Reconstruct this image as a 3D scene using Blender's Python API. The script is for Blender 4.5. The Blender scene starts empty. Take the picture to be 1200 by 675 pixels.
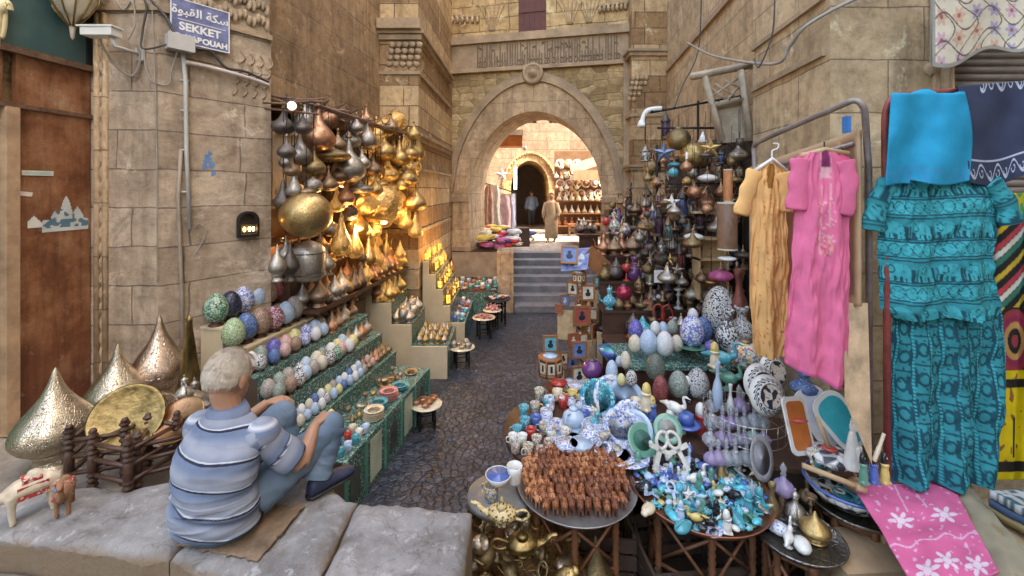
import bpy, math, random
from mathutils import Vector, Matrix, noise
R = random.Random(7)
SC = bpy.context.scene
COL = SC.collection
PI = math.pi
CH = 2.6          # camera height over the lane
FX = 500.0        # focal length in photo pixels (photo is 1200 wide)

def P(px, py, Y):
    return Vector(((px-600)/FX*Y, Y, CH-(py-222)/FX*Y))
def G(px, py, z):
    Y = FX*(CH-z)/(py-222)
    return Vector(((px-600)/FX*Y, Y, z))

# ---------------------------------------------------------------- materials
MATS = {}
def newmat(name):
    m = bpy.data.materials.new(name); m.use_nodes = True
    nt = m.node_tree; b = nt.nodes['Principled BSDF']
    return m, nt, b
def N(nt, t, **k):
    n = nt.nodes.new(t)
    for a, v in k.items():
        if a in n.inputs: n.inputs[a].default_value = v
        else: setattr(n, a, v)
    return n
def c4(c): return (c[0], c[1], c[2], 1)
def ramp(nt, stops, interp='LINEAR'):
    r = nt.nodes.new('ShaderNodeValToRGB'); e = r.color_ramp; e.interpolation = interp
    e.elements[0].position = stops[0][0]; e.elements[0].color = c4(stops[0][1])
    e.elements[1].position = stops[-1][0]; e.elements[1].color = c4(stops[-1][1])
    for p, c in stops[1:-1]:
        q = e.elements.new(p); q.color = c4(c)
    return r
def coords(nt, kind='Object', rnd=True):
    tc = nt.nodes.new('ShaderNodeTexCoord'); out = tc.outputs[kind]
    if rnd:
        oi = nt.nodes.new('ShaderNodeObjectInfo')
        mul = N(nt, 'ShaderNodeMath', operation='MULTIPLY'); mul.inputs[1].default_value = 37.0
        nt.links.new(oi.outputs['Random'], mul.inputs[0])
        ad = N(nt, 'ShaderNodeVectorMath', operation='ADD')
        nt.links.new(out, ad.inputs[0]); nt.links.new(mul.outputs[0], ad.inputs[1]); out = ad.outputs[0]
    return out
def mixc(nt, fac, a, b, mode='MIX'):
    m = nt.nodes.new('ShaderNodeMix'); m.data_type = 'RGBA'; m.blend_type = mode
    for sock, v in ((m.inputs[0], fac), (m.inputs[6], a), (m.inputs[7], b)):
        if hasattr(v, 'links') or isinstance(v, bpy.types.NodeSocket): nt.links.new(v, sock)
        elif isinstance(v, (int, float)): sock.default_value = v
        else: sock.default_value = c4(v)
    return m.outputs[2]
def bumpto(nt, b, h, strength=.3, dist=.02, prev=None):
    bp = N(nt, 'ShaderNodeBump'); bp.inputs['Strength'].default_value = strength; bp.inputs['Distance'].default_value = dist
    nt.links.new(h, bp.inputs['Height'])
    if prev is not None: nt.links.new(prev, bp.inputs['Normal'])
    nt.links.new(bp.outputs[0], b.inputs['Normal'])
    return bp.outputs[0]
def pmat(name, base, rough=.6, metal=0, var=.3, scale=5, bump=.2, bscale=30, dist=.01, kind='Object', rnd=True, trans=0, coat=0):
    if name in MATS: return MATS[name]
    m, nt, b = newmat(name); v = coords(nt, kind, rnd)
    n = N(nt, 'ShaderNodeTexNoise', Scale=scale, Detail=6.0, Roughness=.65); nt.links.new(v, n.inputs['Vector'])
    lo = [max(0, x*(1-var)) for x in base]; hi = [min(1, x*(1+var*.7)) for x in base]
    r = ramp(nt, [(.3, lo), (.7, hi)]); nt.links.new(n.outputs[0], r.inputs[0])
    nt.links.new(r.outputs[0], b.inputs['Base Color'])
    b.inputs['Metallic'].default_value = metal
    rr = N(nt, 'ShaderNodeMapRange'); rr.inputs[3].default_value = max(.03, rough-.12); rr.inputs[4].default_value = min(1, rough+.15)
    nt.links.new(n.outputs[0], rr.inputs[0]); nt.links.new(rr.outputs[0], b.inputs['Roughness'])
    n2 = N(nt, 'ShaderNodeTexNoise', Scale=bscale, Detail=5.0); nt.links.new(v, n2.inputs['Vector'])
    if bump: bumpto(nt, b, n2.outputs[0], bump, dist)
    if trans: b.inputs['Transmission Weight'].default_value = trans
    if coat: b.inputs['Coat Weight'].default_value = coat; b.inputs['Coat Roughness'].default_value = .1
    MATS[name] = m; return m
def engraved(name, base, rough=.3, scale=26, glow=0, metal=1.0):
    """beaten / chased metal: cell pattern cut into it, tarnish in the noise"""
    if name in MATS: return MATS[name]
    m, nt, b = newmat(name); v = coords(nt)
    vo = N(nt, 'ShaderNodeTexVoronoi', Scale=float(scale), feature='DISTANCE_TO_EDGE'); nt.links.new(v, vo.inputs['Vector'])
    n = N(nt, 'ShaderNodeTexNoise', Scale=5.0, Detail=7.0, Roughness=.7); nt.links.new(v, n.inputs['Vector'])
    r = ramp(nt, [(.25, [x*.35 for x in base]), (.5, [x*.8 for x in base]), (.75, base)]); nt.links.new(n.outputs[0], r.inputs[0])
    e = ramp(nt, [(.0, (.15,.15,.15)), (.09, (1,1,1))]); nt.links.new(vo.outputs['Distance'], e.inputs[0])
    nt.links.new(mixc(nt, .6, r.outputs[0], e.outputs[0], 'MULTIPLY'), b.inputs['Base Color'])
    b.inputs['Metallic'].default_value = metal
    rr = N(nt, 'ShaderNodeMapRange'); rr.inputs[3].default_value = rough+.22; rr.inputs[4].default_value = rough-.08
    nt.links.new(n.outputs[0], rr.inputs[0]); nt.links.new(rr.outputs[0], b.inputs['Roughness'])
    bumpto(nt, b, e.outputs[0], .35, .02)
    if glow:
        v2 = N(nt, 'ShaderNodeTexVoronoi', Scale=float(scale*.55)); nt.links.new(v, v2.inputs['Vector'])
        g = ramp(nt, [(.12, (1,1,1)), (.2, (0,0,0))]); nt.links.new(v2.outputs['Distance'], g.inputs[0])
        mu = N(nt, 'ShaderNodeMath', operation='MULTIPLY'); mu.inputs[1].default_value = glow
        nt.links.new(g.outputs[0], mu.inputs[0]); nt.links.new(mu.outputs[0], b.inputs['Emission Strength'])
        b.inputs['Emission Color'].default_value = (1, .55, .16, 1)
    MATS[name] = m; return m
def mosaic(name, cols, scale=13, grout=(.03,.04,.05), rough=.25, gw=.08):
    if name in MATS: return MATS[name]
    m, nt, b = newmat(name); v = coords(nt)
    vo = N(nt, 'ShaderNodeTexVoronoi', Scale=float(scale), feature='DISTANCE_TO_EDGE'); nt.links.new(v, vo.inputs['Vector'])
    vc = N(nt, 'ShaderNodeTexVoronoi', Scale=float(scale)); nt.links.new(v, vc.inputs['Vector'])
    sep = N(nt, 'ShaderNodeSeparateColor'); nt.links.new(vc.outputs['Color'], sep.inputs[0])
    n = len(cols); r = ramp(nt, [(i/n, c) for i, c in enumerate(cols)] if n > 1 else [(0, cols[0]), (1, cols[0])], 'CONSTANT')
    nt.links.new(sep.outputs[0], r.inputs[0])
    e = ramp(nt, [(gw*.5, (0,0,0)), (gw, (1,1,1))]); nt.links.new(vo.outputs['Distance'], e.inputs[0])
    nt.links.new(mixc(nt, e.outputs[0], grout, r.outputs[0]), b.inputs['Base Color'])
    b.inputs['Roughness'].default_value = rough
    bumpto(nt, b, e.outputs[0], .3, .01)
    MATS[name] = m; return m
def stone(name, ca, cb, bw=.62, rh=.3, mortar=.008, mcol=(.12,.085,.055), stain=.55, distort=.012, bump=.6, bands=None, msmooth=.3, kind='UV', rough=.9):
    if name in MATS: return MATS[name]
    m, nt, b = newmat(name); v = coords(nt, kind, False)
    dn = N(nt, 'ShaderNodeTexNoise', Scale=2.3, Detail=4.0); nt.links.new(v, dn.inputs['Vector'])
    sc = N(nt, 'ShaderNodeVectorMath', operation='SCALE'); sc.inputs['Scale'].default_value = distort*2
    nt.links.new(dn.outputs['Color'], sc.inputs[0])
    ad = N(nt, 'ShaderNodeVectorMath', operation='ADD'); nt.links.new(v, ad.inputs[0]); nt.links.new(sc.outputs[0], ad.inputs[1])
    br = N(nt, 'ShaderNodeTexBrick'); br.inputs['Scale'].default_value = 1; br.inputs['Brick Width'].default_value = bw
    br.inputs['Row Height'].default_value = rh; br.inputs['Mortar Size'].default_value = mortar; br.inputs['Mortar Smooth'].default_value = msmooth
    br.inputs['Color1'].default_value = c4(ca); br.inputs['Color2'].default_value = c4(cb); br.inputs['Mortar'].default_value = c4(mcol)
    br.offset = .43; br.squash = 1.3; br.squash_frequency = 3; nt.links.new(ad.outputs[0], br.inputs['Vector'])
    col = br.outputs[0]
    if bands:
        sp = N(nt, 'ShaderNodeSeparateXYZ'); nt.links.new(v, sp.inputs[0])
        mm = N(nt, 'ShaderNodeMath', operation='PINGPONG'); mm.inputs[1].default_value = bands; nt.links.new(sp.outputs[1], mm.inputs[0])
        cr = ramp(nt, [(0, (1,1,1)), (bands*.5, (.55,.45,.38))], 'CONSTANT'); nt.links.new(mm.outputs[0], cr.inputs[0])
        col = mixc(nt, .8, col, cr.outputs[0], 'MULTIPLY')
    n1 = N(nt, 'ShaderNodeTexNoise', Scale=.9, Detail=9.0, Roughness=.72); nt.links.new(v, n1.inputs['Vector'])
    r1 = ramp(nt, [(.32, (.30,.26,.24)), (.46, (.78,.74,.70)), (.56, (1.0,.98,.95)), (.68, (1.35,1.32,1.28))]); nt.links.new(n1.outputs[0], r1.inputs[0])
    col = mixc(nt, stain, col, r1.outputs[0], 'MULTIPLY')
    mp = N(nt, 'ShaderNodeMapping'); mp.inputs['Scale'].default_value = (3.5, .5, 3.5); nt.links.new(v, mp.inputs[0])
    n3 = N(nt, 'ShaderNodeTexNoise', Scale=1.5, Detail=6.0, Roughness=.7); nt.links.new(mp.outputs[0], n3.inputs['Vector'])
    r3 = ramp(nt, [(.36, (.45,.4,.36)), (.52, (1,1,1)), (.7, (1.2,1.18,1.15))]); nt.links.new(n3.outputs[0], r3.inputs[0])
    col = mixc(nt, stain*.8, col, r3.outputs[0], 'MULTIPLY')
    n4 = N(nt, 'ShaderNodeTexNoise', Scale=7.0, Detail=8.0, Roughness=.75); nt.links.new(v, n4.inputs['Vector'])
    r4 = ramp(nt, [(.33, (.5,.46,.43)), (.5, (.95,.95,.95)), (.68, (1.25,1.22,1.2))]); nt.links.new(n4.outputs[0], r4.inputs[0])
    col = mixc(nt, .75, col, r4.outputs[0], 'MULTIPLY')
    n6 = N(nt, 'ShaderNodeTexNoise', Scale=1.9, Detail=10.0, Roughness=.78, Distortion=.6); mo = N(nt, 'ShaderNodeMapping'); mo.inputs['Location'].default_value = (5.3, 2.1, 0); nt.links.new(v, mo.inputs[0]); nt.links.new(mo.outputs[0], n6.inputs['Vector'])
    w6 = ramp(nt, [(.56, (0,0,0)), (.66, (.8,.8,.8))]); nt.links.new(n6.outputs[0], w6.inputs[0]); col = mixc(nt, w6.outputs[0], col, tuple(min(.8, x*1.25+.10) for x in ca))
    g6 = ramp(nt, [(.30, (.85,.85,.85)), (.40, (0,0,0))]); nt.links.new(n6.outputs[0], g6.inputs[0]); col = mixc(nt, g6.outputs[0], col, tuple(x*.35 for x in cb))
    nt.links.new(col, b.inputs['Base Color']); b.inputs['Roughness'].default_value = rough
    n2 = N(nt, 'ShaderNodeTexNoise', Scale=14.0, Detail=8.0, Roughness=.7); nt.links.new(v, n2.inputs['Vector'])
    inv = N(nt, 'ShaderNodeMath', operation='SUBTRACT'); inv.inputs[0].default_value = 1; nt.links.new(br.outputs[1], inv.inputs[1])
    p = bumpto(nt, b, n2.outputs[0], bump, .02)
    bumpto(nt, b, inv.outputs[0], .7, .012, p)
    MATS[name] = m; return m
def attrmat(name, rough=.85, bump=.15, bscale=220, sheen=0, spec=.3):
    if name in MATS: return MATS[name]
    m, nt, b = newmat(name)
    a = N(nt, 'ShaderNodeAttribute'); a.attribute_name = 'Col'
    tc = nt.nodes.new('ShaderNodeTexCoord')
    n = N(nt, 'ShaderNodeTexNoise', Scale=float(bscale), Detail=3.0); nt.links.new(tc.outputs['Object'], n.inputs['Vector'])
    n5 = N(nt, 'ShaderNodeTexNoise', Scale=9.0, Detail=5.0); nt.links.new(tc.outputs['Object'], n5.inputs['Vector'])
    r = ramp(nt, [(.3, (.82,.82,.82)), (.7, (1.08,1.08,1.08))]); nt.links.new(n5.outputs[0], r.inputs[0])
    nt.links.new(mixc(nt, 1.0, a.outputs['Color'], r.outputs[0], 'MULTIPLY'), b.inputs['Base Color'])
    b.inputs['Roughness'].default_value = rough; b.inputs['Specular IOR Level'].default_value = spec
    if sheen: b.inputs['Sheen Weight'].default_value = sheen
    h = mixc(nt, .75, n.outputs[0], n5.outputs[0])
    bumpto(nt, b, h, bump, .01)
    MATS[name] = m; return m
def emis(name, col, s):
    if name in MATS: return MATS[name]
    m, nt, b = newmat(name)
    b.inputs['Base Color'].default_value = c4(col); b.inputs['Emission Color'].default_value = c4(col); b.inputs['Emission Strength'].default_value = s
    MATS[name] = m; return m

# ---------------------------------------------------------------- mesh builder
class MB:
    def __init__(s): s.v = []; s.f = []; s.mi = []; s.c = None; s.sm = []
    def add(s, vs, fs, mi=0, smooth=False):
        o = len(s.v); s.v += [tuple(v) for v in vs]
        for f in fs: s.f.append([i+o for i in f]); s.mi.append(mi); s.sm.append(smooth)
        return s
    def box(s, x0, x1, y0, y1, z0, z1, mi=0, M=None, bev=0):
        vs = [Vector(p) for p in ((x0,y0,z0),(x1,y0,z0),(x1,y1,z0),(x0,y1,z0),(x0,y0,z1),(x1,y0,z1),(x1,y1,z1),(x0,y1,z1))]
        if M is not None: vs = [M @ v for v in vs]
        return s.add(vs, [(0,3,2,1),(4,5,6,7),(0,1,5,4),(1,2,6,5),(2,3,7,6),(3,0,4,7)], mi)
    def prism(s, poly, z0, z1, mi=0):
        n = len(poly)
        area = sum(poly[i][0]*poly[(i+1) % n][1]-poly[(i+1) % n][0]*poly[i][1] for i in range(n))
        if area < 0: poly = poly[::-1]
        zt = z1 if isinstance(z1, (list, tuple)) else [z1]*n
        if area < 0 and isinstance(z1, (list, tuple)): zt = zt[::-1]
        vs = [(p[0], p[1], z0) for p in poly]+[(p[0], p[1], zt[i]) for i, p in enumerate(poly)]
        fs = [list(range(n))[::-1], list(range(n, 2*n))]+[(i, (i+1) % n, n+(i+1) % n, n+i) for i in range(n)]
        return s.add(vs, fs, mi)
    def lathe(s, prof, n=24, mi=0, off=(0,0,0), M=None, sx=1, sy=1):
        vs = []; fs = []; o = Vector(off)
        for r, z in prof:
            for k in range(n):
                a = 2*PI*k/n; v = Vector((r*math.cos(a)*sx, r*math.sin(a)*sy, z))
                if M is not None: v = M @ v
                vs.append(v+o)
        for i in range(len(prof)-1):
            for k in range(n):
                fs.append((i*n+k, i*n+(k+1) % n, (i+1)*n+(k+1) % n, (i+1)*n+k))
        closed = len(prof) > 3 and prof[0] == prof[-1]
        if prof[0][0] > 1e-5 and not closed: fs.append(tuple(range(n))[::-1])
        if prof[-1][0] > 1e-5 and not closed: fs.append(tuple((len(prof)-1)*n+k for k in range(n)))
        return s.add(vs, fs, mi, True)
    def hoop(s, R_, r, z, n=24, mi=0, off=(0,0,0), M=None, sx=1):
        return s.lathe([(R_+r*math.cos(2*PI*k/6), z+r*math.sin(2*PI*k/6)) for k in range(6)]+[(R_+r, z)], n, mi, off, M, sx)
    def tube(s, pts, r, n=8, mi=0, caps=True, flat=1.0):
        pts = [Vector(p) for p in pts]; rs = r if isinstance(r, (list, tuple)) else [r]*len(pts)
        vs = []; fs = []; up = None
        for i, p in enumerate(pts):
            d = (pts[min(i+1, len(pts)-1)]-pts[max(i-1, 0)])
            d = d.normalized() if d.length > 1e-9 else Vector((0,0,1))
            if up is None:
                up = Vector((0,0,1)) if abs(d.z) < .9 else Vector((1,0,0))
            a = d.cross(up)
            if a.length < 1e-6: a = d.cross(Vector((0,1,0)))
            a.normalize(); b2 = a.cross(d).normalized(); up = b2
            for k in range(n):
                t = 2*PI*k/n; vs.append(p+a*math.cos(t)*rs[i]+b2*math.sin(t)*rs[i]*flat)
        for i in range(len(pts)-1):
            for k in range(n): fs.append((i*n+k, i*n+(k+1) % n, (i+1)*n+(k+1) % n, (i+1)*n+k))
        if caps: fs.append(tuple(range(n))[::-1]); fs.append(tuple((len(pts)-1)*n+k for k in range(n)))
        return s.add(vs, fs, mi, True)
    def ball(s, c, r, n=14, mi=0, M=None):
        r = (r, r, r) if isinstance(r, (int, float)) else r
        m = n//2+1; vs = []; fs = []; c = Vector(c)
        for i in range(m+1):
            ph = PI*i/m
            for k in range(n):
                t = 2*PI*k/n; v = Vector((r[0]*math.sin(ph)*math.cos(t), r[1]*math.sin(ph)*math.sin(t), -r[2]*math.cos(ph)))
                if M is not None: v = M @ v
                vs.append(c+v)
        for i in range(m):
            for k in range(n): fs.append((i*n+k, i*n+(k+1) % n, (i+1)*n+(k+1) % n, (i+1)*n+k))
        return s.add(vs, fs, mi, True)
    def plate(s, outline, M, t, mi=0):
        """flat outline (x,y) extruded by t along z then placed by M"""
        n = len(outline); vs = [M @ Vector((x, y, 0)) for x, y in outline]+[M @ Vector((x, y, t)) for x, y in outline]
        return s.add(vs, [list(range(n))[::-1], list(range(n, 2*n))]+[(i, (i+1) % n, n+(i+1) % n, n+i) for i in range(n)], mi)
    def grid(s, fn, nu, nv, mi=0, cfn=None, closeu=False):
        vs = []; fs = []
        if s.c is None: s.c = [(1,1,1)]*len(s.v)
        for j in range(nv+1):
            for i in range(nu+(0 if closeu else 1)):
                u, v = i/nu, j/nv; p = fn(u, v); vs.append(p); s.c.append(cfn(u, v) if cfn else (1,1,1))
        w = nu if closeu else nu+1
        for j in range(nv):
            for i in range(nu):
                fs.append((j*w+i, j*w+(i+1) % w, (j+1)*w+(i+1) % w, (j+1)*w+i))
        return s.add(vs, fs, mi, True)
    def mesh(s, name='mesh'):
        me = bpy.data.meshes.new(name); me.from_pydata(s.v, [], s.f)
        me.polygons.foreach_set('material_index', s.mi); me.polygons.foreach_set('use_smooth', s.sm)
        uv = me.uv_layers.new(name='UVMap'); d = []
        for p in me.polygons:
            n = p.normal; ax = 2 if abs(n.z) > .75 else (0 if abs(n.x) > abs(n.y) else 1)
            for vi in p.vertices:
                c = me.vertices[vi].co
                d += [c.x, c.y] if ax == 2 else ([c.y, c.z] if ax == 0 else [c.x, c.z])
        uv.data.foreach_set('uv', d)
        if s.c is not None:
            cs = s.c+[(1,1,1)]*(len(s.v)-len(s.c)); at = me.color_attributes.new('Col', 'FLOAT_COLOR', 'POINT')
            at.data.foreach_set('color', [x for c in cs for x in (c[0], c[1], c[2], 1)])
        me.validate(); me.update(); return me
def link(name, me, mats=None, parent=None, loc=None, rot=None, scale=None):
    o = bpy.data.objects.new(name, me)
    COL.objects.link(o)
    if mats is not None:
        mats = mats if isinstance(mats, (list, tuple)) else [mats]
        if len(me.materials) == 0:
            for m in mats: me.materials.append(m)
        else:
            for i, m in enumerate(mats):
                if i < len(me.materials) and me.materials[i] != m:
                    o.material_slots[i].link = 'OBJECT'; o.material_slots[i].material = m
    if parent is not None: o.parent = parent
    if loc is not None: o.location = loc
    if rot is not None: o.rotation_euler = rot
    if scale is not None: o.scale = (scale,)*3 if isinstance(scale, (int, float)) else scale
    return o
def part(name, mb, mats, parent, **k): return link(name, mb.mesh(name) if isinstance(mb, MB) else mb, mats, parent, **k)
TOP = []
def tag(o, label=None, cat=None, group=None, kind=None):
    if kind: o['kind'] = kind
    if label: o['label'] = label
    if cat: o['category'] = cat
    if group: o['group'] = group
    if label: TOP.append(o)
    return o
def thing(name, label, cat, loc=(0,0,0), rz=0, group=None):
    o = bpy.data.objects.new(name, None); COL.objects.link(o); o.location = loc
    o.rotation_euler = (0, 0, rz) if isinstance(rz, (int, float)) else rz
    o.empty_display_size = .05
    return tag(o, label, cat, group)
def single(name, mb, mats, label, cat, group=None, **k):
    return tag(part(name, mb, mats, None, **k), label, cat, group)
def struct(name, mb, mats, **k):
    return tag(part(name, mb, mats, None, **k), kind='structure')
ORD = 'first second third fourth fifth sixth seventh eighth ninth tenth eleventh twelfth thirteenth fourteenth fifteenth sixteenth seventeenth eighteenth nineteenth twentieth'.split()
def nth(i): return ORD[i] if i < len(ORD) else str(i+1)+'th'
def fuse(mb, voxel=.006, smooth=3, name='fused'):
    o = bpy.data.objects.new('tmp', mb.mesh('tmp')); COL.objects.link(o)
    r = o.modifiers.new('r', 'REMESH'); r.mode = 'VOXEL'; r.voxel_size = voxel; r.use_smooth_shade = True
    s = o.modifiers.new('s', 'SMOOTH'); s.iterations = smooth; s.factor = .5
    dg = bpy.context.evaluated_depsgraph_get(); me = bpy.data.meshes.new_from_object(o.evaluated_get(dg))
    me.name = name; bpy.data.objects.remove(o); return me
def textmesh(t, size=1, depth=.01, font=None, align='CENTER', bold=0, shear=0):
    c = bpy.data.curves.new('t', 'FONT'); c.body = t; c.size = size; c.extrude = depth; c.align_x = align; c.align_y = 'CENTER'; c.offset = bold; c.shear = shear
    o = bpy.data.objects.new('tmp', c); COL.objects.link(o)
    dg = bpy.context.evaluated_depsgraph_get(); me = bpy.data.meshes.new_from_object(o.evaluated_get(dg))
    bpy.data.objects.remove(o); return me
def rotv(v, a): return Vector((v[0]*math.cos(a)-v[1]*math.sin(a), v[0]*math.sin(a)+v[1]*math.cos(a), v[2]))
def smooth_path(pts, n=8):
    pts = [Vector(p) for p in pts]; out = []
    for i in range(len(pts)-1):
        p0 = pts[max(i-1, 0)]; p1 = pts[i]; p2 = pts[i+1]; p3 = pts[min(i+2, len(pts)-1)]
        for k in range(n):
            t = k/n
            out.append(.5*((2*p1)+(-p0+p2)*t+(2*p0-5*p1+4*p2-p3)*t*t+(-p0+3*p1-3*p2+p3)*t**3))
    out.append(pts[-1]); return out

# ---------------------------------------------------------------- palette
STONE_L = stone('ashlar grey brown', (.56,.45,.34), (.44,.34,.25), .6, .31, mortar=.006, mcol=(.24,.19,.145), distort=.03, stain=.65)
STONE_W = stone('ashlar brown', (.46,.315,.19), (.33,.22,.13), .75, .42, mortar=.012, mcol=(.30,.22,.15), stain=.75)
STONE_R = stone('ashlar sand', (.64,.49,.31), (.50,.37,.225), .8, .40, mortar=.006, mcol=(.28,.21,.14), distort=.03, stain=.55)
STONE_A = stone('banded ashlar', (.66,.47,.27), (.52,.36,.20), .55, .33, bands=.66, stain=.45)
STONE_G0 = stone('yellow rubble', (.60,.44,.24), (.42,.29,.15), .24, .13, mortar=.016, mcol=(.2,.14,.08), distort=.05, stain=.4, bump=.9)
STONE_Y = stone('yellow ashlar', (.68,.48,.25), (.52,.355,.17), .55, .30, mortar=.012, mcol=(.28,.2,.12), distort=.03, stain=.55)
TRIM = pmat('carved brown stone', (.40,.29,.19), .9, 0, .35, 3, .7, 18, .02, rnd=False)
TRIM_Y = stone('smooth tan stone', (.60,.44,.28), (.52,.375,.235), .5, .42, mortar=.006, mcol=(.3,.22,.14), stain=.6, distort=.03)
FAR = stone('far pink stone', (.40,.30,.23), (.31,.23,.175), .7, .35, stain=.35)
def cells(name, c1, c2, c3, sx=3.2, sz=6.5, grout=(.26,.18,.10), edge=.05, bump=.55, rough=.9, rn=.45):
    """irregular coursed rubble / worn setts: stretched cells, each with its own tone"""
    m, nt, b = newmat(name); v = coords(nt, 'UV', False)
    mp = N(nt, 'ShaderNodeMapping'); mp.inputs['Scale'].default_value = (sx, sz, 1); nt.links.new(v, mp.inputs[0])
    dn = N(nt, 'ShaderNodeTexNoise', Scale=1.2, Detail=3.0); nt.links.new(mp.outputs[0], dn.inputs['Vector'])
    sc = N(nt, 'ShaderNodeVectorMath', operation='SCALE'); sc.inputs['Scale'].default_value = .35; nt.links.new(dn.outputs['Color'], sc.inputs[0])
    ad = N(nt, 'ShaderNodeVectorMath', operation='ADD'); nt.links.new(mp.outputs[0], ad.inputs[0]); nt.links.new(sc.outputs[0], ad.inputs[1])
    vo = N(nt, 'ShaderNodeTexVoronoi', Scale=1.0, feature='DISTANCE_TO_EDGE', Randomness=rn); vc = N(nt, 'ShaderNodeTexVoronoi', Scale=1.0, Randomness=rn)
    nt.links.new(ad.outputs[0], vo.inputs['Vector']); nt.links.new(ad.outputs[0], vc.inputs['Vector'])
    sp = N(nt, 'ShaderNodeSeparateColor'); nt.links.new(vc.outputs['Color'], sp.inputs[0])
    r = ramp(nt, [(.0, c1), (.5, c2), (1, c3)]); nt.links.new(sp.outputs[0], r.inputs[0])
    n2 = N(nt, 'ShaderNodeTexNoise', Scale=9.0, Detail=8.0, Roughness=.7); nt.links.new(v, n2.inputs['Vector'])
    r2 = ramp(nt, [(.3, (.55,.52,.5)), (.65, (1.15,1.12,1.1))]); nt.links.new(n2.outputs[0], r2.inputs[0])
    n1 = N(nt, 'ShaderNodeTexNoise', Scale=.8, Detail=6.0, Roughness=.7); nt.links.new(v, n1.inputs['Vector'])
    r1 = ramp(nt, [(.35, (.6,.57,.55)), (.6, (1.1,1.1,1.08))]); nt.links.new(n1.outputs[0], r1.inputs[0])
    e = ramp(nt, [(.0, (0,0,0)), (edge, (1,1,1))]); nt.links.new(vo.outputs['Distance'], e.inputs[0])
    col = mixc(nt, e.outputs[0], grout, mixc(nt, .9, mixc(nt, .8, r.outputs[0], r2.outputs[0], 'MULTIPLY'), r1.outputs[0], 'MULTIPLY'))
    nt.links.new(col, b.inputs['Base Color']); b.inputs['Roughness'].default_value = rough
    e2 = ramp(nt, [(.0, (0,0,0)), (edge*3, (1,1,1))]); nt.links.new(vo.outputs['Distance'], e2.inputs[0])
    p = bumpto(nt, b, n2.outputs[0], .5, .02); bumpto(nt, b, e2.outputs[0], bump, .02, p)
    MATS[name] = m; return m
STONE_G = cells('yellow rubble cells', (.36,.25,.12), (.52,.38,.20), (.66,.50,.29))
SLAB = pmat('worn grey slab', (.36,.34,.325), .75, 0, .35, 4, .7, 22, .02, rnd=False)
STEP = pmat('step stone', (.20,.195,.20), .7, 0, .35, 4, .6, 25, .02, rnd=False)
WOODD = pmat('dark turned wood', (.075,.035,.022), .45, 0, .4, 6, .3, 40)
WOODR = pmat('reddish wood', (.24,.10,.045), .5, 0, .4, 6, .3, 40)
WOODT = pmat('tan plywood', (.52,.36,.20), .6, 0, .25, 4, .15, 60)
WOODG = pmat('weathered grey wood', (.48,.39,.29), .8, 0, .35, 6, .5, 40)
CREAM = pmat('cream painted board', (.60,.49,.32), .7, 0, .15, 3, .1, 30, rnd=False)
BROWNB = pmat('dark brown board', (.10,.065,.045), .6, 0, .3, 4, .2, 30, rnd=False)
RUSTD = None
BLACK = pmat('black iron', (.03,.03,.03), .5, .6, .3, 8, .2, 50)
RUST = pmat('rusty pipe', (.22,.13,.09), .6, .4, .5, 12, .4, 60, rnd=False)
REDP = pmat('red painted pipe', (.28,.06,.05), .5, .1, .4, 12, .3, 60, rnd=False)
PVC = pmat('grey plastic', (.50,.49,.46), .5, 0, .15, 8, .05, 40)
WHITEP = pmat('white enamel', (.75,.74,.70), .35, 0, .08, 8, .03, 40)
CABLE = pmat('dark cable', (.06,.055,.05), .6, 0, .3, 8, .1, 40)
CABLEG = pmat('grey cable', (.32,.29,.25), .6, 0, .3, 8, .1, 40)
MOS = mosaic('green mosaic', [(.03,.13,.10), (.07,.22,.18), (.20,.34,.28), (.04,.17,.14), (.10,.25,.2), (.45,.52,.46)], 80)
BR = {
 'brass': engraved('chased brass', (.80,.56,.24), .30), 'gold': engraved('golden brass', (.80,.55,.25), .26),
 'pale': engraved('pale brass', (.78,.66,.50), .26, 30), 'steel': engraved('dark steel', (.54,.50,.45), .3),
 'silver': engraved('tarnished silver', (.72,.68,.60), .28), 'bronze': engraved('dark bronze', (.48,.33,.22), .33),
 'copper': engraved('copper', (.78,.42,.26), .3), 'lit': engraved('lit pierced brass', (.82,.52,.23), .30, 60, 1.3),
 'old': engraved('old brass', (.46,.34,.18), .42), 'iron': engraved('blackened iron', (.24,.21,.19), .4)}
PLAINBRASS = pmat('plain beaten brass', (.34,.24,.10), .42, 1.0, .6, 6, .35, 14)
AD = {'brass': 'chased brass', 'gold': 'golden', 'pale': 'pale pierced brass', 'steel': 'grey steel', 'silver': 'silvery', 'bronze': 'dark bronze', 'copper': 'coppery', 'lit': 'glowing pierced brass', 'old': 'old brass', 'iron': 'blackened iron'}
def cer(name, c, rough=.22, **k): return pmat(name, c, rough, 0, .12, 6, .03, 30, coat=.5, **k)
CER = {'white': cer('white glaze', (.72,.72,.68)), 'blue': cer('blue glaze', (.07,.14,.42)), 'turquoise': cer('turquoise glaze', (.05,.33,.40)),
 'pink': cer('pink glaze', (.62,.28,.26)), 'cream': cer('cream glaze', (.66,.58,.42)), 'red': cer('red glaze', (.48,.05,.04)), 'green': cer('green glaze', (.10,.30,.22)),
 'pale blue': cer('pale blue glaze', (.42,.56,.72)), 'yellow': cer('yellow glaze', (.66,.50,.16)), 'purple': cer('purple glaze', (.16,.05,.18)), 'black': cer('black glaze', (.02,.02,.025)), 'terracotta': cer('terracotta', (.42,.18,.09), .5)}
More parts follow.
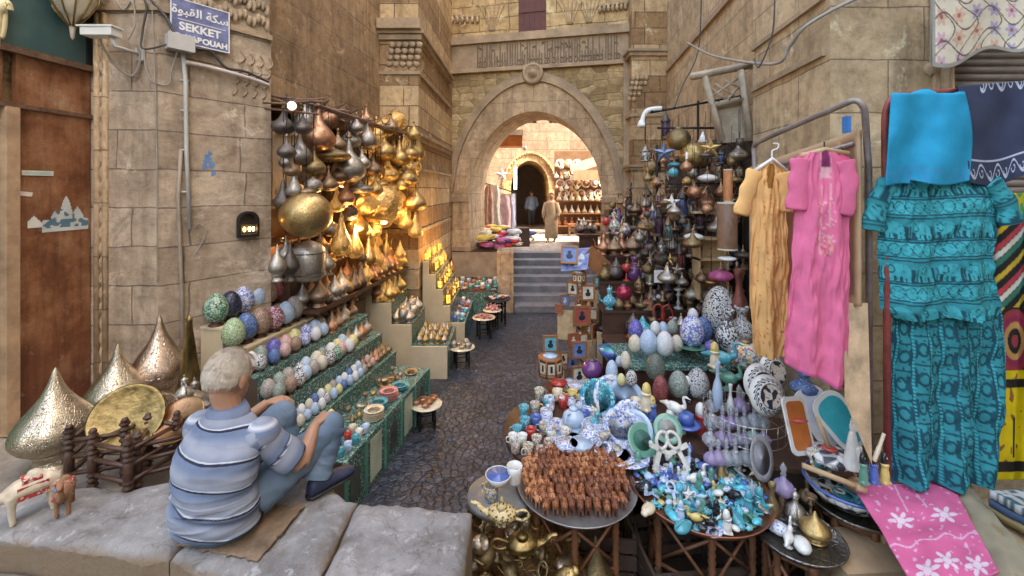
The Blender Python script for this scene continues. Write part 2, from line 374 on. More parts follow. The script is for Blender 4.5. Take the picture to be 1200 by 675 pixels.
PATT = {'blue and white': mosaic('blue on white', [(.70,.72,.74), (.12,.18,.50), (.72,.74,.76), (.70,.72,.74), (.25,.35,.68)], 16, (.55,.6,.68)),
 'multicolour': mosaic('multicolour patches', [(.70,.66,.55), (.55,.08,.06), (.08,.20,.45), (.70,.50,.08), (.05,.30,.28), (.72,.70,.64)], 14, (.5,.48,.42)),
 'turquoise speckled': mosaic('turquoise speckle', [(.04,.42,.50), (.10,.55,.62), (.35,.65,.66), (.03,.28,.45)], 18, (.03,.15,.2)),
 'black and white': mosaic('black on white', [(.72,.72,.70), (.04,.04,.05), (.7,.7,.68), (.05,.05,.06)], 20, (.35,.35,.35))}
EG = {  # egg mosaics
 'green speckled': mosaic('egg green', [(.45,.55,.42), (.05,.20,.14), (.35,.5,.35), (.15,.35,.25)], 17, (.02,.06,.05)),
 'glossy black': mosaic('egg black', [(.02,.025,.05), (.03,.04,.08), (.06,.07,.12)], 17, (.005,.005,.01)),
 'white and blue': mosaic('egg wb', [(.70,.72,.74), (.15,.20,.55), (.68,.70,.74), (.3,.38,.65)], 17, (.10,.12,.35)),
 'pale blue': mosaic('egg pb', [(.42,.56,.70), (.50,.62,.74), (.36,.50,.66)], 22, (.28,.38,.5)),
 'brown': mosaic('egg br', [(.38,.25,.18), (.30,.18,.12), (.45,.32,.24)], 24, (.12,.07,.05)),
 'dark red': mosaic('egg dr', [(.28,.06,.06), (.20,.04,.05), (.36,.10,.09)], 24, (.07,.02,.02)),
 'light green': mosaic('egg lg', [(.42,.56,.32), (.32,.48,.26), (.55,.64,.42)], 20, (.08,.14,.08)),
 'deep blue': mosaic('egg db', [(.10,.19,.42), (.07,.14,.34), (.16,.28,.50)], 22, (.02,.04,.12)),
 'red and white': mosaic('egg rw', [(.60,.52,.52), (.36,.07,.13), (.5,.2,.25), (.62,.55,.54)], 18, (.18,.03,.07)),
 'grey': mosaic('egg gr', [(.42,.38,.34), (.33,.30,.27), (.50,.46,.42)], 24, (.15,.13,.12)),
 'cream': mosaic('egg cr', [(.66,.60,.48), (.58,.52,.40), (.70,.66,.56)], 22, (.4,.35,.26)),
 'black and white': mosaic('egg bw', [(.70,.70,.68), (.05,.05,.06), (.68,.68,.66), (.66,.66,.64)], 19, (.05,.05,.06)),
 'pink': mosaic('egg pk', [(.62,.42,.38), (.55,.34,.30), (.66,.50,.46)], 22, (.35,.2,.18)),
 'yellow': mosaic('egg yl', [(.70,.66,.32), (.62,.58,.25), (.72,.70,.45)], 22, (.4,.36,.15)),
 'violet blue': mosaic('egg vb', [(.16,.14,.50), (.10,.10,.38), (.25,.22,.6)], 20, (.04,.03,.15)),
 'white': mosaic('egg wh', [(.72,.72,.70), (.66,.68,.70), (.74,.74,.72)], 22, (.5,.5,.5)),
 'grey green': mosaic('egg gg', [(.30,.36,.30), (.40,.44,.38), (.22,.28,.24)], 24, (.1,.12,.1)),
 'striped dark green': mosaic('egg sdg', [(.05,.08,.06), (.08,.11,.09), (.03,.05,.04)], 30, (.2,.22,.18))}
CLOTH = attrmat('patterned cloth', .85, .25)
SILK = attrmat('smooth cloth', .8, .2, spec=.1)
PAINTED = attrmat('painted surface', .4, .03)
# ================================================================ SETTING
GROUND = pmat('dusty dark ground', (.15,.135,.12), .9, 0, .3, 3, .5, 20, .02, rnd=False)
COBB = cells('basalt setts', (.022,.030,.046), (.04,.052,.076), (.08,.10,.14), 14.5, 16.5, (.018,.019,.022), .05, .5, .32, rn=.8)
COBF = stone('court paving', (.42,.38,.33), (.34,.30,.26), .4, .3, mortar=.01, mcol=(.2,.18,.15), stain=.4)
def zsheet(name, poly, z0, z1, m):
    b = MB(); b.prism(poly, z0, z1); return struct(name, b, m)
struct('ground', MB().box(-400, 400, -400, 400, -.3, -.02), GROUND)
zsheet('lane', [(-3.2,2.0),(4.5,2.0),(4.5,9.3),(-3.2,9.3)], -.02, 0, COBB)
zsheet('street', [(-9,-9),(9,-9),(9,1.5),(-.2,1.55),(-.8,1.69),(-1.5,1.87),(-2.6,1.97),(-9,2.1)], -.02, .85, GROUND)
zsheet('pavement', [(-2.15,2.28),(-2.2,3.9),(-4.5,3.9),(-4.5,2.05),(-3.5,2.02),(-2.6,2.3)], -.02, .93, pmat('dusty pavement', (.27,.235,.20), .9, 0, .35, 3, .6, 24, .02, rnd=False))
# worn kerb stones: separate slabs, bevel-like worn edges from a grid surface
def slab(x0, x1, yn, yf, z0, z1, seed):
    b = MB(); nx, ny = 90, 34
    def f(u, v):
        x = x0+(x1-x0)*u
        near = yn(x); far = yf(x); y = near+(far-near)*v
        e = min(u*(x1-x0), (1-u)*(x1-x0), v*(far-near), (1-v)*(far-near))
        z = z1-(.04+.03*noise.noise(Vector((x*7, y*7, seed+3))))*math.exp(-e/.022)+.018*noise.noise(Vector((x*5, y*5, seed)))+.010*noise.noise(Vector((x*18, y*18, seed)))
        x += .008*noise.noise(Vector((y*6, seed, 1))); y += .02*noise.noise(Vector((x*5, seed, 4)))+.008*noise.noise(Vector((x*22, seed, 4)))
        if v == 0 or v == 1 or u == 0 or u == 1: pass
        return Vector((x, y, z))
    b.grid(f, nx, ny)
    w = nx+1; n = len(b.v)
    ring = [i for i in range(w)]+[j*w+nx for j in range(1, ny+1)]+[ny*w+i for i in range(nx-1, -1, -1)]+[j*w for j in range(ny-1, 0, -1)]
    base = [(b.v[i][0], b.v[i][1], z0) for i in ring]; o = len(b.v); b.v += base
    for k in range(len(ring)):
        a, c = ring[k], ring[(k+1) % len(ring)]; b.f.append([a, o+k, o+(k+1) % len(ring), c]); b.mi.append(0); b.sm.append(False)
    return b
yn = lambda x: 1.975 if x < -2.4 else (1.975+(x+2.4)*(-.11)/.9 if x < -1.5 else (1.865+(x+1.5)*(-.2)/.7 if x < -.8 else 1.665-(x+.8)*.12))
def yf(x):
    pts = [(-3.6,2.16),(-2.6,2.33),(-2.1,2.32),(-1.5,2.42),(-1.02,2.38),(-.86,2.22),(-.2,2.14)]
    for (a, p), (b, q) in zip(pts, pts[1:]):
        if x <= b: return p+(q-p)*(x-a)/(b-a)
    return 2.14
def kerbmat():
    m, nt, b = newmat('worn kerb stone'); v = coords(nt, 'Object', False)
    def no(sc, det=8.0, ro=.7, di=0.0):
        n = N(nt, 'ShaderNodeTexNoise', Scale=sc, Detail=det, Roughness=ro, Distortion=di); nt.links.new(v, n.inputs['Vector']); return n.outputs[0]
    r = ramp(nt, [(.3, (.15,.135,.125)), (.5, (.27,.26,.255)), (.7, (.40,.39,.38))]); nt.links.new(no(3.5), r.inputs[0])
    r2 = ramp(nt, [(.57, (0,0,0)), (.64, (.6,.6,.6))]); nt.links.new(no(16.0, 5.0), r2.inputs[0]); col = mixc(nt, r2.outputs[0], r.outputs[0], (.48,.47,.46))
    r3 = ramp(nt, [(.34, (.8,.8,.8)), (.43, (0,0,0))]); nt.links.new(no(7.0, 10.0, .8, 1.0), r3.inputs[0]); col = mixc(nt, r3.outputs[0], col, (.13,.105,.085))
    vo = N(nt, 'ShaderNodeTexVoronoi', Scale=1.6, feature='DISTANCE_TO_EDGE'); 
    dn = N(nt, 'ShaderNodeTexNoise', Scale=5.0, Detail=6.0); nt.links.new(v, dn.inputs['Vector']); sc = N(nt, 'ShaderNodeVectorMath', operation='SCALE'); sc.inputs['Scale'].default_value = .35; nt.links.new(dn.outputs['Color'], sc.inputs[0])
    ad = N(nt, 'ShaderNodeVectorMath', operation='ADD'); nt.links.new(v, ad.inputs[0]); nt.links.new(sc.outputs[0], ad.inputs[1]); nt.links.new(ad.outputs[0], vo.inputs['Vector'])
    cr = ramp(nt, [(0, (.25,.2,.17)), (.008, (1,1,1))]); nt.links.new(vo.outputs['Distance'], cr.inputs[0]); col = mixc(nt, .35, col, cr.outputs[0], 'MULTIPLY')
    sp = N(nt, 'ShaderNodeSeparateXYZ'); nt.links.new(v, sp.inputs[0]); mr = N(nt, 'ShaderNodeMapRange'); mr.inputs[1].default_value = .955; mr.inputs[2].default_value = .985; nt.links.new(sp.outputs[2], mr.inputs[0])
    col = mixc(nt, mr.outputs[0], (.24,.17,.11), col)
    nt.links.new(col, b.inputs['Base Color']); b.inputs['Roughness'].default_value = .8
    p = bumpto(nt, b, no(22.0, 10.0, .75), .8, .02); bumpto(nt, b, cr.outputs[0], .25, .01, p); return m
KST = kerbmat()
for i, (a, c) in enumerate([(-3.5,-1.512),(-1.5,-.805),(-.795,-.2)]):
    o = part('kerb_stone', slab(a, c, yn, yf, .3, 1.0, i*3.1), KST, None); o['kind'] = 'structure'
zsheet('drop_step', [(-3.0,2.1),(-.3,2.1),(-.3,2.7),(-3.0,2.7)], 0, .55, STEP)
zsheet('lower_drop_step', [(-3.0,2.7),(-.3,2.7),(-.3,3.05),(-3.0,3.05)], 0, .28, STEP)
# stairs up through the gate, platform and far court
for k in range(7):
    y = 9.0+.33*k
    b = MB(); n = 24
    x0, x1 = -.9, 3.6
    if k == 0: x0 = .05
    b.grid(lambda u, v: Vector((x0+(x1-x0)*u, y+(.012 if v == 0 else 0)+.36*v+.006*noise.noise(Vector((u*20, k, 0))), .14*(k+1)-(.012 if v == 0 else 0)+.006*noise.noise(Vector((u*30, v*3, k))))), n, 4)
    b.box(x0, x1, y+.012, y+.36, .14*k-.02, .14*(k+1)-.012)
    struct('stair_step', b, STEP)
zsheet('court_floor', [(-7,11.27),(9,11.27),(9,30),(-7,30)], -.02, .98, COBF)

# ---- left building: pier, long wall with shop recess, buttress
XW = lambda y: -2.45+.12*(y-4.2)
t = thing('stone_building', 'tall brown ashlar building lining the left side of the lane', 'building')
b = MB(); b.prism([(-3.35,3.4),(-2.82,3.4),(-2.31,4.09),(-2.46,4.25),(-7,4.25),(-7,3.4)], .5, 4.05); 
part('pier', b, STONE_L, t)
b = MB(); b.prism([(-3.35,3.42),(-2.83,3.42),(-2.33,4.10),(-2.46,4.25),(-7,4.25),(-7,3.42)], 4.051, 9)
part('upper_pier', b, STONE_L, t)
b = MB(); b.prism([(XW(4.25),4.25),(XW(6.87),6.87),(-7,6.87),(-7,4.25)], 3.52, 9); b.prism([(XW(6.6),6.6),(XW(6.87),6.87),(-7,6.87),(-7,6.6)], 0, 3.519)
part('wall', b, STONE_W, t)
b = MB(); b.prism([(-3.3,4.26),(-3.3,6.59),(-3.5,6.59),(-3.5,4.26)], 0, 3.51); b.prism([(-3.3,6.56),(XW(6.6),6.56),(XW(6.6),6.595),(-3.3,6.595)], 0, 3.51)
part('shop_recess', b, BROWNB, t)
b = MB(); b.prism([(-2.13,6.88),(-1.51,6.88),(-1.42,10.09),(-7,10.09),(-7,6.88)], 0, 9)
part('buttress', b, STONE_A, t)
# mouldings on buttress
b = MB()
for z, h, pr in ((3.38,.07,.05),(3.45,.05,.09),(2.9,.05,.03),(1.9,.05,.03),(5.0,.09,.06),(5.09,.05,.1),(4.45,.05,.03)):
    b.prism([(-2.13-pr*.2,6.879-pr),(-1.51+pr,6.879-pr),(-1.42+pr,9.7),(-1.6,9.7),(-1.6,6.95),(-2.13,6.95)], z, z+h)
part('moulding', b, TRIM, t)
b = MB()                      # muqarnas corbel under the upper buttress
for i in range(5):
    for j in range(4):
        b.ball((-1.98+.11*i+.02*j, 6.875-.015*j, 4.62+.1*j), (.055,.03,.05), 8)
b.prism([(-2.13,6.7),(-1.45,6.7),(-1.42,6.9),(-2.13,6.9)], 5.14, 5.3)
part('corbel', b, TRIM, t)
b = MB()                      # engaged column and carved cornice of the near pier
M0 = Matrix.Translation((-3.08,3.4,0))
for x in (-3.30, -3.235): b.tube([(x, 3.395, 1.0), (x, 3.395, 4.0)], .022, 8)
for k in range(26): b.ball((-3.268, 3.398, 1.05+.12*k), (.028,.012,.05), 8)
part('carved_band', b, TRIM_Y, t)
b = MB()
for z, pr, h in ((4.02,.03,.05),(4.5,.07,.07),(4.62,.12,.05)):
    d = Vector((.51,.69,0)).normalized(); nrm = Vector((d.y,-d.x,0))
    b.prism([(-3.35,3.4-pr),(-2.82+pr*.4,3.4-pr),(-2.31+nrm.x*pr,4.09+nrm.y*pr),(-2.36,4.12),(-2.84,3.44),(-3.35,3.44)], z, z+h)
for k in range(22):           # carved foliage relief over the sign
    a = k/22; p = Vector((-2.82,3.4,0)).lerp(Vector((-2.31,4.09,0)), a)
    for zz in (4.18,4.32):
        b.ball(p+Vector((.0,-.0,zz+.03*math.sin(k*1.7))), (.03,.014,.045), 8)
part('cornice', b, TRIM, t)
# raised carved tendrils on face of the pier top
b = MB()
d = Vector((.51,.69,0)).normalized(); nrm = Vector((d.y,-d.x,0))
for k in range(16):
    a = .62+.024*k; p = Vector((-2.82,3.4,0)).lerp(Vector((-2.31,4.09,0)), min(.98, a))+nrm*.006
    b.tube(smooth_path([p+Vector((0,0,3.45+.1*(k % 4))), p+d*.03+Vector((0,0,3.5+.1*(k % 4))), p+d*.0+Vector((0,0,3.56+.1*(k % 4)))], 3), .009, 5)
part('carving', b, TRIM, t)

# ---- rusty shop front on the far left
XD = lambda y: -3.35+.12*(y-3.4)
m, nt, bb = newmat('rusty sheet iron'); v = coords(nt, 'Object', False)
n1 = N(nt, 'ShaderNodeTexNoise', Scale=3.2, Detail=9.0, Roughness=.7); nt.links.new(v, n1.inputs['Vector'])
r1 = ramp(nt, [(.28, (.10,.035,.018)), (.45, (.24,.095,.045)), (.58, (.36,.17,.09)), (.72, (.50,.33,.22))]); nt.links.new(n1.outputs[0], r1.inputs[0])
sp = N(nt, 'ShaderNodeSeparateXYZ'); nt.links.new(v, sp.inputs[0])
n3 = N(nt, 'ShaderNodeTexNoise', Scale=6.0, Detail=8.0); nt.links.new(v, n3.inputs['Vector'])
ad = N(nt, 'ShaderNodeMath', operation='MULTIPLY_ADD'); ad.inputs[1].default_value = .9; nt.links.new(n3.outputs[0], ad.inputs[0]); nt.links.new(sp.outputs[2], ad.inputs[2])
r2 = ramp(nt, [(.0, (0,0,0)), (1, (1,1,1))]); mr = N(nt, 'ShaderNodeMapRange'); mr.inputs[1].default_value = 1.55; mr.inputs[2].default_value = 2.0; nt.links.new(ad.outputs[0], mr.inputs[0])
mpx = N(nt, 'ShaderNodeMapping'); mpx.inputs['Scale'].default_value = (9, 9, .8); nt.links.new(v, mpx.inputs[0]); ns = N(nt, 'ShaderNodeTexNoise', Scale=2.0, Detail=8.0, Roughness=.75); nt.links.new(mpx.outputs[0], ns.inputs['Vector'])
rs_ = ramp(nt, [(.36, (.45,.38,.34)), (.5, (1,1,1)), (.66, (1.35,1.3,1.25))]); nt.links.new(ns.outputs[0], rs_.inputs[0])
nc = N(nt, 'ShaderNodeTexNoise', Scale=8.0, Detail=12.0, Roughness=.8); nt.links.new(v, nc.inputs['Vector']); rc_ = ramp(nt, [(.58, (0,0,0)), (.66, (.65,.65,.65))]); nt.links.new(nc.outputs[0], rc_.inputs[0])
colr = mixc(nt, mr.outputs[0], (.17,.06,.035), r1.outputs[0]); colr = mixc(nt, .5, colr, rs_.outputs[0], 'MULTIPLY'); colr = mixc(nt, rc_.outputs[0], colr, (.46,.33,.25))
nt.links.new(colr, bb.inputs['Base Color']); bb.inputs['Roughness'].default_value = .55; bb.inputs['Metallic'].default_value = .25
bumpto(nt, bb, n3.outputs[0], .3, .01); RUSTD = m
t = thing('rusty_shop', 'rusty iron shop door with wooden frame and green sign panel above', 'shop')
def dq(y0, y1, z0, z1, out=0, th=.03):     # slab on the door wall plane
    return [(XD(y0)+out, y0), (XD(y1)+out, y1), (XD(y1)+out-th, y1+.002), (XD(y0)+out-th, y0)], z0, z1
b = MB(); b.prism(*dq(2.93,3.39,.94,3.16)); b.prism(*dq(2.93,3.39,3.19,3.53)); b.prism(*dq(2.2,2.86,3.19,3.53)); part('door', b, RUSTD, t)
b = MB(); b.prism(*dq(2.86,2.93,.94,3.16,.03,.08)); part('door_post', b, pmat('worn pale wood', (.46,.30,.19), .8, 0, .4, 5, .5, 30), t)
b = MB(); b.prism(*dq(2.0,3.39,3.16,3.19,.02,.06)); b.prism(*dq(2.0,3.395,3.53,3.575,.04,.1)); part('rail', b, RUST, t)
b = MB(); b.prism(*dq(1.6,2.86,.94,3.16,-.03,.02))
for k in range(60): b.prism(*dq(1.6,2.855,.97+.036*k,.99+.036*k,-.015,.02))
part('shutter', b, pmat('green slatted paint', (.22,.42,.33), .6, 0, .25, 5, .2, 30), t)
sg = pmat('dusty green sign glass', (.05,.11,.115), .18, 0, .5, 1.3, .05, 8, rnd=False)
b = MB(); b.prism(*dq(1.6,3.36,3.58,4.6,.0,.04)); sb = part('sign_panel', b, sg, t)
b = MB(); pts = [P(-30,60,2.8), P(-4,12,2.82), P(8,6,2.84), P(22,4,2.85), P(29,12,2.86)]
b2 = [Vector((XD(p.y)+.03, p.y, p.z)) for p in pts]
b.tube(smooth_path(b2), [.02]*8+[.035]*25, 6, flat=1)
b2 = [Vector((XD(2.82)+.03, 2.80, P(0,y,2.82).z)) for y in (0,0)]
pts = [P(9,10,2.84), P(12,26,2.84), P(7,40,2.83), P(-6,44,2.82)]
b.tube(smooth_path([Vector((XD(p.y)+.03, p.y, p.z)) for p in pts]), .022, 6)
part('lettering', b, pmat('cream letter', (.70,.62,.38), .4, 0, .1), sb)
b = MB(); b.prism(*dq(3.36,3.40,3.53,5.5,.01,.2)); part('side_trim', b, BLACK, t)
b = MB(); b.prism([(XD(1.5)-.05,1.5),(XD(3.39)-.05,3.39),(-7,3.39),(-7,1.5)], 0, 9); part('wall', b, STONE_W, t)
# things stuck on the door
def sticker(py, pz_, w, h, cfn, label, ang=0, nm='sticker', n=24):
    y = py; x = XD(y)+.003; b = MB()
    d = Vector((.12,1,0)).normalized(); c = Vector((x, y, pz_))
    def f(u, v):
        a = (u-.5)*w; e = (v-.5)*h; a, e = a*math.cos(ang)-e*math.sin(ang), a*math.sin(ang)+e*math.cos(ang)
        return c+d*a+Vector((.002,0,e))
    b.grid(f, n, n, cfn=cfn)
    o = single(nm, b, PAINTED, label, 'sticker'); s = o.modifiers.new('s', 'SOLIDIFY'); s.thickness = .001
    return o
def onD(px, py):   # point where the photo's spot meets the door plane
    xx = (px-600)/FX; Y = (-3.35-.12*3.4)/(xx-.12); return Y, CH-(py-222)/FX*Y
y, z = onD(44,203); sticker(y, z, .19, .035, lambda u, v: (.45,.6,.55) if abs(v-.5) < .3 and .1 < u < .9 else (.7,.7,.65), 'narrow pale green strip sticker on the rusty door')
y, z = onD(27,227); sticker(y, z, .1, .03, lambda u, v: (.78,.74,.68), 'small blank white strip sticker on the rusty door', -.15)
y, z = onD(40,257)
def mosq(u, v):
    bl = (.10,.22,.30); w = (.58,.62,.62); rd = (.3,.12,.07)
    n = noise.noise(Vector((u*7, v*7, 3)))
    if v < .1: return (.6,.66,.66)
    if v < .3: return bl if n < .1 else w
    for cx, hw, top in ((.5,.16,.9),(.28,.12,.55),(.75,.16,.6)):
        if abs(u-cx) < hw*(1-((v-.2)/(top-.2))**2 if v < top else 0)+.0: return w if n > -.15 else bl
    return None
def cutgrid(c, d, w, h, fn, n, label, nm, cat):
    b = MB(); b.c = []
    idx = {}
    for j in range(n):
        for i in range(n):
            col = fn((i+.5)/n, (j+.5)/n)
            if col is None: continue
            o = len(b.v)
            for a, e in ((i,j),(i+1,j),(i+1,j+1),(i,j+1)):
                b.v.append(tuple(c+d*((a/n-.5)*w)+Vector((0,0,(e/n-.5)*h)))); b.c.append(col)
            b.f.append([o,o+1,o+2,o+3]); b.mi.append(0); b.sm.append(False)
    o = single(nm, b, PAINTED, label, cat); s = o.modifiers.new('s', 'SOLIDIFY'); s.thickness = .0008; return o
y, z = onD(77,247); cutgrid(Vector((XD(y)+.004, y, z)), Vector((.12,1,0)).normalized(), .30, .30, mosq, 44, 'torn blue and white domed picture sticker on the rusty door', 'sticker', 'sticker')
y, z = onD(41,258); cutgrid(Vector((XD(y)+.004, y, z)), Vector((.12,1,0)).normalized(), .09, .13, lambda u, v: (.75,.75,.72) if v < .55+.4*(1-abs(u-.4)*2)-.2 and v > .1 else None, 24, 'torn white paper scrap beside the picture sticker', 'sticker', 'sticker')
# small ornate lantern before the sign panel
t = thing('wall_lantern', 'cream ribbed wall lantern hanging at the corner of the green sign', 'lantern', P(85,0,3.2))
b = MB(); b.lathe([(0,-.30),(.012,-.28),(.02,-.2),(.05,-.13),(.09,-.1),(.14,.0),(.15,.12),(.12,.2)], 10); part('glass', b, pmat('milky ribbed glass', (.62,.55,.42), .3), t)
b = MB(); b.lathe([(.155,.1),(.16,.14),(.1,.24),(.02,.3)], 12)
for k in range(10):
    a = k*PI/5; b.tube([(.02*math.cos(a),.02*math.sin(a),-.2),(.092*math.cos(a),.092*math.sin(a),-.1),(.145*math.cos(a),.145*math.sin(a),0),(.155*math.cos(a),.155*math.sin(a),.12)], .006, 5)
part('frame', b, PLAINBRASS, t)
b = MB(); b.tube([(0,0,.28),(0,0,.5),(-.02,.17,.55)], .012); part('bracket', b, BLACK, t)

# ---- gateway (facade plane is skewed)
FL = Vector((-1.43,10.1,0)); FR = Vector((2.67,9.2,0)); FD = (FR-FL).normalized(); FA = math.atan2(FD.y, FD.x)
def fp(px, py):
    xx = (px-600)/FX; # solve FL + u*FD : X = xx*Y
    u = (xx*FL.y-FL.x)/(FD.x-xx*FD.y); Y = FL.y+u*FD.y
    return u, CH-(py-222)/FX*Y
t = thing('gateway', 'carved stone gateway with pointed arch closing the lane', 'gateway', FL, FA)
ul = fp(549,222)[0]; ur = fp(705,222)[0]; zs = fp(633,224)[1]; za = fp(633,130)[1]; uc = (ul+ur)/2; hw = (ur-ul)/2
def archpts(uc, hw, zs, rise, n=28, foot=0, bulge=.0):
    pts = [(uc-hw*(1-bulge), foot)]
    for i in range(n+1):
        tt = -1+2*i/n; e = (1-abs(tt)**1.95)**.575
        pts.append((uc+hw*tt, zs+rise*e))
    pts.append((uc+hw*(1-bulge), foot)); return pts
def ring(b, inner, outer, y0, y1, mi=0):
    n = len(inner)
    for i in range(n-1):
        a, c, d, e = inner[i], inner[i+1], outer[i+1], outer[i]
        vs = [(p[0], y0, p[1]) for p in (a, c, d, e)]+[(p[0], y1, p[1]) for p in (a, c, d, e)]
        b.add(vs, [(0,3,2,1) if False else (0,1,2,3), (7,6,5,4), (0,4,5,1), (2,6,7,3)], mi)
inn = archpts(uc, hw, zs, za-zs, bulge=.05)
hw2 = hw+.36; out = archpts(uc-.02, hw2, zs-.05, fp(631,95)[1]-zs+.05)
b = MB(); ring(b, inn, out, 0, 1.3); part('arch_soffit', b, TRIM_Y, t)
# moulding round the arch
o2 = archpts(uc-.02, hw2+.09, zs-.05, fp(631,88)[1]-zs+.05); o1 = archpts(uc-.02, hw2-.002, zs-.05, fp(631,95)[1]-zs+.05)
b = MB(); ring(b, o1[1:-1], o2[1:-1], -.07, .0); o4 = archpts(uc-.02, hw2+.16, zs-.05, fp(631,84)[1]-zs+.05); ring(b, o2[1:-1], o4[1:-1], -.035, .0); part('arch_moulding', b, TRIM, t)
# panel either side up to the frieze, cut round the arch
UL, UR = -.4, 4.35; zf0 = fp(637,80)[1]; zf1 = fp(637,42)[1]
b = MB(); box_top = zf0
prev = None
for i in range(len(out)-1):
    (u0, z0), (u1, z1) = out[i], out[i+1]
    if u1-u0 > 1e-4: b.add([(u0,.02,z0),(u1,.02,z1),(u1,.02,zf0),(u0,.02,zf0)], [(0,1,2,3)])
b.add([(UL,.02,zs),(out[1][0],.02,zs),(out[1][0],.02,zf0),(UL,.02,zf0)], [(0,1,2,3)])
b.add([(out[-2][0],.02,zs),(UR,.02,zs),(UR,.02,zf0),(out[-2][0],.02,zf0)], [(0,1,2,3)])
part('rubble_panel', b, STONE_G, t)
b = MB(); b.box(UL, out[0][0], .0, 1.3, 0, zs-.001); b.box(out[-1][0], UR, .0, 1.3, 0, zs-.001); b.box(UL, UR, .4, 1.3, zf0, 8.6); b.box(UL, uc-hw2+.02, .06, 1.3, zs, zf0); b.box(uc+hw2-.02, UR, .06, 1.3, zs, zf0)
b.box(UL, UR, .5, 1.28, fp(631,95)[1]+.02, zf0)
part('wall', b, STONE_A, t)
b = MB(); b.box(UL, UR, .0, .4, zf1+.09, 8.6); part('upper_wall', b, STONE_Y, t)
b = MB(); b.box(UL, UR, -.04, .4, zf0+.001, zf1); b.box(UL, UR, -.12, -.04, zf1-.09, zf1+.09); b.box(UL, UR, -.1, -.04, zf0-.02, zf0+.07)
ufl = fp(736,100)[0]
b.box(ufl-.1, ufl+.05, -.1, .0, zs-.3, zf0-.02); b.box(ufl+.09, ufl+.16, -.06, .0, zs-.3, zf0-.02)
b.box(UL, uc-hw*1.0, -.05, .0, zs-.25, zs-.14); b.box(uc+hw*1.0, UR, -.05, .0, zs-.25, zs-.14); b.box(UL, uc-hw*.96, -.03, 0, 1.15, 1.25); b.box(uc+hw*.96, UR, -.03, 0, 1.15, 1.25)
part('carved_surround', b, TRIM, t)
# carved inscription: tall uprights and looping strokes
b = MB(); rr = random.Random(3); u = fp(560,60)[0]; ue = fp(726,60)[0]; zb = zf0+.1; zt = zf1-.12
while u < ue:
    h = rr.choice([1,1,.95,.6,.45]); b.box(u, u+.022, -.062, -.04, zb, zb+(zt-zb)*h)
    if rr.random() < .6:
        b.tube(smooth_path([(u,-.05,zb+.03),(u+.05,-.055,zb-.01),(u+.08,-.055,zb+.08),(u+.03,-.055,zb+.12)], 4), .011, 5)
    if rr.random() < .4:
        zz = zb+(zt-zb)*rr.uniform(.4,.85); b.tube(smooth_path([(u+.01,-.055,zz),(u+.05,-.058,zz+.04),(u+.09,-.055,zz-.01)], 4), .010, 5)
    u += rr.uniform(.045,.075)
part('inscription', b, pmat('dark carved stone', (.22,.15,.10), .9, 0, .25, 6, .4, 30, rnd=False), t)
# rosette at the crown
u, z = fp(625,87); b = MB(); Mx = Matrix.Rotation(PI/2, 4, 'X')
b.lathe([(.24,0),(.24,.07),(.18,.1),(.16,.06),(.1,.06),(.09,.12),(.0,.15)], 28, M=Mx, off=(u,-.03,z)); part('rosette', b, TRIM, t)
# wooden shutter above
u0, z0 = fp(608,42); u1, _ = fp(640,42)
b = MB(); nn = 5; w = (u1-u0)/nn
for k in range(nn): b.box(u0+k*w+.004, u0+(k+1)*w-.004, -.03, .03, z0, 8.2)
b.box(u0, u1, -.02, .02, z0+.01, 8.2); b.box(u0, u1, -.045, -.03, z0+.5, z0+.58)
part('window_shutter', b, pmat('maroon wood', (.13,.045,.04), .7, 0, .3, 5, .3, 40, rnd=False), t)
# muqarnas brackets of broken cornice at upper corners
b = MB()
for (qa, qb) in ((525,560),(703,733)):
    for k in range(7):
        u, z = fp(qa+(qb-qa)*k/6, 24 if qa < 600 else 12-k*.6)
        b.ball((u,-.03,z), (.045,.06,.08), 8); b.box(u-.05, u+.05, -.05, .02, z+.07, z+.12)
part('muqarnas', b, TRIM_Y, t)
for c0 in (fp(577,20)[0], fp(668,16)[0], fp(690,10)[0]):
    b = MB()
    for k in range(6):
        b.tube(smooth_path([(c0+(k-2.5)*.02,-.005,zf1+.2),(c0+(k-2.5)*.06,-.012,zf1+.5),(c0+(k-2.5)*.13,-.006,zf1+.85)], 4), .012, 5)
    part('relief', b, TRIM_Y, t)

# ---- right building
XR = lambda y: 2.0+.12*y; XR2 = lambda y: 2.14+.12*y
t = thing('stone_building', 'tall sand coloured ashlar building along the right of the lane', 'building')
b = MB(); b.prism([(2.385,3.2),(3.32,3.2),(3.32,3.6),(6.5,3.6),(6.5,4.5),(XR(4.5),4.5)], 0, 13.5); b.prism([(3.32,3.21),(6.5,3.21),(6.5,3.599),(3.32,3.599)], 3.78, 13.5); b.prism([(5.0,3.2),(6.5,3.2),(6.5,3.6),(5,3.6)], 0, 3.779)
part('corner_block', b, STONE_R, t)
b = MB(); b.prism([(XR2(4.5),4.501),(XR2(8.95),8.95),(6.5,8.95),(6.5,4.501)], 0, 13.5); part('wall', b, STONE_R, t)
b = MB(); b.prism([(2.47,8.8),(3.3,8.8),(3.3,9.6),(2.56,9.6)], 0, 13.5); b.prism([(3.2,8.951),(6.5,8.951),(6.5,11.2),(3.2,11.2)], 0, 13.5); part('buttress', b, STONE_A, t)
b = MB()
for z, h, pr in ((3.0,.06,.05),(3.06,.05,.09),(2.3,.05,.03),(4.1,.07,.04),(5.35,.08,.06),(5.43,.05,.1)):
    b.prism([(2.47-pr,8.8-pr),(3.3,8.8-pr),(3.3,8.9),(2.6,8.9),(2.6,9.15),(2.47-pr,9.15)], z, z+h)
for k in range(14):          # string course running back along the wall
    pass
b.prism([(XR2(4.5)-.05,4.503),(XR2(8.8)-.05,8.75),(XR2(8.8)+.02,8.75),(XR2(4.5)+.02,4.503)], 5.0, 5.08)
part('moulding', b, TRIM, t)
b = MB()
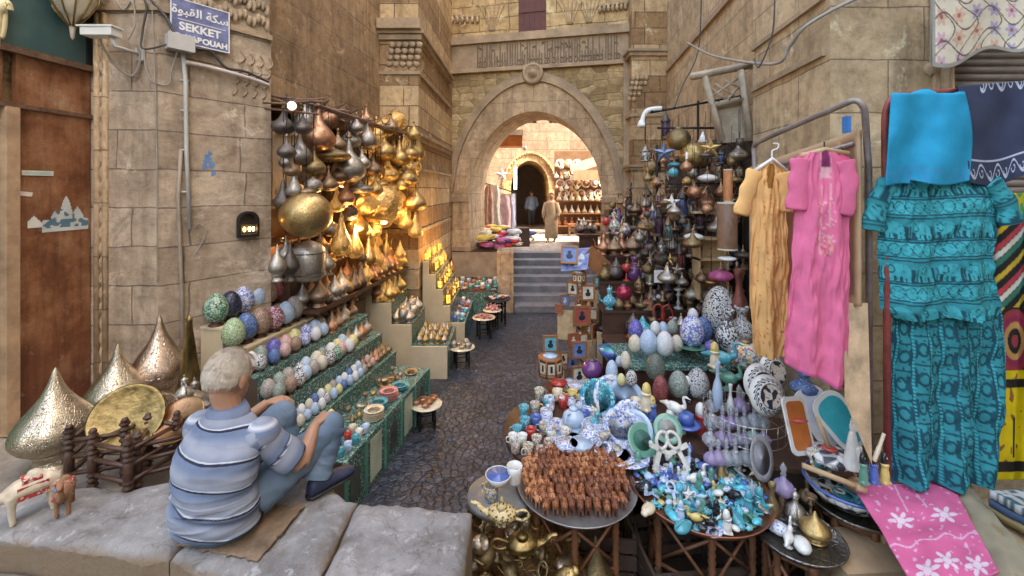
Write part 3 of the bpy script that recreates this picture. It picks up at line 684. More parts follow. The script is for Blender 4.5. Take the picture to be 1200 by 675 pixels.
for j in range(5):
    for i in range(4-j//2): b.ball((2.5+.09*i-.02*j, 8.79, 4.9-.11*j+.0), (.05,.035,.05), 8)
part('corbel', b, TRIM_Y, t)
b = MB()                      # engaged column and band on the front corner near the shutter
for x in (3.16,3.24,3.28): b.tube([(x,3.195,.9),(x,3.195,6)], .03 if x == 3.24 else .016, 10)
b.ball((3.13,3.19,3.5),(.05,.03,.05),10); b.ball((3.05,3.19,2.95),(.04,.025,.04),10)
part('engaged_column', b, TRIM, t)
b = MB()
for k in range(48): b.tube([(3.34,3.40,.85+.06*k),(4.98,3.40,.85+.06*k)], .032, 6)
b.box(3.34,4.98,3.41,3.44,.8,3.78)
part('roller_shutter', b, pmat('brown roller shutter', (.25,.20,.165), .5, .3, .3, 4, .2, 30, rnd=False), t)
# carved band high on the near wall (px 880-975, y 20-80)
b = MB(); b.prism([(XR(3.25)-.03,3.25),(XR(4.48)-.03,4.48),(XR(4.48)+.02,4.48),(XR(3.25)+.02,3.25)], 3.62, 3.67)
b.prism([(XR(3.25)-.03,3.25),(XR(4.48)-.03,4.48),(XR(4.48)+.02,4.48),(XR(3.25)+.02,3.25)], 4.05, 4.09)
part('string_course', b, TRIM, t)
# unseen buildings added for the light: right one blocks sun, rear one bounces it
t = thing('street_building', 'unseen tall building added beyond the right end of the street to block the sun', 'building')
part('wall', MB().box(6.6, 12, -14, 8, 0, 24), STONE_R, t)
t = thing('light_bounce_building', 'unseen low building added across the street from the gateway to bounce light', 'building')
part('wall', MB().box(-9, 6.5, -11, -8, 0, 6), STONE_R, t)

# ---- far court
t = thing('far_building', 'pinkish far building with dark pointed archway behind the court', 'building', (0,17,0))
FXA = .72; AW = .76
inn = archpts(FXA, AW, 2.75, 1.0, 20, .98)
fr = archpts(FXA, AW+.28, 2.75, 1.3, 20, .98); fr2 = archpts(FXA, AW+.36, 2.75, 1.38, 20, .98)
b = MB(); ring(b, inn, fr, 0, 3.2); part('arch', b, STONE_A, t)
b = MB(); ring(b, fr[1:-1], fr2[1:-1], -.06, .05)
for i in range(1, 20):
    p = fr[i+1]; b.ball((p[0], -.02, p[1]), (.06,.05,.06), 8)
part('arch_moulding', b, TRIM_Y, t)
b = MB(); ft = 8.2
for i in range(len(fr)-1):
    (u0, z0), (u1, z1) = fr[i], fr[i+1]
    if u1-u0 > 1e-4: b.add([(u0,.0,z0),(u1,.0,z1),(u1,.0,4.9),(u0,.0,4.9)], [(0,1,2,3)])
b.box(-4, fr[0][0], 0, 3.2, 0, 4.9); b.box(fr[-1][0], 6, 0, 3.2, 0, 4.9)
wins = [(.62,.98),(1.48,1.82)]
b.box(-4, .62, 0, .4, 4.9, ft); b.box(.98, 1.48, 0, .4, 4.9, ft); b.box(1.82, 6, 0, .4, 4.9, ft); b.box(.62,.98,0,.4,5.72,ft); b.box(1.48,1.82,0,.4,5.72,ft); b.box(.62,.98,0,.4,4.9,5.25); b.box(1.48,1.82,0,.4,4.9,5.25)
b.box(-4, 6, .5, 3.2, 4.901, ft)
part('wall', b, FAR, t)
for a, c in wins:
    w = part('window', MB().box(a+.01,c-.01,.3,.34,5.26,5.71), BROWNB, t); part('frame', MB().box((a+c)/2-.02,(a+c)/2+.02,.27,.3,5.26,5.71), WOODG, w)
b = MB().box(FXA-2, FXA+2, 3.2, 3.4, .98, 4.9); part('inner_wall', b, BROWNB, t)
t = thing('court_building', 'sunlit low building on the left of the court past the gate', 'building'); part('wall', MB().box(-5,-1.9,11.4,17,0,6.5), FAR, t)
t = thing('court_shop', 'low shop building on the right of the court past the gate', 'building'); part('wall', MB().box(4.4,7,11.4,17,0,3.1), FAR, t)
# ================================================================ PROTOTYPES (unit size, base at z=0)
PM = {}
ONION = [(0,0),(.33,0),(.36,.03),(.30,.06),(.25,.09),(.24,.15),(.30,.20),(.42,.26),(.49,.33),(.5,.38),(.46,.46),(.37,.55),(.26,.64),(.165,.73),(.10,.82),(.06,.9),(.035,.96),(.0,1)]
PENDANT = [(0,0),(.10,.005),(.30,.05),(.45,.14),(.5,.24),(.48,.33),(.38,.45),(.24,.55),(.14,.65),(.08,.78),(.05,.9),(.045,1.0),(0,1.0)]
EGGP = [(.34*math.sin(a)*(1+.0*math.cos(a)), .5-.5*math.cos(a)) for a in [PI*i/16 for i in range(17)]]
EGGP = [(r*(1.13-.26*z), z) for r, z in EGGP]
def proto(k):
    if k in PM: return PM[k]
    A = []
    def a(n, b, slot): A.append((n, b.mesh(k+'_'+n), slot))
    B = MB
    if k == 'onion': a('bulb', B().lathe(ONION[7:] and [(0,.16)]+ONION[6:], 28), 0); a('foot', B().lathe(ONION[:7]+[(0,.2)], 28), 0)
    elif k == 'finial': a('body', B().lathe(ONION, 24), 0)
    elif k == 'pendant': a('bulb', B().lathe(PENDANT, 26), 0); a('cap', B().lathe([(.0,.93),(.09,.93),(.1,.97),(.05,1.0),(.05,1.05),(0,1.05)], 12), 1)
    elif k == 'teardrop': a('bulb', B().lathe([(0,0),(.2,.02),(.36,.1),(.42,.2),(.38,.32),(.27,.45),(.17,.6),(.11,.75),(.06,.9),(0,1)], 22), 0); a('cap', B().lathe([(.07,.88),(.08,.9),(.0,1.02)], 10), 1)
    elif k == 'flatbulb': a('bulb', B().lathe([(0,0),(.35,.03),(.6,.14),(.68,.26),(.6,.38),(.35,.5),(.15,.58),(.06,.7),(.04,1),(0,1)], 28), 0); a('cap', B().lathe([(0,.97),(.08,.97),(.05,1.05),(0,1.05)], 10), 1)
    elif k == 'globe': a('shell', B().lathe([(.5*math.sin(x)+(.0), .46-.46*math.cos(x)) for x in [PI*i/14 for i in range(15)]], 30), 0); a('collar', B().lathe([(.17,.88),(.19,.9),(.17,.94),(.1,.98),(0,1)], 18), 1)
    elif k == 'drum': 
        a('shade', B().lathe([(.36,0),(.5,.1),(.5,.76),(.36,.9),(.1,1),(0,1)], 20), 0); a('ring', B().hoop(.51,.015,.16,20).hoop(.51,.015,.7,20), 1)
    elif k == 'cone': a('body', B().lathe([(0,0),(.34,0),(.34,.03),(.07,.88),(.09,.9),(.07,.93),(.03,.95),(0,1)], 4), 0)
    elif k == 'egg': a('shell', B().lathe(EGGP, 22), 0)
    elif k == 'eggstand': a('shell', B().lathe([(r, .1+z*.9) for r, z in EGGP], 22), 0); a('stand', B().lathe([(0,0),(.2,0),(.2,.03),(.1,.07),(.18,.14)], 14), 1)
    elif k == 'vase': a('body', B().lathe([(0,0),(.2,0),(.22,.03),(.34,.2),(.36,.36),(.26,.54),(.13,.66),(.11,.8),(.17,.92),(.19,1),(.16,1),(.09,.8)], 20), 0)
    elif k == 'ewer':
        a('body', B().lathe([(0,0),(.2,0),(.18,.04),(.1,.1),(.3,.25),(.33,.38),(.22,.54),(.1,.64),(.08,.78),(.13,.88)], 18), 0)
        a('spout', B().tube(smooth_path([(.25,0,.32),(.42,0,.42),(.46,0,.62),(.56,0,.78)], 5), [.05]*6+[.035]*5+[.022]*5, 8), 0)
        a('handle', B().tube(smooth_path([(-.1,0,.8),(-.32,0,.74),(-.36,0,.5),(-.28,0,.34)], 5), .022, 6), 0)
        a('lid', B().lathe([(.13,.88),(.12,.93),(.05,.99),(.03,1.04),(.045,1.07),(0,1.12)], 14), 0)
    elif k == 'teapot':
        a('body', B().lathe([(0,0),(.22,0),(.36,.14),(.4,.3),(.34,.48),(.2,.58),(.16,.62)], 20), 0)
        a('spout', B().tube(smooth_path([(.34,0,.2),(.5,0,.3),(.54,0,.5),(.64,0,.62)], 5), [.06]*6+[.04]*5+[.028]*5, 8), 0)
        a('handle', B().tube(smooth_path([(-.24,0,.55),(-.5,0,.58),(-.58,0,.35),(-.36,0,.16)], 5), .03, 6), 1)
        a('lid', B().lathe([(.17,.62),(.15,.68),(.05,.73),(.03,.78),(.06,.83),(0,.88)], 14), 1)
    elif k == 'mug':
        a('body', B().lathe([(0,0),(.28,0),(.32,.06),(.34,.5),(.38,.8),(.34,.8),(.29,.5),(.26,.12),(0,.1)], 18), 0)
        a('handle', B().tube(smooth_path([(.33,0,.66),(.56,0,.62),(.56,0,.3),(.33,0,.2)], 5), .045, 6), 0)
    elif k == 'bowl': a('body', B().lathe([(0,0),(.2,0),(.22,.05),(.4,.2),(.5,.42),(.47,.42),(.37,.22),(.2,.09),(0,.07)], 24), 0); a('inside', B().lathe([(.0,.075),(.2,.095),(.372,.228),(.462,.41)], 24), 1)
    elif k == 'dish': a('body', B().lathe([(0,0),(.3,0),(.34,.03),(.5,.09),(.49,.1),(.32,.045),(0,.04)], 26), 0); a('centre', B().lathe([(0,.047),(.3,.05)], 24), 1)
    elif k == 'plate':  # standing, faces -Y, leans back
        M = Matrix.Rotation(math.radians(72), 4, 'X'); o = (0,0,.5)
        a('rim', B().lathe([(0,-.04),(.26,-.04),(.5,.02),(.5,.035),(.3,.0),(.3,-.01),(0,-.01)], 28, M=M, off=o), 0)
        a('well', B().lathe([(0,-.002),(.3,.005),(.36,.018)], 24, M=M, off=o), 1)
    elif k == 'bottle': a('body', B().lathe([(0,0),(.16,0),(.2,.03),(.3,.16),(.31,.26),(.22,.4),(.08,.5),(.06,.6)], 16), 0); a('stopper', B().lathe([(.06,.6),(.09,.63),(.05,.68),(.1,.8),(.06,.9),(0,1)], 12), 1)
    elif k == 'candlestick': a('stem', B().lathe([(0,0),(.25,0),(.23,.05),(.08,.1),(.05,.2),(.12,.3),(.05,.4),(.05,.6),(.13,.68),(.05,.76),(.08,.86)], 16), 0); a('cup', B().lathe([(.05,.86),(.2,.92),(.22,1),(.18,1),(.06,.9)], 16), 1)
    elif k == 'goblet': a('cup', B().lathe([(.04,.5),(.2,.58),(.27,.75),(.25,1),(.22,1),(.22,.75),(.05,.6)], 16), 0); a('stem', B().lathe([(0,0),(.24,0),(.2,.04),(.04,.1),(.06,.3),(.04,.5)], 14), 1)
    elif k == 'hookah':
        a('vase', B().lathe([(0,0),(.16,0),(.19,.04),(.2,.14),(.12,.26),(.06,.32)], 16), 0)
        a('stem', B().lathe([(.05,.32),(.07,.34),(.03,.4),(.06,.5),(.03,.58),(.06,.66),(.03,.76),(.1,.8),(.1,.81),(.03,.84),(.06,.94),(.05,1)], 14), 1)
        a('hose', B().tube(smooth_path([(.05,0,.38),(.22,.05,.5),(.2,-.08,.75),(.08,-.12,.6),(.16,-.1,.2),(.26,0,.1)], 6), .016, 6), 2)
    elif k == 'oillamp':
        b = B(); b.lathe([(0,.06),(.16,.08),(.26,.17),(.24,.27),(.1,.35),(0,.37)], 20, sx=1.25)
        a('body', b, 0)
        a('spout', B().tube(smooth_path([(.2,0,.16),(.42,0,.2),(.56,0,.32),(.7,0,.34)], 5), [.11]*4+[.07]*6+[.05]*6, 10, flat=.6), 0)
        a('handle', B().tube(smooth_path([(-.26,0,.24),(-.5,0,.34),(-.6,0,.22),(-.44,0,.12),(-.26,0,.16)], 5), .03, 6), 0)
        a('lid', B().lathe([(.14,.33),(.09,.4),(.03,.46),(.05,.5),(0,.58)], 14), 0); a('foot', B().lathe([(0,0),(.17,0),(.15,.03),(.07,.08)], 14), 0)
    elif k == 'smalllantern':
        b = B()
        for q in range(6):
            t0 = q*PI/3; b.tube([(.26*math.cos(t0),.26*math.sin(t0),.1),(.26*math.cos(t0),.26*math.sin(t0),.62)], .04, 5); t1 = t0+PI/3; b.tube([(.25*math.cos(t0),.25*math.sin(t0),.36),(.25*math.cos(t1),.25*math.sin(t1),.36)], .02, 5); b.tube([(.25*math.cos(t0),.25*math.sin(t0),.12),(.25*math.cos(t1),.25*math.sin(t1),.58)], .014, 4)
        b.lathe([(0,0),(.3,0),(.32,.04),(.3,.1),(0,.1)], 6); b.lathe([(.3,.6),(.31,.64),(.2,.74),(.16,.8),(.09,.88),(.04,.95),(0,1)], 6)
        a('frame', b, 0); a('glass', B().lathe([(.215,.12),(.215,.58)], 6), 1)
        a('ring', B().lathe([(0,.98),(.04,1.0),(.04,1.04),(0,1.06)], 8), 0)
    elif k == 'glasslamp':
        a('shade', B().lathe([(0,.0),(.2,.02),(.42,.1),(.5,.2),(.42,.3),(.2,.38),(.14,.4)], 22), 0); a('cap', B().lathe([(.15,.4),(.17,.42),(.1,.5),(.04,.56),(.03,.8),(0,.8)], 12), 1)
        a('tassel', B().lathe([(0,-.22),(.03,-.2),(.02,-.08),(.05,-.04),(0,.01)], 8), 1)
    elif k == 'chandelier':
        b = B(); 
        for (rr_, z) in ((.5,.25),(.32,.5)): b.hoop(rr_,.022,z,18)
        for q in range(3):
            t0 = q*2*PI/3; b.tube([(.5*math.cos(t0),.5*math.sin(t0),.27),(.32*math.cos(t0),.32*math.sin(t0),.52),(0,0,1)], .012, 5)
        a('rings', b, 0); b = B()
        for q in range(12):
            t0 = q*PI/6; b.lathe([(0,0),(.03,.03),(.025,.12),(.05,.22),(.04,.25)], 6, off=(.5*math.cos(t0),.5*math.sin(t0),0))
        a('drops', b, 1)
    elif k == 'star':
        b = B(); M = Matrix.Rotation(PI/2, 4, 'X'); v = [(0,-.12,.5),(0,.12,.5)]
        for q in range(10):
            rr_ = .5 if q % 2 == 0 else .2; t0 = PI/2+q*PI/5; v.append((rr_*math.cos(t0),0,.5+rr_*math.sin(t0)))
        f = []
        for q in range(10): f += [(0,2+(q+1) % 10,2+q),(1,2+q,2+(q+1) % 10)]
        b.add(v, f); a('body', b, 0)
    elif k == 'pyramid': a('body', B().lathe([(.5,0),(.0,.8)], 4), 0)
    elif k == 'scarab':
        b = B(); b.ball((0,0,.16), (.3,.45,.2), 14); b.ball((0,-.42,.14), (.18,.14,.12), 10)
        b.box(-.01,.01,-.3,.44,.3,.37); a('body', b, 0)
    elif k == 'pebble': a('body', B().ball((0,0,.2), (.42,.3,.2), 10), 0)
    elif k == 'ankh':
        b = B(); b.box(-.06,.06,-.5,.05,0,.08); b.box(-.3,.3,-.02,.1,0,.08)
        pts = [(.16*math.sin(x)*(1),.28-.22*math.cos(x),.04) for x in [2*PI*i/16 for i in range(17)]]
        b.tube(pts, .05, 6); a('body', b, 0)
    elif k == 'camel':
        b = B(); b.tube([(-.36,0,.52),(-.2,0,.56),(.0,0,.58),(.2,0,.56),(.34,0,.54)], [.12,.19,.20,.19,.12], 10)
        b.tube([(-.12,0,.62),(.0,0,.8),(.06,0,.84)], [.14,.1,.04], 8); b.tube(smooth_path([(.3,0,.56),(.46,0,.52),(.52,0,.72),(.54,0,.9)], 4), [.1]*4+[.075]*4+[.06]*5, 8)
        b.tube([(.5,0,.92),(.6,0,.93),(.74,0,.87)], [.07,.075,.045], 8)
        for x in (-.26,.26):
            for s in (-1,1): b.tube([(x,s*.09,.52),(x+(.03 if x < 0 else 0),s*.10,.28),(x-.01,s*.10,.0)], [.09,.055,.05], 7)
        b.tube([(-.38,0,.56),(-.47,0,.42),(-.46,0,.3)], [.03,.02,.03], 5)
        b.ball((.5,.05,1.0), .025, 6); b.ball((.5,-.05,1.0), .025, 6)
        A.append(('body', fuse(b, .028, 2), 0)); a('saddle', B().box(-.12,.14,-.15,.15,.70,.76), 1)
    elif k == 'cat':
        b = B(); b.lathe([(0,0),(.26,.0),(.26,.06),(.24,.2),(.18,.42),(.13,.6),(.09,.7)], 14, sy=1.2); b.ball((.03,0,.8), (.13,.11,.11), 12)
        for s in (-1,1): b.tube([(.0,s*.07,.86),(-.01,s*.09,1.0)], [.05,.008], 6); b.tube([(.2,s*.07,.45),(.22,s*.07,.2),(.26,s*.07,.02)], [.06,.045,.05], 6)
        b.ball((.15,0,.78), (.06,.05,.045), 8); b.tube(smooth_path([(-.22,.05,.06),(-.3,.18,.05),(-.1,.3,.04)], 4), .03, 6)
        A.append(('body', fuse(b, .02, 2), 0))
    elif k == 'figurine':   # seated pharaonic couple like figure
        b = B(); b.box(-.2,.2,-.2,.2,0,.08); b.lathe([(0,.06),(.2,.08),(.2,.3),(.15,.5),(.2,.62),(.1,.68),(.06,.72)], 12); b.ball((0,-.02,.82), (.1,.1,.12), 10)
        A.append(('body', fuse(b, .022, 2), 0)); a('headdress', B().lathe([(.17,.62),(.16,.75),(.13,.9),(.06,.98),(0,1)], 10, off=(0,.03,0)), 1)
    elif k == 'bird':
        b = B(); b.ball((0,0,.35), (.34,.18,.2), 12); b.tube(smooth_path([(.26,0,.42),(.42,0,.55),(.36,0,.8),(.46,0,.88)], 5), [.1]*5+[.06]*5+[.05]*6, 8); b.tube([(.46,0,.88),(.66,0,.84)], [.05,.012], 6)
        b.tube([(-.28,0,.4),(-.6,0,.34)], [.12,.03], 6); b.lathe([(0,0),(.18,0),(.04,.05),(.04,.2)], 8)
        A.append(('body', fuse(b, .024, 2), 0))
    elif k == 'box': a('body', B().box(-.5,.5,-.35,.35,0,.42), 0); a('lid', B().box(-.52,.52,-.37,.37,.43,.56), 1)
    elif k == 'pyrbag': a('body', B().box(-.5,.5,-.3,.3,0,.3), 0)
    elif k == 'picture':
        b = B()
        for x0, x1, z0, z1 in ((-.5,.5,0,.12),(-.5,.5,1.0,1.12),(-.5,-.38,.12,1.0),(.38,.5,.12,1.0)): b.box(x0,x1,-.06,.06,z0,z1)
        a('frame', b, 0); a('picture', B().box(-.38,.38,-.02,.02,.12,1.0), 1); a('figure', B().lathe([(0,.3),(.14,.34),(.2,.5),(.08,.62),(.12,.74),(.0,.84)], 8, sy=.08, off=(0,-.026,0)), 2)
    elif k == 'octbox':
        b = B(); b.lathe([(0,0),(.5,0),(.5,.1),(.47,.1),(.47,.62),(.5,.62),(.5,.72),(0,.72)], 8)
        for q in range(8):
            t0 = q*PI/4; b.tube([(.49*math.cos(t0),.49*math.sin(t0),.05),(.49*math.cos(t0),.49*math.sin(t0),.68)], .035, 4)
        a('body', b, 0); b = B(); d = B()
        for q in range(8):
            t0 = (q+.5)*PI/4; M = Matrix.Translation((.45*math.cos(t0),.45*math.sin(t0),.36)) @ Matrix.Rotation(t0, 4, 'Z'); b.box(-.01,.015,-.13,.13,-.2,.2,M=M); d.box(.016,.022,-.04,.05,-.12,.13,M=M)
        a('panel', b, 1); a('panel_drawing', d, 2)
        a('lid', B().lathe([(0,.722),(.3,.722),(.28,.78),(.0,.8)], 16), 3)
    elif k == 'stool':    # round top on crossed turned legs
        b = B(); b.lathe([(0,.96),(.5,.96),(.52,.98),(.5,1),(0,1)], 26); a('tabletop', b, 0)
        for q in range(4):
            t0 = q*PI/2+PI/4; c, s = math.cos(t0), math.sin(t0)
            bb_ = B(); pr = [(.03,0),(.035,.05),(.05,.1),(.03,.14),(.045,.2),(.045,.6),(.03,.64),(.05,.7),(.03,.76),(.045,.82),(.045,.96)]
            bb_.lathe(pr, 8, off=(.34*c,.34*s,0)); A.append(('leg', bb_.mesh('leg'), 1))
        b = B()
        for z in (.3,.72):
            for q in range(4):
                t0 = q*PI/2+PI/4; t1 = t0+PI/2; b.tube([(.34*math.cos(t0),.34*math.sin(t0),z),(.34*math.cos(t1),.34*math.sin(t1),z)], .022, 6)
        a('stretcher', b, 1)
    elif k == 'leathershade': a('shade', B().lathe([(.5,0),(.5,1),(.46,1),(.46,0),(.5,0)], 8), 0); b = B(); b.hoop(.5,.02,0,8); b.hoop(.5,.02,1,8); a('ring', b, 1)
    elif k == 'cloth':
        b = B(); 
        def f(u, v):
            th = 2*PI*u; ph = PI*v; q_ = Vector((math.cos(th)*math.sin(ph), math.sin(th)*math.sin(ph), math.cos(ph))); n = noise.noise(q_*2.6)*1.6+noise.noise(q_*7)*.9
            sgn = lambda x, p: math.copysign(abs(x)**p, x)
            return Vector((.5*sgn(math.cos(th), .6)*math.sin(ph)**.6*(1+.15*n), .38*sgn(math.sin(th), .6)*math.sin(ph)**.6*(1+.15*n), .16-.16*sgn(math.cos(ph), .6)+.03*n))
        b.grid(f, 28, 16, closeu=True); b.c = None; a('body', b, 0)
    elif k == 'tagine': a('base', B().lathe([(0,0),(.4,0),(.5,.14),(.5,.18),(0,.18)], 20), 0); a('lid', B().lathe([(.46,.18),(.34,.32),(.16,.6),(.08,.85),(.1,.92),(0,1)], 20), 1)
    elif k == 'crate': 
        b = B(); b.box(-.5,.5,-.4,.4,0,.03)
        for z in (.08,.3,.52):
            b.box(-.5,.5,-.4,-.37,z,z+.17); b.box(-.5,.5,.37,.4,z,z+.17); b.box(-.5,-.47,-.369,.369,z,z+.17); b.box(.47,.5,-.369,.369,z,z+.17)
        a('slats', b, 0); b = B()
        for x in (-.46,.42):
            for y in (-.36,.32): b.box(x,x+.04,y,y+.04,0,.72)
        a('posts', b, 1)
    PM[k] = A; return A
BIG = {'name': None}
CENTRES = {}
def put(k, name, mats, label, cat, loc, scale=1, rot=0, group=None, whole=False):
    """one thing: an Empty with the prototype's parts, or one mesh where it has a single part"""
    A = proto(k)
    mats = mats if isinstance(mats, (list, tuple)) else [mats]
    rot = (0, 0, rot) if isinstance(rot, (int, float)) else rot
    sc = (scale,)*3 if isinstance(scale, (int, float)) else scale
    if len(A) == 1:
        o = link(name, A[0][1], mats[0], None, loc, rot, sc); return tag(o, label, cat, group)
    t = thing(name, label, cat, loc, rot, group); t.scale = sc
    for (n, me, sl) in A: link(n, me, mats[min(sl, len(mats)-1)], t)
    return t
def jit(a): return R.uniform(-a, a)
# ================================================================ LEFT SIDE
# ---- wall fittings on the near pier
PA = Vector((-2.82,3.4,0)); PB = Vector((-2.31,4.09,0)); PD = (PB-PA).normalized(); PN = Vector((PD.y,-PD.x,0)); PANG = math.atan2(PD.y, PD.x)
def onP(px, py, out=.0):   # photo spot on the pier's oblique face
    xx = (px-600)/FX; u = (xx*PA.y-PA.x)/(PD.x-xx*PD.y); p = PA+PD*u
    return Vector((p.x, p.y, CH-(py-222)/FX*p.y))+PN*out
def onF(px, py, out=0):    # its frontal face
    return P(px, py, 3.4)+Vector((0,-out,0))
t = thing('street_sign', 'blue enamel street sign with white Arabic and Latin lettering on the near pier', 'sign', onP(233,32,.05), (0,0,PANG))
s0 = onP(233,32,.05)
w = .40; h = .36
p1, p2 = onP(199,28,.05), onP(267,36,.05); w = (p2-p1).length
b = MB(); b.box(-w/2, w/2, -.006, .006, -h/2, h/2); part('plate', b, pmat('faded blue enamel', (.17,.19,.36), .45, 0, .6, 9, .05, 40, rnd=False), t)
b = MB(); e = .008
for x0,x1,z0,z1 in ((-w/2,w/2,-h/2,-h/2+e),(-w/2,w/2,h/2-e,h/2),(-w/2,-w/2+e,-h/2+e,h/2-e),(w/2-e,w/2,-h/2+e,h/2-e),(-w/2+.05,w/2-.03,.008,.014)): b.box(x0,x1,-.009,-.006,z0,z1)
WL = pmat('sign white', (.78,.78,.76), .5, 0, .1)
part('border', b, WL, t)
SX = Matrix.Rotation(PI/2, 4, 'X')
me = textmesh("\uFE93\uFEEE\uFE92\uFED8\uFEDF\uFE8D \uFE94\uFEDC\uFEB3", .095, .001, bold=.002); link('arabic_lettering', me, WL, t, (.0,-.008,.085), (PI/2,0,0))
me = textmesh("SEKKET", .088, .001, bold=.003); link('lettering', me, WL, t, (-.005,-.008,-.045), (PI/2,0,0))
me = textmesh("EL KABOUAH", .064, .001, bold=.003); link('lettering', me, WL, t, (.0,-.008,-.132), (PI/2,0,0))
# surveillance camera
t = thing('security_camera', 'white security camera on an arm at the corner of the near pier', 'camera', onF(152,50,.22))
b = MB(); b.box(-.13,.1,-.045,.045,-.03,.03); b.box(-.155,.11,-.052,.052,.03,.042); part('housing', b, WHITEP, t)
b = MB(); b.lathe([(0,0),(.028,0),(.028,.02),(0,.02)], 14, M=Matrix.Rotation(-PI/2, 4, 'Y'), off=(-.13,0,0)); part('lens', b, BLACK, t)
b = MB(); b.tube([(.06,0,-.03),(.08,.0,-.1),(.1,.19,-.1)], .014, 8); b.box(.07,.13,.19,.215,-.15,-.05); part('bracket', b, PVC, t)
t = thing('junction_box', 'pale grey junction box with cables at the top of the wall pipe', 'box', onP(205,52,.06), (0,0,PANG))
part('body', MB().box(-.07,.1,-.05,.05,-.06,.06), PVC, t); part('lid', MB().box(-.075,.105,-.056,-.051,-.064,.064), PVC, t)
b = MB(); p = [onP(213,62,.03), onP(216,95,.03), onP(217,175,.03), onP(221,268,.03)]; b.tube(p, .016, 10)
for q in (95,130,176,225): c = onP(216,q,.012); b.tube([c+PD*-.03, c+PN*.025, c+PD*.03], .008, 6)
single('conduit', b, PVC, 'pale vertical conduit pipe running down the near pier', 'pipe')
b = MB(); b.tube([onP(211,175,.02), onP(208,230,.02), onP(212,345,.02), onP(214,470,.02)], .014, 10)
single('conduit', b, pmat('dusty pipe', (.33,.27,.21), .7), 'dusty brown pipe running down to the eggs on the near pier', 'pipe')
b = MB(); b.tube(smooth_path([onP(215,74,.05), onP(250,82,.05), onP(290,93,.05), onP(312,101,.05)]), .019, 8)
single('conduit', b, pmat('pinkish conduit', (.55,.47,.42), .6), 'pale conduit running right from the junction box to the pier corner', 'pipe')
def cable(pts, label, r=.008, m=CABLE): return single('cable', MB().tube(smooth_path(pts, 10), r, 6), m, label, 'cable')
cable([onF(176,-5,.05), onP(192,22,.05), onP(204,48,.09), onP(222,58,.08), onP(245,62,.05), onP(262,80,.05), onP(285,85,.05), onP(312,97,.05)], 'black cable sagging under the blue street sign', .012)
cable([onF(168,-5,.04), onF(178,10,.05), onF(172,40,.04), onF(176,60,.06), onP(200,52,.07)], 'dark cable dropping beside the security camera')
cable([onF(140,0,.04), onF(150,14,.04), onF(160,4,.04), onF(165,30,.05), onF(158,50,.06)], 'thin grey cable looping above the security camera', .006, CABLEG)
cable([onF(145,58,.2), onF(148,80,.1), onF(160,90,.04), onF(168,72,.03), onF(168,55,.06)], 'pale cable looping below the security camera', .008, CABLEG)
cable([onF(176,60,.06), onF(178,92,.03), onP(195,100,.03), onP(200,82,.03), onP(205,62,.06)], 'slack grey cable looping under the junction box', .006, CABLEG)
cable([onF(181,-5,.03), onF(183,60,.02), onF(186,180,.02), onF(187,330,.02)], 'thin cable running down the corner edge of the near pier', .004, CABLEG)
cable([onP(225,268,.03), onP(232,262,.02), onP(240,272,.02), onP(232,290,.02), onP(224,300,.02)], 'thin wire curl below the pale vertical conduit', .004, CABLEG)
# blue paint mark (a thin daub with ragged outline) & graffiti
b = MB(); 
for (px, py, r_) in ((243,186,.035),(248,193,.03),(240,195,.025),(250,203,.022),(246,180,.02)):
    c = onP(px, py, .003); 
    n = 14; vs = [c]+[c+PD*(r_*(1+.5*math.sin(k*5.1))*math.cos(2*PI*k/n))+Vector((0,0,r_*(1+.4*math.sin(k*3.3))*math.sin(2*PI*k/n))) for k in range(n)]
    b.add(vs, [(0,1+k,1+(k+1) % n) for k in range(n)])
o = single('paint_daub', b, pmat('blue paint daub', (.12,.25,.48), .7), 'small bright blue paint daub on the near pier wall', 'paint mark'); sm_ = o.modifiers.new('s', 'SOLIDIFY'); sm_.thickness = .001
# arched niche lamp
t = thing('niche_lamp', 'small arched black metal wall lamp with warm bulbs on the near pier', 'lamp', onP(289,262,.0), (0,0,PANG))
W_ = .085
def archout(w, h0, h1): return [(-w,h0),(w,h0),(w,h1)]+[(w*math.cos(a), h1+w*math.sin(a)) for a in [PI*i/10 for i in range(1,10)]]+[(-w,h1)]
b = MB(); o_ = archout(W_,-.12,.03); i_ = archout(W_*.78,-.095,.03)
vs = [(x,-.06,z) for x, z in o_]+[(x,-.06,z) for x, z in i_]+[(x,0,z) for x, z in o_]+[(x,-.005,z) for x, z in i_]; n = len(o_); fs = []
for k in range(n):
    q = (k+1) % n; fs += [(k,q,n+q,n+k),(2*n+k,2*n+q,q,k),(n+k,n+q,3*n+q,3*n+k)]
fs.append(tuple(3*n+k for k in range(n)))
b.add(vs, fs); part('housing', b, BLACK, t)
BULB = emis('warm bulb', (1,.62,.25), 3)
for x in (-.03,.012,.045): part('bulb', MB().ball((x,-.03,-.05), (.011,.011,.022), 8), BULB, t)
part('divider', MB().box(-.066,.066,-.058,-.05,.0,.01), BLACK, t)
# floodlight bracket at top of shop
t = thing('floodlight', 'white round floodlight on rods over the brass lantern shop', 'lamp', P(342,124,3.95))
part('lens', MB().ball((0,0,0), (.042,.04,.042), 14), emis('flood lens', (.9,.85,.75), .2), t)
b = MB(); b.tube([(-.36,.1,.05),(-.05,0,.02)], .01); b.tube([(-.36,.1,.0),(.2,.1,-.06)], .01); b.tube([(0,.05,.05),(.15,.3,.1)], .012); b.tube([(.0,.0,.05),(.3,.05,.08)], .008); part('rod', b, RUST, t)

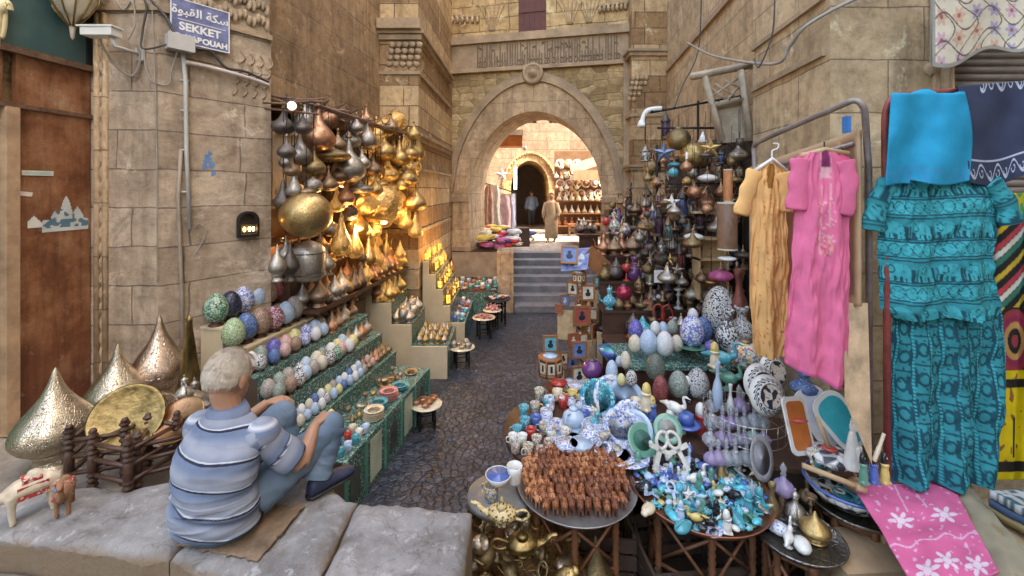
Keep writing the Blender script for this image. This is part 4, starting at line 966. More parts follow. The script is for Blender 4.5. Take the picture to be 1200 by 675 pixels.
# ---- rusty hanging rail along the shop
LR = lambda Y: -2.05+.12*(Y-4.2)     # x of the hanging line
t = thing('hanging_rail', 'rusty iron rail and rods that carry the brass lanterns along the wall', 'rail')
b = MB()
zr = 3.46
b.tube([(LR(4.1)+.0,4.1,zr),(LR(6.75),6.75,zr)], .018); b.tube([(LR(4.1)-.25,4.1,zr+.05),(LR(6.7)-.2,6.7,zr+.03)], .015)
b.tube([(LR(4.1)+.2,4.1,zr-.05),(LR(6.7)+.2,6.7,zr-.03)], .012)
for y in (4.12,4.6,5.2,5.8,6.4): b.tube([(XW(y),y,zr+.06),(LR(y)+.25,y,zr-.02)], .013)
for k in range(26): y = 4.2+k*.1; b.tube([(LR(y)+jit(.1),y,zr),(LR(y)+.1+jit(.1),y+.1,zr+.08),(LR(y)+jit(.1),y+.2,zr)], .005, 5)
part('rail', b, RUST, t)
# shop back door panel + shelves inside the recess
t = thing('shop_cabinet', 'dark wooden cabinet with tan panel behind the hanging brass lanterns', 'cabinet')
b = MB(); b.box(-2.95,-2.9,4.35,6.5,0,3.3)
part('back', b, WOODD, t)
b = MB()
for z in (1.2,1.6,2.0,2.4,2.8,3.15): b.box(-2.9,-2.5,4.4,6.5,z,z+.03)
part('shelf', b, WOODD, t)
b = MB(); b.box(-2.49,-2.44,4.35,5.0,2.5,3.3); b.box(-2.44,-2.42,4.4,4.95,3.2,3.26); b.box(-2.44,-2.42,4.4,4.95,2.55,2.6); part('panel', b, WOODG, t)

# ---- hanging brass lanterns: (kind, px, py of the widest part, width px, metal, shape words)
HANG = [('pendant',373,162,32,'copper'),('pendant',396,170,17,'bronze'),('pendant',411,165,20,'silver'),('pendant',430,165,21,'steel'),('pendant',450,178,24,'gold'),('pendant',468,185,22,'brass'),('pendant',481,180,17,'gold'),
 ('pendant',351,182,24,'steel'),('pendant',368,196,22,'old'),('flatbulb',388,186,38,'old'),('pendant',409,198,32,'steel'),('pendant',424,191,17,'silver'),('pendant',437,199,18,'bronze'),('pendant',454,204,22,'lit'),('pendant',478,209,20,'gold'),
 ('globe',367,218,17,'steel'),('pendant',385,216,19,'bronze'),('flatbulb',422,224,27,'steel'),('pendant',487,238,23,'gold'),('globe',430,240,20,'lit'),('globe',446,240,42,'lit'),('globe',359,252,56,'gold'),('pendant',405,232,18,'copper'),('pendant',465,232,18,'lit'),
 ('pendant',419,266,23,'gold'),('teardrop',345,222,16,'steel'),('pendant',476,262,16,'lit'),('pendant',336,178,18,'iron'),('teardrop',395,240,15,'lit'),('pendant',440,222,15,'brass'),('pendant',342,200,16,'bronze'),('pendant',458,150,16,'bronze'),('pendant',485,158,14,'brass'),('pendant',418,150,14,'steel'),
 ('teardrop',487,270,15,'lit'),('pendant',398,206,18,'bronze'),('pendant',458,222,17,'gold'),('pendant',471,216,15,'brass'),('teardrop',332,235,18,'iron'),('globe',410,250,16,'iron'),('pendant',355,150,17,'iron')]
SH = {'pendant': 'onion shaped', 'flatbulb': 'flat bellied', 'globe': 'round globe', 'teardrop': 'teardrop'}
_r = random.Random(31)
for k in range(52):
    px = _r.uniform(330, 486) if k < 28 else _r.uniform(405, 488); py = _r.uniform(140, 275) if px > 380 else _r.choice([_r.uniform(140, 215), _r.uniform(285, 300)])
    HANG.append((_r.choice(['pendant','pendant','teardrop','globe']), px, py, _r.uniform(13, 22), _r.choice(['bronze','iron','steel','copper'] if px < 420 else ['gold','lit','brass','lit','copper']), 1))
rows = {'upper': [], 'middle': [], 'lower': []}
for hrec in HANG: rows['upper' if hrec[2] < 181 else ('middle' if hrec[2] < 212 else 'lower')].append(hrec)
HCH = MB()
for rn, lst in rows.items():
    lst.sort(key=lambda q: q[1])
    for i, (k, px, py, wp, mt, *bk) in enumerate(lst):
        xx = (px-600)/FX; Y = min(6.55, 2.554/(.12-xx))+jit(.12)
        if wp > 50: Y = 4.05
        if bk: Y = min(6.6, Y+.3)
        D = wp*(1.22 if wp < 50 else 1.04)/FX*Y; c = P(px, py, Y)
        hz = {'pendant': (1.25, .30), 'flatbulb': (.62, .16), 'globe': (1.0, .47), 'teardrop': (1.7, .3)}[k]
        sx = {'flatbulb': 1/1.36, 'teardrop': 1/.84}.get(k, 1)*D
        H_ = hz[0]*D*(1.15 if k == 'pendant' and mt in ('copper','steel') else 1); loc = (c.x, c.y, c.z-hz[1]*H_*.95)
        o = put(k, 'hanging_lantern', [BR[mt], BR['bronze'] if mt != 'lit' else BR['gold']], f'{AD[mt]} {SH[k]} lantern, {nth(i)} from left in the {rn} hanging cluster', 'lantern', loc, (sx, sx, H_), jit(3), 'brass lanterns hanging by the wall')
        zt = loc[2]+H_
        ch = MB(); ch.tube([(0,0,1.0),(0,0,max(1.05,(zr-loc[2])/H_))], .004/D, 5); part('chain', ch, BLACK, o)
# lamps standing at the shop foot
STAND = [('teardrop',400,300,25,'lit',52),('teardrop',416,303,20,'lit',44),('teardrop',432,311,20,'gold',36),('teardrop',441,312,18,'lit',34),('ewer',453,303,12,'lit',30),('teardrop',469,303,13,'lit',22),('onion',325,330,20,'silver',45),('onion',340,330,20,'iron',48),('drum',361,328,38,'silver',46),('onion',424,312,13,'bronze',26),('onion',383,322,20,'steel',30)]
for i, (k, px, pb, wp, mt, hp) in enumerate(STAND):
    xx = (px-600)/FX; Y = min(6.3, 2.554/(.12-xx)); c = P(px, pb, Y); D = wp/FX*Y; Hh = hp/FX*Y
    put(k, 'standing_lamp', [BR[mt], BR['gold' if mt == 'lit' else 'iron']], f'{AD[mt]} {"drum" if k == "drum" else ("ewer shaped" if k == "ewer" else "tall pointed")} lamp standing {nth(i)} at the foot of the lantern cluster', 'lamp', c, (D/.84 if k == 'teardrop' else D, D/.84 if k == 'teardrop' else D, Hh), 0, 'lamps at foot of the lantern cluster')
def plight(p, e, r=.05):
    l = bpy.data.lights.new('lamp_glow', 'POINT'); l.energy = e; l.color = (1,.62,.28); l.shadow_soft_size = r
    o = bpy.data.objects.new('lamp_glow', l); COL.objects.link(o); o.location = p
plight(P(420,270,5.2), 2.8); plight(P(450,262,5.9), 2.8); plight(P(360,300,5.2)+Vector((-.3,0,.2)), 2); plight(P(470,235,6.3), 1.2); plight(P(400,225,5.4), 1.8)

# ---- the long stepped egg stand
LU = Vector((.174,.985,0)); LN = Vector((-.985,.174,0))    # along, and up the steps (towards the wall)
L0 = Vector((-1.31,3.35,0))
def SL(s, o, z): p = L0+LU*s+LN*o; return Vector((p.x, p.y, z))
LEN = 1.78
STEPS = [(.46,0,.42),(.64,.42,.60),(.85,.60,.78),(1.07,.78,.95),(1.27,.95,1.11),(1.45,1.11,1.32)]
t = thing('stepped_stand', 'long stepped display stand of eggs with mosaic edged shelves along the left wall', 'stand')
for i, (z, o0, o1) in enumerate(STEPS):
    e = LEN if i < 4 else (.88 if i == 5 else .95)
    b = MB(); q = [SL(0,o0,0), SL(e,o0,0), SL(e,o1,0), SL(0,o1,0)]
    b.prism([(v.x, v.y) for v in q], 0 if i < 1 else .02, z-.02)
    part('step', b, CREAM if i >= 4 else BROWNB, t)
    b = MB(); q = [SL(-.01,o0-.012,0), SL(e+.01,o0-.012,0), SL(e+.01,o1,0), SL(-.01,o1,0)]
    b.prism([(v.x, v.y) for v in q], z-.019, z)
    part('shelf', b, CREAM if i >= 4 else MOS, t)
    if 0 < i < 4:
        b = MB(); q = [SL(0,o0-.008,0), SL(e,o0-.008,0), SL(e,o0-.001,0), SL(0,o0-.001,0)]
        b.prism([(v.x, v.y) for v in q], STEPS[i-1][0]+.003, z-.02); part('mosaic_riser', b, MOS, t)
b = MB()
for i, (o0, o1, z) in enumerate(((.95,1.11,1.27),(1.11,1.32,1.45))):   # brown boxes that carry brass at the far end
    q = [SL(.97,o0,0), SL(LEN+.25,o0,0), SL(LEN+.25,o1,0), SL(.97,o1,0)]; b.prism([(v.x, v.y) for v in q], 0, z-.08-.1*i)
part('end_box', b, BROWNB, t)
# mosaic front panels with arched mirror openings
b = MB(); q = [SL(0,-.012,0), SL(LEN,-.012,0), SL(LEN,-.001,0), SL(0,-.001,0)]; b.prism([(v.x, v.y) for v in q], 0, .44); part('front_panel', b, MOS, t)
for k in range(5):
    s = .12+.35*k; Mx = Matrix.Translation(SL(s,-.014,.05)) @ Matrix(((LU.x,0,-LN.x,0),(LU.y,0,-LN.y,0),(0,1,0,0),(0,0,0,1)))
    if k % 2 == 0: part('niche', MB().plate(archout(.075,.03,.22), Mx, .004), pmat('dark mirror', (.10,.12,.10), .15, .3), t)
    else: part('pale_panel', MB().plate([(-.1,.0),(.1,.0),(.1,.36),(-.1,.36)], Mx, .004), pmat('pale green panel', (.50,.58,.44), .5), t)
for s in (0,.3,.65,1.0,1.35,LEN-.01): q = SL(s,-.013,0); part('post', MB().box(q.x-.012,q.x+.012,q.y-.012,q.y+.012,0,.455), pmat('green painted wood', (.06,.24,.17), .5), t)
# eggs, row by row
def eggrow(row, cols, s0, s1, o, z, hgt, grp, wob=.02, small=False):
    n = len(cols)
    for i, c in enumerate(cols):
        s = s0+(s1-s0)*(i+.5)/n
        if c in BR:
            put('onion', 'brass_pot', BR[c], f'{AD[c]} pointed pot, {nth(i)} along the {row} row of the egg stand', 'pot', SL(s, o+jit(wob), z), (hgt*.78, hgt*.78, hgt*1.15), jit(3), grp)
        else:
            put('eggstand' if not small else 'egg', 'mosaic_egg', [EG[c], WOODD], f'{c} mosaic egg, {nth(i)} along the {row} row of the egg stand', 'egg', SL(s, o+jit(wob), z), hgt*(1+jit(.05)), jit(3), grp)
eggrow('topmost', ['green speckled','glossy black','white and blue','pale blue','brown','dark red'], -.03, .86, 1.215, 1.45, .265, 'eggs of the topmost row')
eggrow('fifth', ['light green','deep blue','brown','red and white','pale blue','grey'], -.05, .86, 1.03, 1.27, .25, 'eggs of the fifth row')
eggrow('brassy upper', ['bronze','brass','steel','bronze','old','copper','bronze'], .92, LEN+.2, 1.2, 1.29, .25, 'pointed pots behind the eggs')
eggrow('brassy lower', ['old','silver','bronze','copper','steel','bronze','old','bronze'], .95, LEN+.2, 1.03, 1.19, .20, 'pointed pots behind the eggs')
eggrow('upper fourth', ['white','grey green','violet blue','pink','yellow','white and blue','pale blue','grey','steel','copper','silver','bronze'], -.02, LEN-.1, .905, 1.07, .185, 'eggs of the fourth row')
eggrow('lower fourth', ['black and white','deep blue','pink','brown','white and blue','white','pale blue','copper','bronze','steel'], .02, LEN-.35, .83, 1.07, .155, 'eggs of the fourth row')
eggrow('upper third', ['grey','grey green','grey','black and white','pale blue','cream','grey green','white','yellow','pale blue','bronze','silver','copper','steel'], .0, LEN-.05, .735, .85, .178, 'eggs of the third row')
eggrow('lower third', ['grey green','brown','black and white','pale blue','grey','cream','black and white','green speckled','pink','white','yellow'], .02, LEN-.5, .645, .85, .160, 'eggs of the third row')
eggrow('upper second', ['pale blue','white','cream','deep blue','white','yellow','grey','pale blue','white','deep blue','white','pale blue','bronze','pink','bronze','copper','bronze','old'], .1, LEN-.02, .555, .64, .115, 'little eggs of the second row', .008, True)
eggrow('lower second', ['cream','pale blue','pale blue','white','black and white','pale blue','yellow','deep blue','pale blue','white','pale blue','grey','bronze','pink','copper','bronze','old','bronze'], .05, LEN-.04, .465, .64, .105, 'little eggs of the second row', .008, True)
# brass crowding the foot of the lantern shop, behind and above the egg stand
_q = random.Random(14)
for i in range(48):
    Y = 4.33+.05*i; x = XW(Y)+[.11,.28,.42][i % 3]; z = [1.842,1.502,1.502][i % 3]
    mt = _q.choice(['bronze','steel','copper','silver'] if Y < 5 else ['brass','gold','lit','bronze','copper']); s_ = _q.uniform(.22,.36)
    put(_q.choice(['onion','finial','teardrop']), 'standing_lamp', [BR[mt], BR['bronze']], f'{AD[mt]} pointed lamp crowded on the ledge under the hanging lanterns', 'lamp', (x, Y, z-.12), (s_*.7,s_*.7,s_), _q.uniform(0,6), f'{mt} lamps on the ledge under the hanging lanterns')
t = thing('wall_ledge', 'dark wooden ledge along the wall under the hanging lanterns', 'ledge'); b = MB(); b.prism([(XW(4.3)+.02,4.3),(XW(4.3)+.5,4.3),(XW(6.8)+.5,6.75),(XW(6.8)+.02,6.75)], 1.34, 1.38); part('board', b, WOODD, t)
b = MB(); b.prism([(XW(4.3)+.02,4.3),(XW(4.3)+.2,4.3),(XW(6.8)+.2,6.75),(XW(6.8)+.02,6.75)], 1.381, 1.72); part('upper_board', b, WOODD, t)
# mosaic table goods: brass trinkets at the back, cups and stacks at the front
k2 = 0
for i in range(11):
    for j in range(3):
        s = .02+.15*i+jit(.03); o = .10+.115*j+jit(.02)
        if i in (0,1,2) and j == 0: continue
        if i >= 3 and j == 0: continue
        kd = ['oillamp','scarab','ewer','candlestick','goblet','camel'][(i*3+j*2) % 6]; mt = ['old','brass','bronze','pale'][(i+j) % 4]
        put(kd, 'brass_trinket', BR[mt], 'small tarnished brass ornament crowded on the mosaic fronted table', 'ornament', SL(s,o,.46), .10 if kd != 'candlestick' else .11, R.uniform(0,6), 'small brass ornaments on the mosaic table')
for i, (s, o, c) in enumerate([(.05,.07,'turquoise'),(.14,.06,'pale blue'),(.05,.17,'white'),(.16,.16,'blue'),(.24,.05,'turquoise'),(.27,.14,'red'),(.33,.07,'white'),(.38,.16,'cream'),(.41,.05,'pale blue')]):
    put('mug', 'glazed_cup', CER[c], f'{c} glazed cup, {nth(i)} from the near end of the mosaic table', 'cup', SL(s,o,.46), .085, R.uniform(0,6), 'little cups on the mosaic table')
for si, (s, o, c, n, nm) in enumerate([(.62,.09,'cream',5,'cream'),(.80,.14,'turquoise',4,'turquoise'),(1.0,.12,'pink',5,'pink'),(1.22,.1,'turquoise',3,'second turquoise')]):
    for q in range(n):
        put('dish', 'glazed_dish', [CER[c], CER[c]], f'{c} dish, {nth(q)} up in the {nm} stack of dishes', 'dish', SL(s+jit(.006),o+jit(.006),.461+.019*q), .185, 0, f'{nm} stack of dishes')
for i, (s, o, sc) in enumerate([(1.32,.28,.34),(1.62,.15,.2)]):
    put('dish', 'brass_tray', [BR['pale'], BR['old']], ['large oval brass tray at the far end of the mosaic table','small brass tray at the far corner of the mosaic table'][i], 'tray', SL(s,o,.463), (sc*.75,sc,sc), .2)

# ---- second stand: stepped cream end board facing the camera
def stepboard(y0, y1, xs, zs_, label, goods):
    t = thing('stepped_stand', label, 'stand')
    outl = [(xs[0], 0)]
    for i in range(len(zs_)): outl += [(xs[i], zs_[i]), (xs[i+1], zs_[i])]
    outl.append((xs[-1], 0))
    Mx = Matrix(((1,0,0,0),(0,0,-1,y0),(0,1,0,0),(0,0,0,1)))
    part('end_board', MB().plate(outl, Mx, .03), CREAM, t)
    for i, z in enumerate(zs_):
        part('shelf', MB().box(xs[i+1], xs[i]+.01, y0+.001, y1, z-.02, z-.001), MOS, t)
        lo = 0 if i == 0 else zs_[i-1]
        part('riser', MB().box(xs[i]-.012, xs[i]+.004, y0+.002, y1, lo, z-.021), MOS, t)
    return t
X2 = [-.89,-1.38,-1.66,-1.93,-2.2,-2.5]; Z2 = [.44,.74,1.04,1.36,1.66]
stepboard(5.88, 6.75, X2, Z2, 'second stepped stand with cream end board and green mosaic steps', None)
for i in range(5):
    for j in range(4):
        x = X2[0]-.06-.09*i; y = 5.98+.17*j
        put('finial', 'pointed_brass_pot', BR['brass' if (i+j) % 2 else 'pale'], 'pointed brass pot on the lowest step of the second stand', 'pot', (x+jit(.01),y+jit(.01),.44), (.105,.105,.19+jit(.03)), 0, 'pointed pots on the lowest step of the second stand')
for st, (kinds, n) in enumerate(((['onion','globe'],3),(['onion','teardrop','onion'],3),(['onion','ewer'],3),(['teardrop','onion'],2)), 1):
    for i in range(n):
        for j in range(3):
            x = X2[st]-.05-.085*i; y = 5.96+.25*j; kd = kinds[(i+j) % len(kinds)]; mt = [['silver','steel','pale'],['brass','lit','copper'],['bronze','gold','steel'],['lit','gold']][st-1][i % (2 if st == 4 else 3)]
            s_ = [.23,.31,.30,.34][st-1]*(1+jit(.12))
            put(kd, 'standing_lamp', [BR[mt], BR['gold']], f'{AD[mt]} {SH.get(kd, "pointed")} lamp on the {nth(st)} step up of the second stand', 'lamp', (x,y,Z2[st]), (s_*.75,s_*.75,s_), jit(3), f'lamps on the {nth(st)} step up of the second stand')
# round silver drum leaning at the top (dark hoop)
_q = random.Random(40)
for i in range(46):     # small stock filling the gaps on the upper steps of the second stand
    st = 1+i % 4; mt = _q.choice(['brass','gold','bronze','pale','copper','lit']); s_ = _q.uniform(.10,.17); kd = _q.choice(['onion','finial','goblet','candlestick'])
    put(kd, 'small_brassware', [BR[mt], BR['old']], f'small {AD[mt]} {dict(onion="pointed pot",finial="pointed pot",goblet="goblet",candlestick="candlestick")[kd]} filling the {nth(st)} step up of the second stand', 'ornament', (_q.uniform(X2[st+1]+.05, X2[st]-.04), _q.uniform(5.93,6.7), Z2[st]), s_ if kd in ('goblet','candlestick') else (s_*.7,s_*.7,s_), 0, f'small {mt} {kd}s on the {nth(st)} step up of the second stand')
# ---- third stand with rows of little lit lanterns
X3 = [-.78,-1.02,-1.14,-1.26,-1.37,-1.47]; Z3 = [.40,.68,.95,1.2,1.42]
stepboard(7.05, 8.5, X3, Z3, 'third stepped stand with cream end board full of lit lanterns', None)
GLOWG = emis('lit amber glass', (1,.46,.09), .6)
for st in range(1, 5):
    for j in range(8):
        put('smalllantern', 'lit_lantern', [BR['gold'], GLOWG if (j+st) % 3 else pmat('unlit amber glass', (.45,.25,.08), .2)], f'small lit amber lantern, {nth(j)} from the front on step {["","two","three","four","five"][st]} of the third stand', 'lantern', (X3[st]-.055+jit(.01), 7.12+.175*j, Z3[st]), (.15,.15,.24+jit(.05)), jit(3), 'small lit lanterns on the third stand')
plight((-1.0,7.2,1.75), 2.5); plight((-.95,8.1,1.5), 2)
for j in range(9):
    for i in range(2):
        c = ['turquoise','terracotta','pale blue','white','red','blue'][(j*2+i*5) % 6]; kd = ['bowl','mug','dish','teapot'][(i+j) % 4]
        put(kd, 'glazed_ware', [CER[c], CER[c]], f'small {c} glazed {dict(bowl="bowl",mug="cup",dish="dish",teapot="teapot")[kd]} among the lit lanterns\' lowest step', dict(bowl='bowl',mug='cup',dish='dish',teapot='teapot')[kd], (-.84-.11*i, 7.13+.155*j, .40), .11, R.uniform(0,6), f'{c} {kd}s on the lowest step of the third stand')
# table further on
t = thing('goods_table', 'low table crowded with small coloured wares near the gate on the left', 'table'); part('tabletop', MB().box(-1.15,-.3,8.6,9.6,.53,.56), BROWNB, t); part('skirt', MB().box(-.36,-.33,8.6,9.6,0,.529), MOS, t); part('apron', MB().box(-1.15,-.361,8.6,8.63,0,.529), MOS, t)
for i in range(7):
    for j in range(6):
        c = ['white','turquoise','red','cream','pale blue','terracotta','green'][(i*3+j*2) % 7]; kd = ['dish','bowl','mug'][(i+j) % 3]
        put(kd, 'glazed_ware', [CER[c], CER[c]], f'small {c} glazed {dict(bowl="bowl",mug="cup",dish="dish")[kd]} on the crowded low table near the gate', dict(bowl='bowl',mug='cup',dish='dish')[kd], (-1.08+.12*i+jit(.02), 8.68+.155*j, .56), .13, R.uniform(0,6), f'{c} {kd}s on the low table near the gate')
# ---- small round tables in the lane
TAB = [(500,474,.25,.165,4.68,'white','nearest small round table in the lane with copper bowls'),(541,406,.28,.19,6.3,'white','small round table with silvery bowls below the second stand'),(567,370,.36,.2,7.5,'pink','small round table with pink dishes below the third stand'),(577,362,.36,.17,7.95,'cream','small round table with pale pots behind the pink dish table'),(583,349,.5,.25,8.25,'dark','taller dark round table piled with wares nearest the gate')]
for i, (px, py, z, r_, Y, c, lab) in enumerate(TAB):
    p = P(px, 300, Y); top = CER['cream'] if c != 'dark' else BLACK
    put('stool', 'round_table', [top, BLACK], lab, 'table', (p.x, p.y, 0), (2*r_, 2*r_, z), .3, 'small round tables in the lane')
    if i == 0: its = [('bowl','copper')]*5
    elif i == 1: its = [('bowl','silver')]*3+[('globe','silver')]*3
    elif i == 2: its = [('dish','pinkc')]*7
    elif i == 3: its = [('vase','pinkc')]*7
    else: its = [('bowl','mix')]*9
    for q, (kd, m_) in enumerate(its):
        a = q*2.4; rr_ = r_*.72*math.sqrt((q+.3)/len(its))
        mt = BR[m_] if m_ in BR else (CER['pink'] if m_ == 'pinkc' else CER[['white','red','turquoise','cream'][q % 4]])
        cn = {'copper':'copper','silver':'silvery','pinkc':'pinkish','mix':['white','red','turquoise','cream'][q % 4]}[m_]
        kn = {'globe':'ball','vase':'pot'}.get(kd, kd)
        put(kd, 'table_ware', [mt, mt], f'{cn} {kn} on the {lab.split(" with ")[0].split(" piled ")[0].split(" in the lane")[0]}'+(' in the lane' if i == 0 else (f' with {lab.split(" with ")[1].split(" ")[0]} wares' if ' with ' in lab else ' by the gate')), kn, (p.x+rr_*math.cos(a), p.y+rr_*math.sin(a), z), .10 if kd != 'dish' else .12, a, f'{cn} {kn}s on round table {["one","two","three","four","five"][i]}')

# ---- the great brass domes on the pavement, cone, trays, stools
def big(px, pt, pb, wp, Y, label, mats, k='onion', cat='dome ornament', nm='brass_dome'):
    c = P(px, pb, Y); D = wp/FX*Y; Hh = (pb-pt)/FX*Y
    c.z = max(c.z, .93); Hh = P(px, pt, Y).z-c.z
    return put(k, nm, mats, label, cat, c, (D, D, Hh), .3)
big(65, 430, 548, 77, 2.55, 'big pale pierced brass dome nearest the left edge', BR['pale'])
big(138, 403, 500, 62, 2.98, 'pierced brass dome second from the left behind the gold platter', BR['pale'])
big(187, 368, 474, 57, 3.22, 'tallest pierced coppery dome right of the other two', engraved('pinkish brass', (.80,.60,.46), .24, 30))
big(222, 366, 466, 40, 3.12, 'tall plain brass cone between the domes and the egg stand', PLAINBRASS, 'cone', 'cone ornament', 'brass_cone')
DISK = [(0,-.03),(.30,-.03),(.36,-.01),(.46,.0),(.5,.02),(.48,.025),(.44,.01),(.34,.0),(.28,-.015),(0,-.015)]
def platter(px, py, Y, D, rot, m, label):
    b = MB(); b.lathe(DISK, 40); part_ = single('metal_platter', b, m, label, 'platter', loc=P(px, py, Y), rot=rot, scale=D); return part_
platter(149, 490, 2.5, .37, (math.radians(62), math.radians(18), .25), PLAINBRASS, 'large gold platter leaning on the dark wooden racks')
platter(183, 487, 2.62, .26, (math.radians(55), 0, .1), BR['bronze'], 'dark bronze platter behind the gold platter')
platter(210, 492, 2.56, .28, (math.radians(40), math.radians(-10), .1), pmat('copper pan', (.60,.30,.15), .3, 1, .3, 4, .1, 20), 'coppery brown tray beside the seated man')
put('ewer', 'metal_ewer', BR['steel'], 'dull steel ewer standing behind the seated man\'s shoulder', 'ewer', P(228,480,2.95), .2, .4)
put('ewer', 'metal_ewer', BR['silver'], 'slim silvery ewer just right of the tallest dome', 'ewer', P(216,472,2.85), .17, 2.4)
put('bowl', 'metal_bowl', [BR['steel'],BR['steel']], 'steel bowl on the ground by the egg stand and cone', 'bowl', P(236,484,2.9), .2, 0)
def rack(px, Y, w, h, rz, label):
    c = P(px, 500, Y); t = thing('turned_wood_stand', label, 'stand', (c.x, c.y, .93), rz)
    for sx in (-1,1):
        for sy in (-1,1):
            b = MB(); pr = []
            z = 0
            while z < h-.01:
                pr += [(.016,z),(.026,z+.010),(.026,z+.018),(.016,z+.028)]; z += .030
            pr += [(.02,h),(.012,h+.015),(0,h+.02)]
            mid = [(.018,h*.35),(.022,h*.36),(.022,h*.62),(.018,h*.63)]
            pr = [p_ for p_ in pr if not (h*.34 < p_[1] < h*.64)]; pr = sorted(pr+mid, key=lambda q: q[1]); pr = [(0,0)]+pr
            b.lathe(pr, 9, off=(sx*w/2, sy*w/2, 0)); part('leg', b, WOODD, t)
    b = MB()
    for z in (h*.3, h*.55, h*.8):
        for a in ((-1,-1,1,-1),(1,-1,1,1),(1,1,-1,1),(-1,1,-1,-1)): b.tube([(a[0]*w/2,a[1]*w/2,z),(a[2]*w/2,a[3]*w/2,z)], .012, 6)
    part('rail', b, WOODD, t); return t
rack(130, 2.50, .25, .36, .3, 'dark turned wooden tray stand leftmost below the gold platter')
rack(160, 2.44, .26, .34, -.25, 'dark turned wooden tray stand in the middle of the three')
rack(196, 2.5, .22, .32, .5, 'dark turned wooden tray stand half behind the seated man')
b = MB(); b.box(-.2,.2,-.15,.15,0,.06); single('stone_block', b, SLAB, 'flat grey stone block on the pavement by the left dome', 'stone block', loc=(-3.05,2.95,.93), rot=(0,0,.3))
# camel toys
WC = pmat('cream felt', (.60,.52,.40), .9); BC = pmat('brown felt', (.30,.15,.08), .9); RC = mosaic('red patterned cloth', [(.45,.04,.05),(.6,.5,.4),(.5,.06,.05)], 30, (.2,.03,.03), .9)
for (px, pb, Y, s, rz, m, lab) in ((38,604,2.10,.26,-2.2,WC,'cream stuffed toy camel with red saddle cloth on the kerb stone'),(76,598,2.14,.2,-.9,BC,'brown stuffed toy camel beside the cream one on the kerb stone')):
    c = G(px, pb, 1.0); o = put('camel', 'toy_camel', [m, RC], lab, 'toy camel', c, s, rz)
    pom = MB()
    for q in range(5): pom.ball((.1+.1*q,-.14,.5+.02*q), .03, 6)
    part('tassel', pom, pmat('red wool', (.5,.05,.08), .9), o)
    part('saddle_cloth', MB().box(-.2,.2,-.175,.175,.42,.66), RC, o); part('halter', MB().tube([(.5,-.08,.8),(.6,-.09,.9),(.7,-.05,.85)], .02, 6), pmat('blue wool', (.1,.2,.5), .9), o)
# ================================================================ PEOPLE
def loft(b, rings, n=20, mi=0, cfn=None):
    """rings: (centre, lateral axis, depth axis, rx, ry)"""
    if b.c is None: b.c = [(1,1,1)]*len(b.v)
    o = len(b.v); vs = []; fs = []
    for j, (c, ax, ay, rx, ry) in enumerate(rings):
        c = Vector(c)
        for k in range(n):
            t = 2*PI*k/n; vs.append(c+ax*rx*math.cos(t)+ay*ry*math.sin(t)); b.c.append(cfn(j/(len(rings)-1), k/n, vs[-1]) if cfn else (1,1,1))
    for j in range(len(rings)-1):
        for k in range(n): fs.append((j*n+k, j*n+(k+1) % n, (j+1)*n+(k+1) % n, (j+1)*n+k))
    fs.append(tuple(range(n))[::-1]); fs.append(tuple((len(rings)-1)*n+k for k in range(n)))
    b.add(vs, fs, mi, True)
def interp(keys, m):
    """keys: list of tuples of floats/vectors; catmull along them"""
    out = []
    for i in range(len(keys)-1):
        k0 = keys[max(i-1,0)]; k1 = keys[i]; k2 = keys[i+1]; k3 = keys[min(i+2,len(keys)-1)]
        for q in range(m):
            t = q/m; row = []
            for a, b_, c, d in zip(k0, k1, k2, k3): row.append(.5*((2*b_)+(c-a)*t+(2*a-5*b_+4*c-d)*t*t+(3*b_-a-3*c+d)*t**3))
            out.append(tuple(row))
    out.append(keys[-1]); return out
SKIN = pmat('tanned skin', (.40,.21,.13), .5, 0, .15, 10, .1, 60, rnd=False); 
man = thing('person', 'grey haired man in striped blue polo shirt and jeans seated on the kerb', 'person', (0,0,0))
AZ = math.radians(8); LX = Vector((math.cos(AZ),-math.sin(AZ),0)); FW = Vector((math.sin(AZ),math.cos(AZ),0)); UP = Vector((0,0,1))
PV = Vector((-1.365,2.03,1.0))
def MP(l, f, u): return PV+LX*l+FW*f+UP*u
# body (skin) fused into one surface
hd = MP(-.045,.075,.665)   # head centre
HA = math.radians(13); HL = Vector((math.cos(HA),-math.sin(HA),0)); HF = Vector((math.sin(HA),math.cos(HA),-.25)).normalized(); HU = HL.cross(HF).normalized(); 
HSC = 1.12
def HP(l, f, u): return hd+(HL*l+HF*f+HU*u)*HSC
HM = Matrix((HL*HSC, HF*HSC, HU*HSC)).transposed().to_4x4()
sh_r, el_r, wr_r = MP(.185,.03,.44), MP(.30,.13,.235), Vector((-1.045,2.27,1.355))
sh_l, el_l, wr_l = MP(-.185,.05,.44), MP(-.24,.22,.25), MP(-.12,.44,.36)
kn_r, an_r = Vector((-1.0,2.34,1.30)), Vector((-1.02,2.235,1.085)); hp_r = MP(.11,.04,.12)
kn_l, an_l = Vector((-1.31,2.43,1.315)), Vector((-1.22,2.32,1.085)); hp_l = MP(-.11,.05,.12)
b = MB()
b.ball(HP(0,-.005,.02), (.076,.095,.100), 20, M=HM); b.ball(HP(0,.03,-.045), (.058,.065,.07), 16, M=HM)     # skull and jaw
b.ball(HP(0,.103,-.01), (.013,.022,.022), 8, M=HM); b.tube([HP(0,.088,.03), HP(0,.108,-.008)], [.008,.013], 8)      # nose
for s in (-1,1):
    b.ball(HP(s*.084,-.008,-.002), (.013,.022,.034), 10, M=HM); b.ball(HP(s*.03,.083,.022), (.015,.012,.010), 8, M=HM); b.ball(HP(s*.03,.086,.038), (.02,.01,.006), 8, M=HM)
